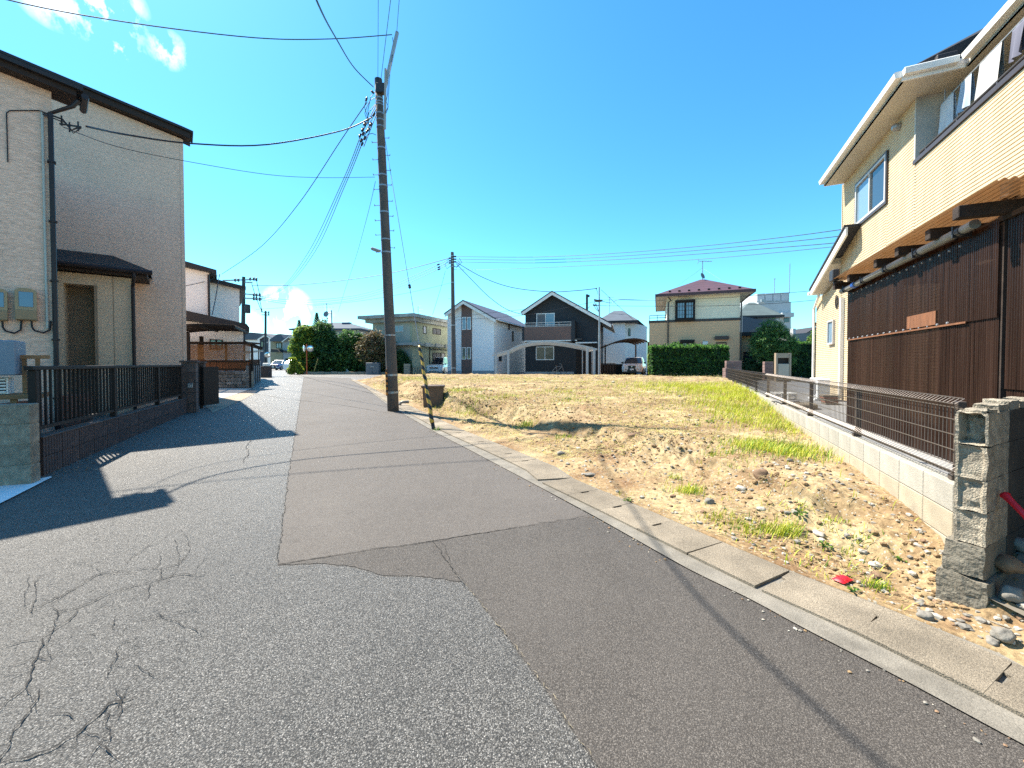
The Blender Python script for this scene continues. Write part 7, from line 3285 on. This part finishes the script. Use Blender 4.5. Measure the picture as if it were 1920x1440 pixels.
    if kind == 'van':
        mb.cb(-hw * .46, hw * .46, -.03, .05, .66, .80, .015)
        mb.build('grille', m_black, t)
        mb = MB()
        mb.cb(-hw * .46, hw * .46, -.04, -.025, .78, .82, .006)
        mb.cb(-hw * .46, hw * .46, -.04, -.025, .715, .735, .006)
        o = mb.build('grille_bar', m_chrome, t)
        o['kind'] = 'stuff'
        mb = MB()
        mb.cb(-hw * .62, hw * .62, .0, .05, .34, .44, .02)
        mb.build('lower_intake', m_black, t)
    else:
        mb.prism([(-.36, .86), (.36, .86), (.27, .66), (.44, .34), (-.44, .34), (-.27, .66)], -.03, .05)
        mb.build('grille', m_black, t)
        mb = MB()
        mb.bx(-hw * .9, hw * .9, .03, .1, .24, .33)
        mb.build('lower_intake', m_black, t)
    mb = MB()
    mb.lathe((0, -.035, .765), [(.055, 0), (.055, .012), (.040, .014), (.040, .004)], 14, ax=(0, -1, 0))
    mb.build('emblem', m_chrome, t)
    mb = MB()
    zp_ = .50 if kind == 'van' else .45
    mb.cb(-.165, .165, -.055, -.032, zp_, zp_ + .165, .004)
    mb.build('number_plate', m_plate, t)
    return t


car('white minivan with bluish headlights parked beside the white gabled house', (-7.85, 40.2, .38), 0, m_carw, 1.82, 4.8, 1.88, 'van')
pS = P(1184.5, 703, 35.4)
car('silver-white suv with dark hourglass grille parked under the dark carport', (pS.x, 35.4, .50), R_(-22), m_cars, 1.87, 4.6, 1.66, 'suv')
pB = P(512, 690, 60)
car('small dark blue car facing the viewer at the end of the street', (pB.x, 60, .52), R_(8), m_carb, 1.7, 4.0, 1.6, 'suv')
pC = P(543.5, 697, 45)
car('white hatchback partly hidden by the low wall and bush at the junction', (pC.x, 49.2, .50), R_(180), m_carw, 1.7, 4.2, 1.55, 'suv')

# bicycle shape leaning at the charcoal house
Yb = 36.2
c = P(1046, 703, Yb)
t = thing('bicycle', 'dark bicycle leaning at the foot of the charcoal house below its window', 'bicycle', (c.x, Yb, .52), .15)
for xx in (-.52, .52):
    mb = MB()
    pts = [(xx + .31 * math.cos(a), 0, .32 + .31 * math.sin(a)) for a in [k * 2 * math.pi / 20 for k in range(21)]]
    mb.tube(pts, .02, 6, False)
    mb.build('wheel', m_tyre, t)
mb = MB()
for a, b in (((-.52, 0, .32), (-.15, 0, .75)), ((-.15, 0, .75), (.35, 0, .78)), ((-.08, 0, .30), (.35, 0, .72)), ((-.08, 0, .30), (-.17, 0, .85)), ((-.52, 0, .32), (-.08, 0, .30)), ((.52, 0, .32), (.33, 0, .98))):
    mb.tube([a, b], .018, 6)
mb.build('frame', m_galv, t)
mb = MB()
mb.cb(-.30, -.05, -.06, .06, .86, .92, .02)
mb.build('saddle', m_black, t)
mb = MB()
mb.tube([(.20, -.25, 1.0), (.33, -.05, 1.0), (.33, .05, 1.0), (.20, .25, 1.0)], .015, 6)
mb.build('handlebar', m_galv, t)

# ================================================================== PLANTS
def leafmat(name, col, tr=.35):
    return M(name, col, .55, .25, 1.5, trans=tr, spec=.3)


LG_D = [leafmat('leaf_dark', (.040, .10, .034), .5), leafmat('leaf_mid', (.085, .18, .048), .55), leafmat('leaf_light', (.17, .28, .055), .55)]
LG_Y = [leafmat('leaf_yellow_dark', (.08, .15, .025), .5), leafmat('leaf_yellow_mid', (.19, .27, .035), .55), leafmat('leaf_yellow', (.36, .40, .05), .55)]
LG_B = [leafmat('leaf_brown_dark', (.05, .05, .028)), leafmat('leaf_brown_mid', (.19, .125, .06)), leafmat('leaf_olive', (.14, .14, .05))]
LG_H = [leafmat('hedge_dark', (.014, .042, .014)), leafmat('hedge_mid', (.032, .088, .024), .45), leafmat('hedge_light', (.11, .25, .045), .6)]
LG_P = [leafmat('pine_dark', (.055, .13, .048), .5), leafmat('pine_mid', (.13, .25, .07), .5), leafmat('pine_light', (.25, .38, .09), .5)]
m_bark = M('bark', (.09, .06, .04), .95, .3, 6, .6, 30, stretch=(1, 1, .3))
rl = random.Random(21)


def leafcloud(mb, blobs, n, size, aspect=.55, inner=.45, wts=(5, 4, 1.6), droop=.0, up=.5, lump=.25):
    tot = sum(b[3] * b[4] * b[5] for b in blobs)
    for b in blobs:
        k = int(n * b[3] * b[4] * b[5] / tot)
        for _ in range(k):
            d = Vector((rl.gauss(0, 1), rl.gauss(0, 1), rl.gauss(0, 1))).normalized()
            f = lerp(inner, 1.0, rl.random() ** .6)
            f *= 1 + lump * noise.noise(Vector((d.x * 2.2 + b[0], d.y * 2.2 + b[1], d.z * 2.2 + b[2]))) + lump * .8 * noise.noise(d * 6 + Vector((b[0], b[2], b[1])))
            c = Vector((b[0] + d.x * b[3] * f, b[1] + d.y * b[4] * f, b[2] + d.z * b[5] * f))
            nn = (d * .6 + Vector((rl.gauss(0, .6), rl.gauss(0, .6), up + rl.gauss(0, .5)))).normalized()
            a = nn.orthogonal().normalized()
            q = rl.uniform(0, 6.28)
            u = a * math.cos(q) + nn.cross(a) * math.sin(q)
            v = nn.cross(u)
            s = size * rl.uniform(.55, 1.35)
            u, v = u * s, v * s * aspect
            sh = rl.choices((0, 1, 2), wts)[0]
            mb.add([c - u, c - v * .9 + nn * s * .08, c + u, c + v * .9 + nn * s * .08], [(0, 1, 2, 3)], sh)
    return mb


def trunk(mb, base, top, r, limbs=(), n=8):
    b, tp = Vector(base), Vector(top)
    pts = [b.lerp(tp, k / 5) + Vector((noise.noise(Vector((k, b.x, 0))) * .08, noise.noise(Vector((k, 0, b.x))) * .08, 0)) * (1 if k else 0) for k in range(6)]
    mb.tube(pts, r, n, True, r1=r * .35)
    for (fr, e) in limbs:
        s = b.lerp(tp, fr)
        e = Vector(e)
        mb.tube([s, s.lerp(e, .5) + Vector((0, 0, .08)), e], r * .4, 6, True, r1=r * .12)


def plant(name, label, cat, px, Y, blobs_px, n, size, mats, base_z=None, trunk_r=.07, group=None, **kw):
    """blobs: (px, py, rx_px, rz_px[, depth offset]) seen at distance Y"""
    c = P(px, 690, Y)
    bz = zg(c.x, Y) if base_z is None else base_z
    t = thing(name, label, cat, (c.x, Y, bz), 0, group)
    s = Y / F
    bl = []
    for b in blobs_px:
        q = P(b[0], b[1], Y)
        dy = b[4] if len(b) > 4 else 0
        bl.append((q.x - c.x, dy, q.z - bz, b[2] * s, b[2] * s * .9, b[3] * s))
    leafcloud(MB(), bl, 1, size)
    mb = leafcloud(MB(), bl, n, size, **kw)
    mb.build('crown', mats, t)
    if trunk_r:
        tb = MB()
        hz = max(b[2] for b in bl)
        trunk(tb, (0, 0, -.1), (0, 0, hz * .8), trunk_r, [(.3 + .1 * (i % 5), (b[0] * .8, b[1] * .8, b[2])) for i, b in enumerate(bl[:7])])
        tb.build('trunk', m_bark, t)
    return t


plant('tree', 'yellow-green leaved tree at the left end of the shrub mass by the junction', 'tree', 568, 38.2,
      [(566, 628, 16, 14), (556, 650, 14, 20), (578, 650, 16, 22), (568, 680, 20, 22), (575, 622, 14, 14)], 5200, .16, [LG_D[1], LG_Y[1], LG_Y[2]], wts=(4, 4, 2))
plant('tree', 'tallest dark green feathery tree behind the orange mirror post', 'tree', 610, 38.8,
      [(606, 622, 20, 22), (616, 636, 16, 25), (598, 650, 20, 30), (618, 668, 26, 30), (600, 685, 22, 18), (634, 655, 14, 30), (636, 685, 14, 18)], 9000, .15, LG_D, wts=(5, 4, 1.2), droop=.2)
plant('tree', 'mid green bushy tree right of the slim lamp pole', 'tree', 656, 38.4,
      [(650, 638, 15, 20), (668, 638, 16, 18), (640, 665, 14, 28), (664, 672, 18, 28), (680, 655, 12, 26)], 5200, .15, [LG_D[0], LG_D[1], LG_D[2]], wts=(4, 4, 2))
plant('shrub', 'brownish autumn shrub with bare twigs left of the main pole', 'shrub', 700, 37.2,
      [(690, 640, 15, 20), (703, 634, 16, 18), (716, 646, 16, 24), (732, 655, 14, 24), (676, 655, 12, 20), (696, 665, 20, 20), (722, 674, 14, 16)], 5200, .10, LG_B, wts=(2, 5, 3), inner=.15, lump=.5)
plant('shrub', 'dark shaded shrub below the brownish shrub behind the grey meter box', 'shrub', 705, 38.6,
      [(690, 682, 22, 22), (715, 680, 22, 24), (735, 676, 14, 26), (672, 685, 16, 18)], 4200, .15, LG_D, wts=(8, 2, 0))
plant('shrub', 'dark green shrub right of the main pole in front of the green house', 'shrub', 750, 37.6,
      [(750, 676, 14, 20), (760, 684, 12, 18), (742, 690, 12, 14)], 2200, .13, LG_D, wts=(7, 3, .4))
plant('bush', 'bright yellow-green bush at the street corner under the tall trees', 'bush', 552, 36.2,
      [(549, 678, 7, 9), (556, 688, 8, 11), (547, 694, 8, 8), (563, 696, 7, 6)], 1500, .11, LG_Y, wts=(2, 3, 3), trunk_r=.03)
# bare twigs above the brown shrub and two conifer leaders
for px, py, lab in ((595, 587, 'taller conifer leader poking above the dark green trees'), (562, 601, 'shorter conifer leader at the left of the tree mass')):
    Y = 39.4
    c = P(px, 690, Y)
    top, bz = P(px, py, Y).z, zg(c.x, Y)
    t = thing('conifer', lab, 'tree', (c.x, Y, bz), 0)
    mb = MB()
    mb.tube([(0, 0, 0), (0, 0, top - bz)], .08, 6, True, r1=.012)
    mb.build('trunk', m_bark, t)
    mb = MB()
    for k in range(26):
        h = lerp(top - bz - 2.4, top - bz - .05, k / 25)
        r = lerp(.75, .06, (k / 25) ** .8)
        for a in range(5):
            an = a * 1.2566 + k * .7
            e = Vector((math.cos(an) * r, math.sin(an) * r, h + .05))
            for s in (.45, .75, 1.0):
                q = Vector((0, 0, h)).lerp(e, s)
                mb.add([q + Vector((-.10, 0, 0)), q + Vector((0, -.06, .05)), q + Vector((.10, 0, .02)), q + Vector((0, .06, -.02))], [(0, 1, 2, 3)], rl.choice((0, 0, 1)))
    mb.build('crown', LG_D[:2], t)
Y = 37.0
tw = thing('bare_twigs', 'bare dry stems sticking up from the brownish shrub', 'shrub', (P(712, 690, Y).x, Y, zg(-9, Y)))
mb = MB()
for k in range(38):
    a = P(rl.uniform(690, 736), 650, Y) - Vector(tw.location)
    b = a + Vector((rl.uniform(-.5, .5), rl.uniform(-.4, .4), rl.uniform(1.0, 2.0)))
    mb.tube([a, a.lerp(b, .5) + Vector((rl.uniform(-.1, .1), 0, 0)), b], .014, 4, True, r1=.004)
tag(mb.build('stem', m_bark, tw), kind='stuff')

# hedge, boxy
def boxhedge(name, label, fr, x0, x1, y0, y1, z0, z1, n, size, mats, wts):
    t = house(fr, name, label, cat='hedge')
    mb = MB()
    for _ in range(n):
        f = rl.random()
        x, y, z = rl.uniform(x0, x1), rl.uniform(y0, y1), lerp(z0, z1, rl.random() ** .8)
        if f < .5:
            y = y0 + abs(rl.gauss(0, .09))
            nn = Vector((0, -1, .2))
        elif f < .82:
            z = z1 - abs(rl.gauss(0, .09))
            nn = Vector((0, -.2, 1))
        elif f < .9:
            x = x0 + abs(rl.gauss(0, .1))
            nn = Vector((-1, 0, .2))
        else:
            x = x1 - abs(rl.gauss(0, .1))
            nn = Vector((1, 0, .2))
        w_ = .10 * noise.noise(Vector((x * 1.7, y * 1.7, z * 1.7))) + .05 * noise.noise(Vector((x * 5, y * 5, z * 5)))
        c = Vector((x, y, z)) + nn * w_
        nn = (nn + Vector((rl.gauss(0, .6), rl.gauss(0, .6), rl.gauss(.3, .5)))).normalized()
        u = nn.orthogonal().normalized()
        q = rl.uniform(0, 6.28)
        u, v = u * math.cos(q) + nn.cross(u) * math.sin(q), nn.cross(u) * math.cos(q) - u * math.sin(q)
        s = size * rl.uniform(.6, 1.4)
        mb.add([c - u * s, c - v * s * .55, c + u * s, c + v * s * .55], [(0, 1, 2, 3)], rl.choices((0, 1, 2), wts)[0])
    for _ in range(n // 9):
        x, y = rl.uniform(x0 - .05, x1 + .05), rl.uniform(y0 - .08, y1)
        c = Vector((x, y, z1 + .02 + abs(rl.gauss(0, .07)) + .10 * noise.noise(Vector((x * 1.7, y * 1.7, z1 * 1.7)))))
        u = Vector((rl.gauss(0, .5), rl.gauss(0, .5), 1)).normalized() * size * rl.uniform(.7, 1.4)
        v = u.orthogonal().normalized() * size * .45
        q = rl.uniform(0, 6.28)
        v = v * math.cos(q) + u.normalized().cross(v) * math.sin(q)
        mb.add([c - u, c - v, c + u, c + v], [(0, 1, 2, 3)], rl.choice((1, 2, 2)))  # backlit top edge put into the lighter leaf colours
    mb.build('foliage', mats, t)
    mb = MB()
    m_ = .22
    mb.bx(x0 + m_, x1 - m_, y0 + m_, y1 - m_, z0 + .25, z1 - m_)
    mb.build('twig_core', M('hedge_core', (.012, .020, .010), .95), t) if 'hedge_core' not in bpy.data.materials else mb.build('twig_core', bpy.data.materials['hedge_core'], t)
    for k in range(max(3, int((x1 - x0) / .6))):
        tb = MB()
        xx = lerp(x0 + .3, x1 - .3, (k + .5) / max(3, int((x1 - x0) / .6)))
        tb.tube([(xx, (y0 + y1) / 2, z0 - .3), (xx + .05, (y0 + y1) / 2, z0 + .5)], .035, 6)
        tb.build('stem', m_bark, t)
    return t


HF = Frame(P(1222, 712, 25.2)[:2], -8)
xa_ = HF.hit(1222, 690)[0]
xb_ = HF.hit(1367, 690)[0]
zt1 = HF.hit(1290, 652)[1]
boxhedge('hedge', 'long clipped dark green hedge in front of the plum-roofed house', HF, xa_, xb_, 0, 1.1, .72, zt1, 15000, .075, LG_H, (3, 5, 3))
mb = MB()
mb.bx(xa_, xb_ + .2, -.3, 1.2, .3, .70)
o = mb.build('hedge_kerb', m_block_old)
o.location = (HF.o.x, HF.o.y, 0)
o.rotation_euler = (0, 0, HF.a)
tag(o, 'low dark kerb under the long clipped hedge', 'kerb')
plant('bush', 'loose bright green shrub rising behind the left half of the clipped hedge', 'bush', 1267, 27.2, [(1266, 650, 11, 9), (1277, 655, 8, 8)], 900, .09, LG_H, wts=(2, 4, 4), trunk_r=.03)
plant('climber', 'thin ivy plant with yellow-green leaves by the suv carport post', 'plant', 1219, 26.0, [(1219, 690, 4, 14), (1217, 672, 3, 10), (1221, 702, 5, 6)], 700, .06, LG_Y, wts=(3, 3, 1), trunk_r=.02)
HF2 = Frame(P(1480, 708, 27)[:2], -8)
boxhedge('hedge', 'tall dark hedge behind the beige gate box at the cream house corner', HF2, HF2.hit(1482, 690)[0], HF2.hit(1533, 690)[0], 0, 1.5, .45, HF2.hit(1500, 645)[1], 7000, .08, LG_H, (6, 3, 1))
plant('tree', 'small light green garden tree between far tiled roof and cream house', 'tree', 1524, 33, [(1524, 640, 10, 14), (1530, 628, 8, 10), (1518, 655, 8, 10), (1531, 655, 6, 12)], 2000, .10, LG_H[1:] + [LG_Y[1]], wts=(3, 4, 2), inner=.2)
# pine with layered clumps
pine = [(1448, 611, 20, 13), (1462, 622, 18, 12), (1436, 622, 18, 12), (1430, 636, 22, 13), (1465, 636, 24, 14), (1446, 650, 28, 13), (1472, 656, 22, 13), (1428, 662, 20, 12), (1486, 648, 12, 12), (1413, 652, 10, 10), (1450, 672, 26, 11), (1432, 684, 14, 9), (1420, 640, 12, 12), (1474, 676, 18, 10)]
plant('pine_tree', 'rounded garden pine with layered needle clumps in front of the grey house', 'tree', 1448, 26.8, pine, 19000, .085, LG_P, trunk_r=.11, aspect=.28, up=.9, lump=.45, inner=.5, wts=(5, 4, 2.2), base_z=.5)
plant('shrub', 'dark shrubs in the shaded entrance below the pine', 'shrub', 1420, 26.6, [(1405, 688, 12, 16), (1425, 694, 14, 12), (1462, 692, 14, 14)], 2600, .08, LG_H, wts=(8, 2, .3), trunk_r=.03, base_z=.5)

# grey cabinet, low wall and kerb at the junction
q = Frame(P(707, 702, 36)[:2], 0)
t = house(q, 'cabinet', 'grey metal cabinet below the brownish shrub left of the main pole', cat='cabinet')
x0, z1_ = q.hit(688, 680)
x1, z0 = q.hit(712, 702)
mb = MB()
mb.cb(x0, x1, -.3, .3, z0 - .2, z1_, .03)
mb.build('case', M('cabinet_grey', (.13, .14, .15), .6, .15, 2), t)
mb = MB()
mb.bx(x0 + .40, x0 + .75, -.32, -.295, z0 + .65, z0 + .75)
mb.build('label_plate', m_galv, t)
mb = MB()
mb.bx((x0 + x1) / 2 - .01, (x0 + x1) / 2 + .01, -.31, -.29, z0, z1_ - .08)
mb.build('door_gap', m_iron, t)
q = Frame(P(545, 700, 38)[:2], 20)
t = house(q, 'low_wall', 'short low concrete wall by the yellow-green bush at the junction', cat='wall')
x0, z1_ = q.hit(538, 692)
x1, z0 = q.hit(552, 702)
for k in range(3):
    mb = MB()
    mb.cb(lerp(x0, x1, k / 3) + .006, lerp(x0, x1, (k + 1) / 3) - .006, 0, .15, z0 - .2, z1_, .01)
    mb.build('block', m_block, t)
q = Frame(P(640, 703, 36.4)[:2], 0)
x0, x1 = q.hit(556, 700)[0], q.hit(735, 700)[0]
t = house(q, 'garden_kerb', 'dark low stone kerb along the foot of the tall shrubs', cat='kerb')
for k in range(14):
    mb = MB()
    mb.cb(lerp(x0, x1, k / 14) + .01, lerp(x0, x1, (k + 1) / 14) - .01, 0, .2, .3, q.hit(640, 697.5)[1] + .03 * (k % 2), .02)
    mb.build('stone', m_block_old, t)
q = Frame(P(752, 703, 36.0)[:2], 3)
t = house(q, 'gate_pillar', 'grey gate pillar right of the main pole before the green house', cat='pillar')
x0, z1_ = q.hit(757, 682)
x1, z0 = q.hit(768, 702)
for r in range(5):
    mb = MB()
    mb.cb(x0, x1, 0, .4, lerp(z0 - .1, z1_, r / 5) + .004, lerp(z0 - .1, z1_, (r + 1) / 5) - .004, .01)
    mb.build('block', m_block_old, t)
q = Frame(P(775, 702, 36.5)[:2], 0)
t = house(q, 'low_gate', 'dark low metal gate between grey gate pillar and the white minivan', cat='gate')
for k in range(8):
    mb = MB()
    xx = q.hit(770 + k * 3.2, 690)[0]
    mb.bx(xx - .02, xx + .02, 0, .04, .4, q.hit(775, 688)[1])
    mb.build('bar', m_alu_dk, t)

# ================================================================== GRASS AND WEEDS ON THE PLOT
m_gr = [leafmat('grass_bright', (.42, .47, .03), .35), leafmat('grass_yellow', (.50, .45, .09), .3), leafmat('grass_green', (.14, .25, .03), .35), M('dry_straw', (.38, .33, .14), .9, .2, 5), M('dry_leaf', (.19, .12, .055), .9, .2, 5)]
gm = MB()
rg = random.Random(5)


def blade(x, y, h, mi, lean=.5, wdt=.004):
    z = lotz(x, y) - .004
    a = rg.uniform(0, 6.283)
    lx, ly = math.cos(a) * lean * h * rg.uniform(.2, 1.3), math.sin(a) * lean * h * rg.uniform(.2, 1.3)
    lx += .25 * h
    px_, py_ = -math.sin(a) * wdt, math.cos(a) * wdt
    gm.add([(x - px_, y - py_, z), (x + px_, y + py_, z), (x + lx * .45 + px_ * .7, y + ly * .45 + py_ * .7, z + h * .62), (x + lx * .45 - px_ * .7, y + ly * .45 - py_ * .7, z + h * .62), (x + lx, y + ly, z + h * .95)],
           [(0, 1, 2, 3), (3, 2, 4)], mi)


def straw(x, y, ln, mi):
    a = rg.uniform(0, 6.283)
    z = lotz(x, y) + .006
    dx_, dy_ = math.cos(a) * ln / 2, math.sin(a) * ln / 2
    w_ = .0012 * (1 + .22 * y)
    px_, py_ = -math.sin(a) * w_, math.cos(a) * w_
    t0, t1 = rg.uniform(-.004, .02), rg.uniform(0, .035)
    gm.add([(x - dx_ - px_, y - dy_ - py_, z + t0), (x - dx_ + px_, y - dy_ + py_, z + t0), (x + dx_ + px_, y + dy_ + py_, z + t1), (x + dx_ - px_, y + dy_ - py_, z + t1)], [(0, 1, 2, 3)], mi)


def inlot(x, y):
    return 2.2 < y < 26 and tab(gi_tab, y) + .06 < x < xwall(y) - .02


# patches: centre pixel, spread in metres along and across, blades, height, shade weights
PT = [((1330, 727), 3.4, 2.4, 5200, .14, (7, 3, 1)), ((1385, 742), 1.8, 2.8, 6000, .15, (8, 2, 1)), ((1412, 772), 1.2, 1.9, 4200, .13, (6, 3, 2)), ((1445, 800), .8, 1.0, 1700, .11, (5, 4, 2)),
      ((1462, 848), .62, .55, 2100, .12, (4, 3, 4)), ((1420, 838), .5, .35, 500, .09, (3, 4, 3)), ((1290, 930), .18, .14, 230, .09, (4, 3, 3)), ((1262, 905), .12, .1, 60, .07, (4, 3, 3)), ((1470, 1000), .16, .11, 260, .09, (5, 3, 3)), ((1425, 1000), .2, .1, 200, .07, (4, 4, 3)),
      ((1385, 985), .2, .1, 140, .06, (3, 4, 3)), ((1640, 1108), .09, .05, 90, .07, (3, 1, 6)), ((1340, 975), .15, .1, 120, .05, (3, 5, 2)), ((760, 712), 2.2, 2.5, 1500, .09, (3, 4, 4)), ((860, 735), 1.0, 1.4, 900, .10, (3, 4, 4)), ((900, 770), .7, .7, 360, .10, (4, 3, 4)),
      ((985, 800), .25, .2, 170, .13, (4, 3, 5)), ((1055, 825), .3, .2, 140, .08, (3, 4, 4)), ((1050, 735), .8, .8, 320, .09, (3, 4, 4)), ((1075, 752), .6, .5, 260, .09, (3, 4, 4)), ((960, 745), .5, .6, 160, .10, (3, 4, 4)), ((1200, 735), 1.4, 1.2, 320, .08, (3, 5, 2)),
      ((1250, 760), 1.0, .7, 260, .07, (3, 5, 2)), ((1150, 930), .2, .12, 60, .05, (2, 3, 4)), ((1180, 945), .15, .06, 80, .04, (1, 1, 8)), ((1560, 985), .12, .08, 70, .05, (3, 2, 5)), ((1600, 1035), .1, .06, 60, .05, (3, 2, 5)), ((1500, 965), .15, .1, 70, .05, (3, 2, 5)), ((940, 712), 4.0, 2.5, 2400, .06, (3, 5, 3)), ((1150, 718), 4.0, 3.0, 2200, .06, (3, 5, 2)), ((1100, 740), 2.2, 1.6, 1100, .06, (3, 5, 3)),
      ((1350, 850), .3, .2, 140, .07, (3, 2, 5)), ((1380, 870), .25, .15, 120, .06, (3, 2, 5)), ((880, 760), .5, .5, 260, .09, (2, 3, 5)), ((1320, 800), .5, .4, 200, .07, (3, 4, 3))]
for (px, sx, sy, n, h, wt) in PT:
    c = lotpix(*px)
    for _ in range(n):
        x, y = c.x + rg.gauss(0, sx * .5), c.y + rg.gauss(0, sy * .5)
        if not inlot(x, y):
            continue
        if fb(x * 3, y * 3, 3.0) < -.12 and rg.random() < .7:
            continue
        blade(x, y, h * rg.uniform(.5, 1.3), rg.choices((0, 1, 2), wt)[0], .55, .0028 * (1 + .06 * y))
# sparse fringe along the gutter and tiny tufts everywhere
for _ in range(9500):
    f = rg.random() ** 1.25
    y = lerp(2.4, 25.5, f)
    x = lerp(tab(gi_tab, y) + .05, xwall(y) - .03, rg.random())
    k = fb(x * .7, y * .7, 11.0)
    if rg.random() < .30 + 1.6 * k:
        if rg.random() < .62:
            straw(x, y, rg.uniform(.02, .07) * (1 + .08 * y), 3 if rg.random() < .75 else 4)
        else:
            blade(x, y, rg.uniform(.02, .08), rg.choice((0, 0, 1, 1, 2)), .9, .003 * (1 + .06 * y))
for _ in range(26000):
    y = lerp(6, 25.5, rg.random())
    x = lerp(tab(gi_tab, y) + .3, xwall(y) - .03, rg.random())
    if fb(x * .5, y * .5, 23.0) > -.25:
        straw(x, y, rg.uniform(.05, .20), 3 if rg.random() < .7 else 1)
tag(gm.build('grass', m_gr), kind='stuff')

# broad-leaved weeds
wd = [((1500, 972), .07, 'small leafy weed on the reddish soil right of the lone pale stone'), ((1545, 1030), .06, 'leafy weed left of the pebble cluster near the red packet'), ((1690, 1055), .05, 'leafy weed at the foot of the broken wall footing'),
      ((1330, 795), .10, 'dark green weed in the grass where the pole shadow ends'), ((1410, 833), .10, 'dark leafy weed beside the grassy patch by the block wall'), ((1178, 940), .06, 'dark leafed weed at the gutter edge'), ((1065, 750), .12, 'leafy weed on the flat top of the plot'),
      ((988, 795), .14, 'tall leafy weed on the soil bank left of the pole shadow'), ((1025, 715), .1, 'small weed near the back of the plot'), ((1600, 1110), .05, 'weed in front of the red packet at the gutter'), ((1395, 742), .13, 'darker weed clump in the bright grass by the mesh fence')]
for i, (px, s, lab) in enumerate(wd):
    p = lotpix(*px)
    t = thing('weed', lab, 'weed', (p.x, p.y, p.z - .005), i * 1.1, 'broad-leaved weeds')
    mb = MB()
    for k in range(9):
        a = k * 2.4
        r = s * (.5 + .5 * ((k * 37) % 10) / 10)
        hh = s * (.25 + .5 * ((k * 53) % 10) / 10)
        d = Vector((math.cos(a), math.sin(a), 0))
        n_ = Vector((-d.y, d.x, 0))
        b = d * r * .35 + Vector((0, 0, hh * .7))
        m_ = d * r * .75 + Vector((0, 0, hh))
        e = d * r * 1.15 + Vector((0, 0, hh * .75))
        mb.add([b, m_ - n_ * s * .22, e, m_ + n_ * s * .22], [(0, 1, 2), (0, 2, 3)], k % 2)
    mb.build('leaves', [LG_H[1], m_gr[2]], t)
    mb = MB()
    for k in range(9):
        a = k * 2.4
        r = s * (.5 + .5 * ((k * 37) % 10) / 10)
        hh = s * (.25 + .5 * ((k * 53) % 10) / 10)
        mb.tube([(0, 0, 0), (math.cos(a) * r * .35, math.sin(a) * r * .35, hh * .7)], .0025, 4)
    mb.build('stalk', m_gr[2], t)
# tuft growing at the stay anchor
p = g0
t = thing('grass_tuft', 'small grass tuft growing at the foot of the stay wire', 'grass', tuple(p))
mb = MB()
for k in range(60):
    a = rg.uniform(0, 6.28)
    r = rg.uniform(.01, .10)
    b = Vector((math.cos(a) * r + .06, math.sin(a) * r, 0))
    e = b + Vector((math.cos(a) * .08, math.sin(a) * .08, rg.uniform(.04, .12)))
    s = Vector((-math.sin(a), math.cos(a), 0)) * .004
    mb.add([b - s, b + s, e], [(0, 1, 2)])
tag(mb.build('blades', m_gr[2], t), kind='stuff')
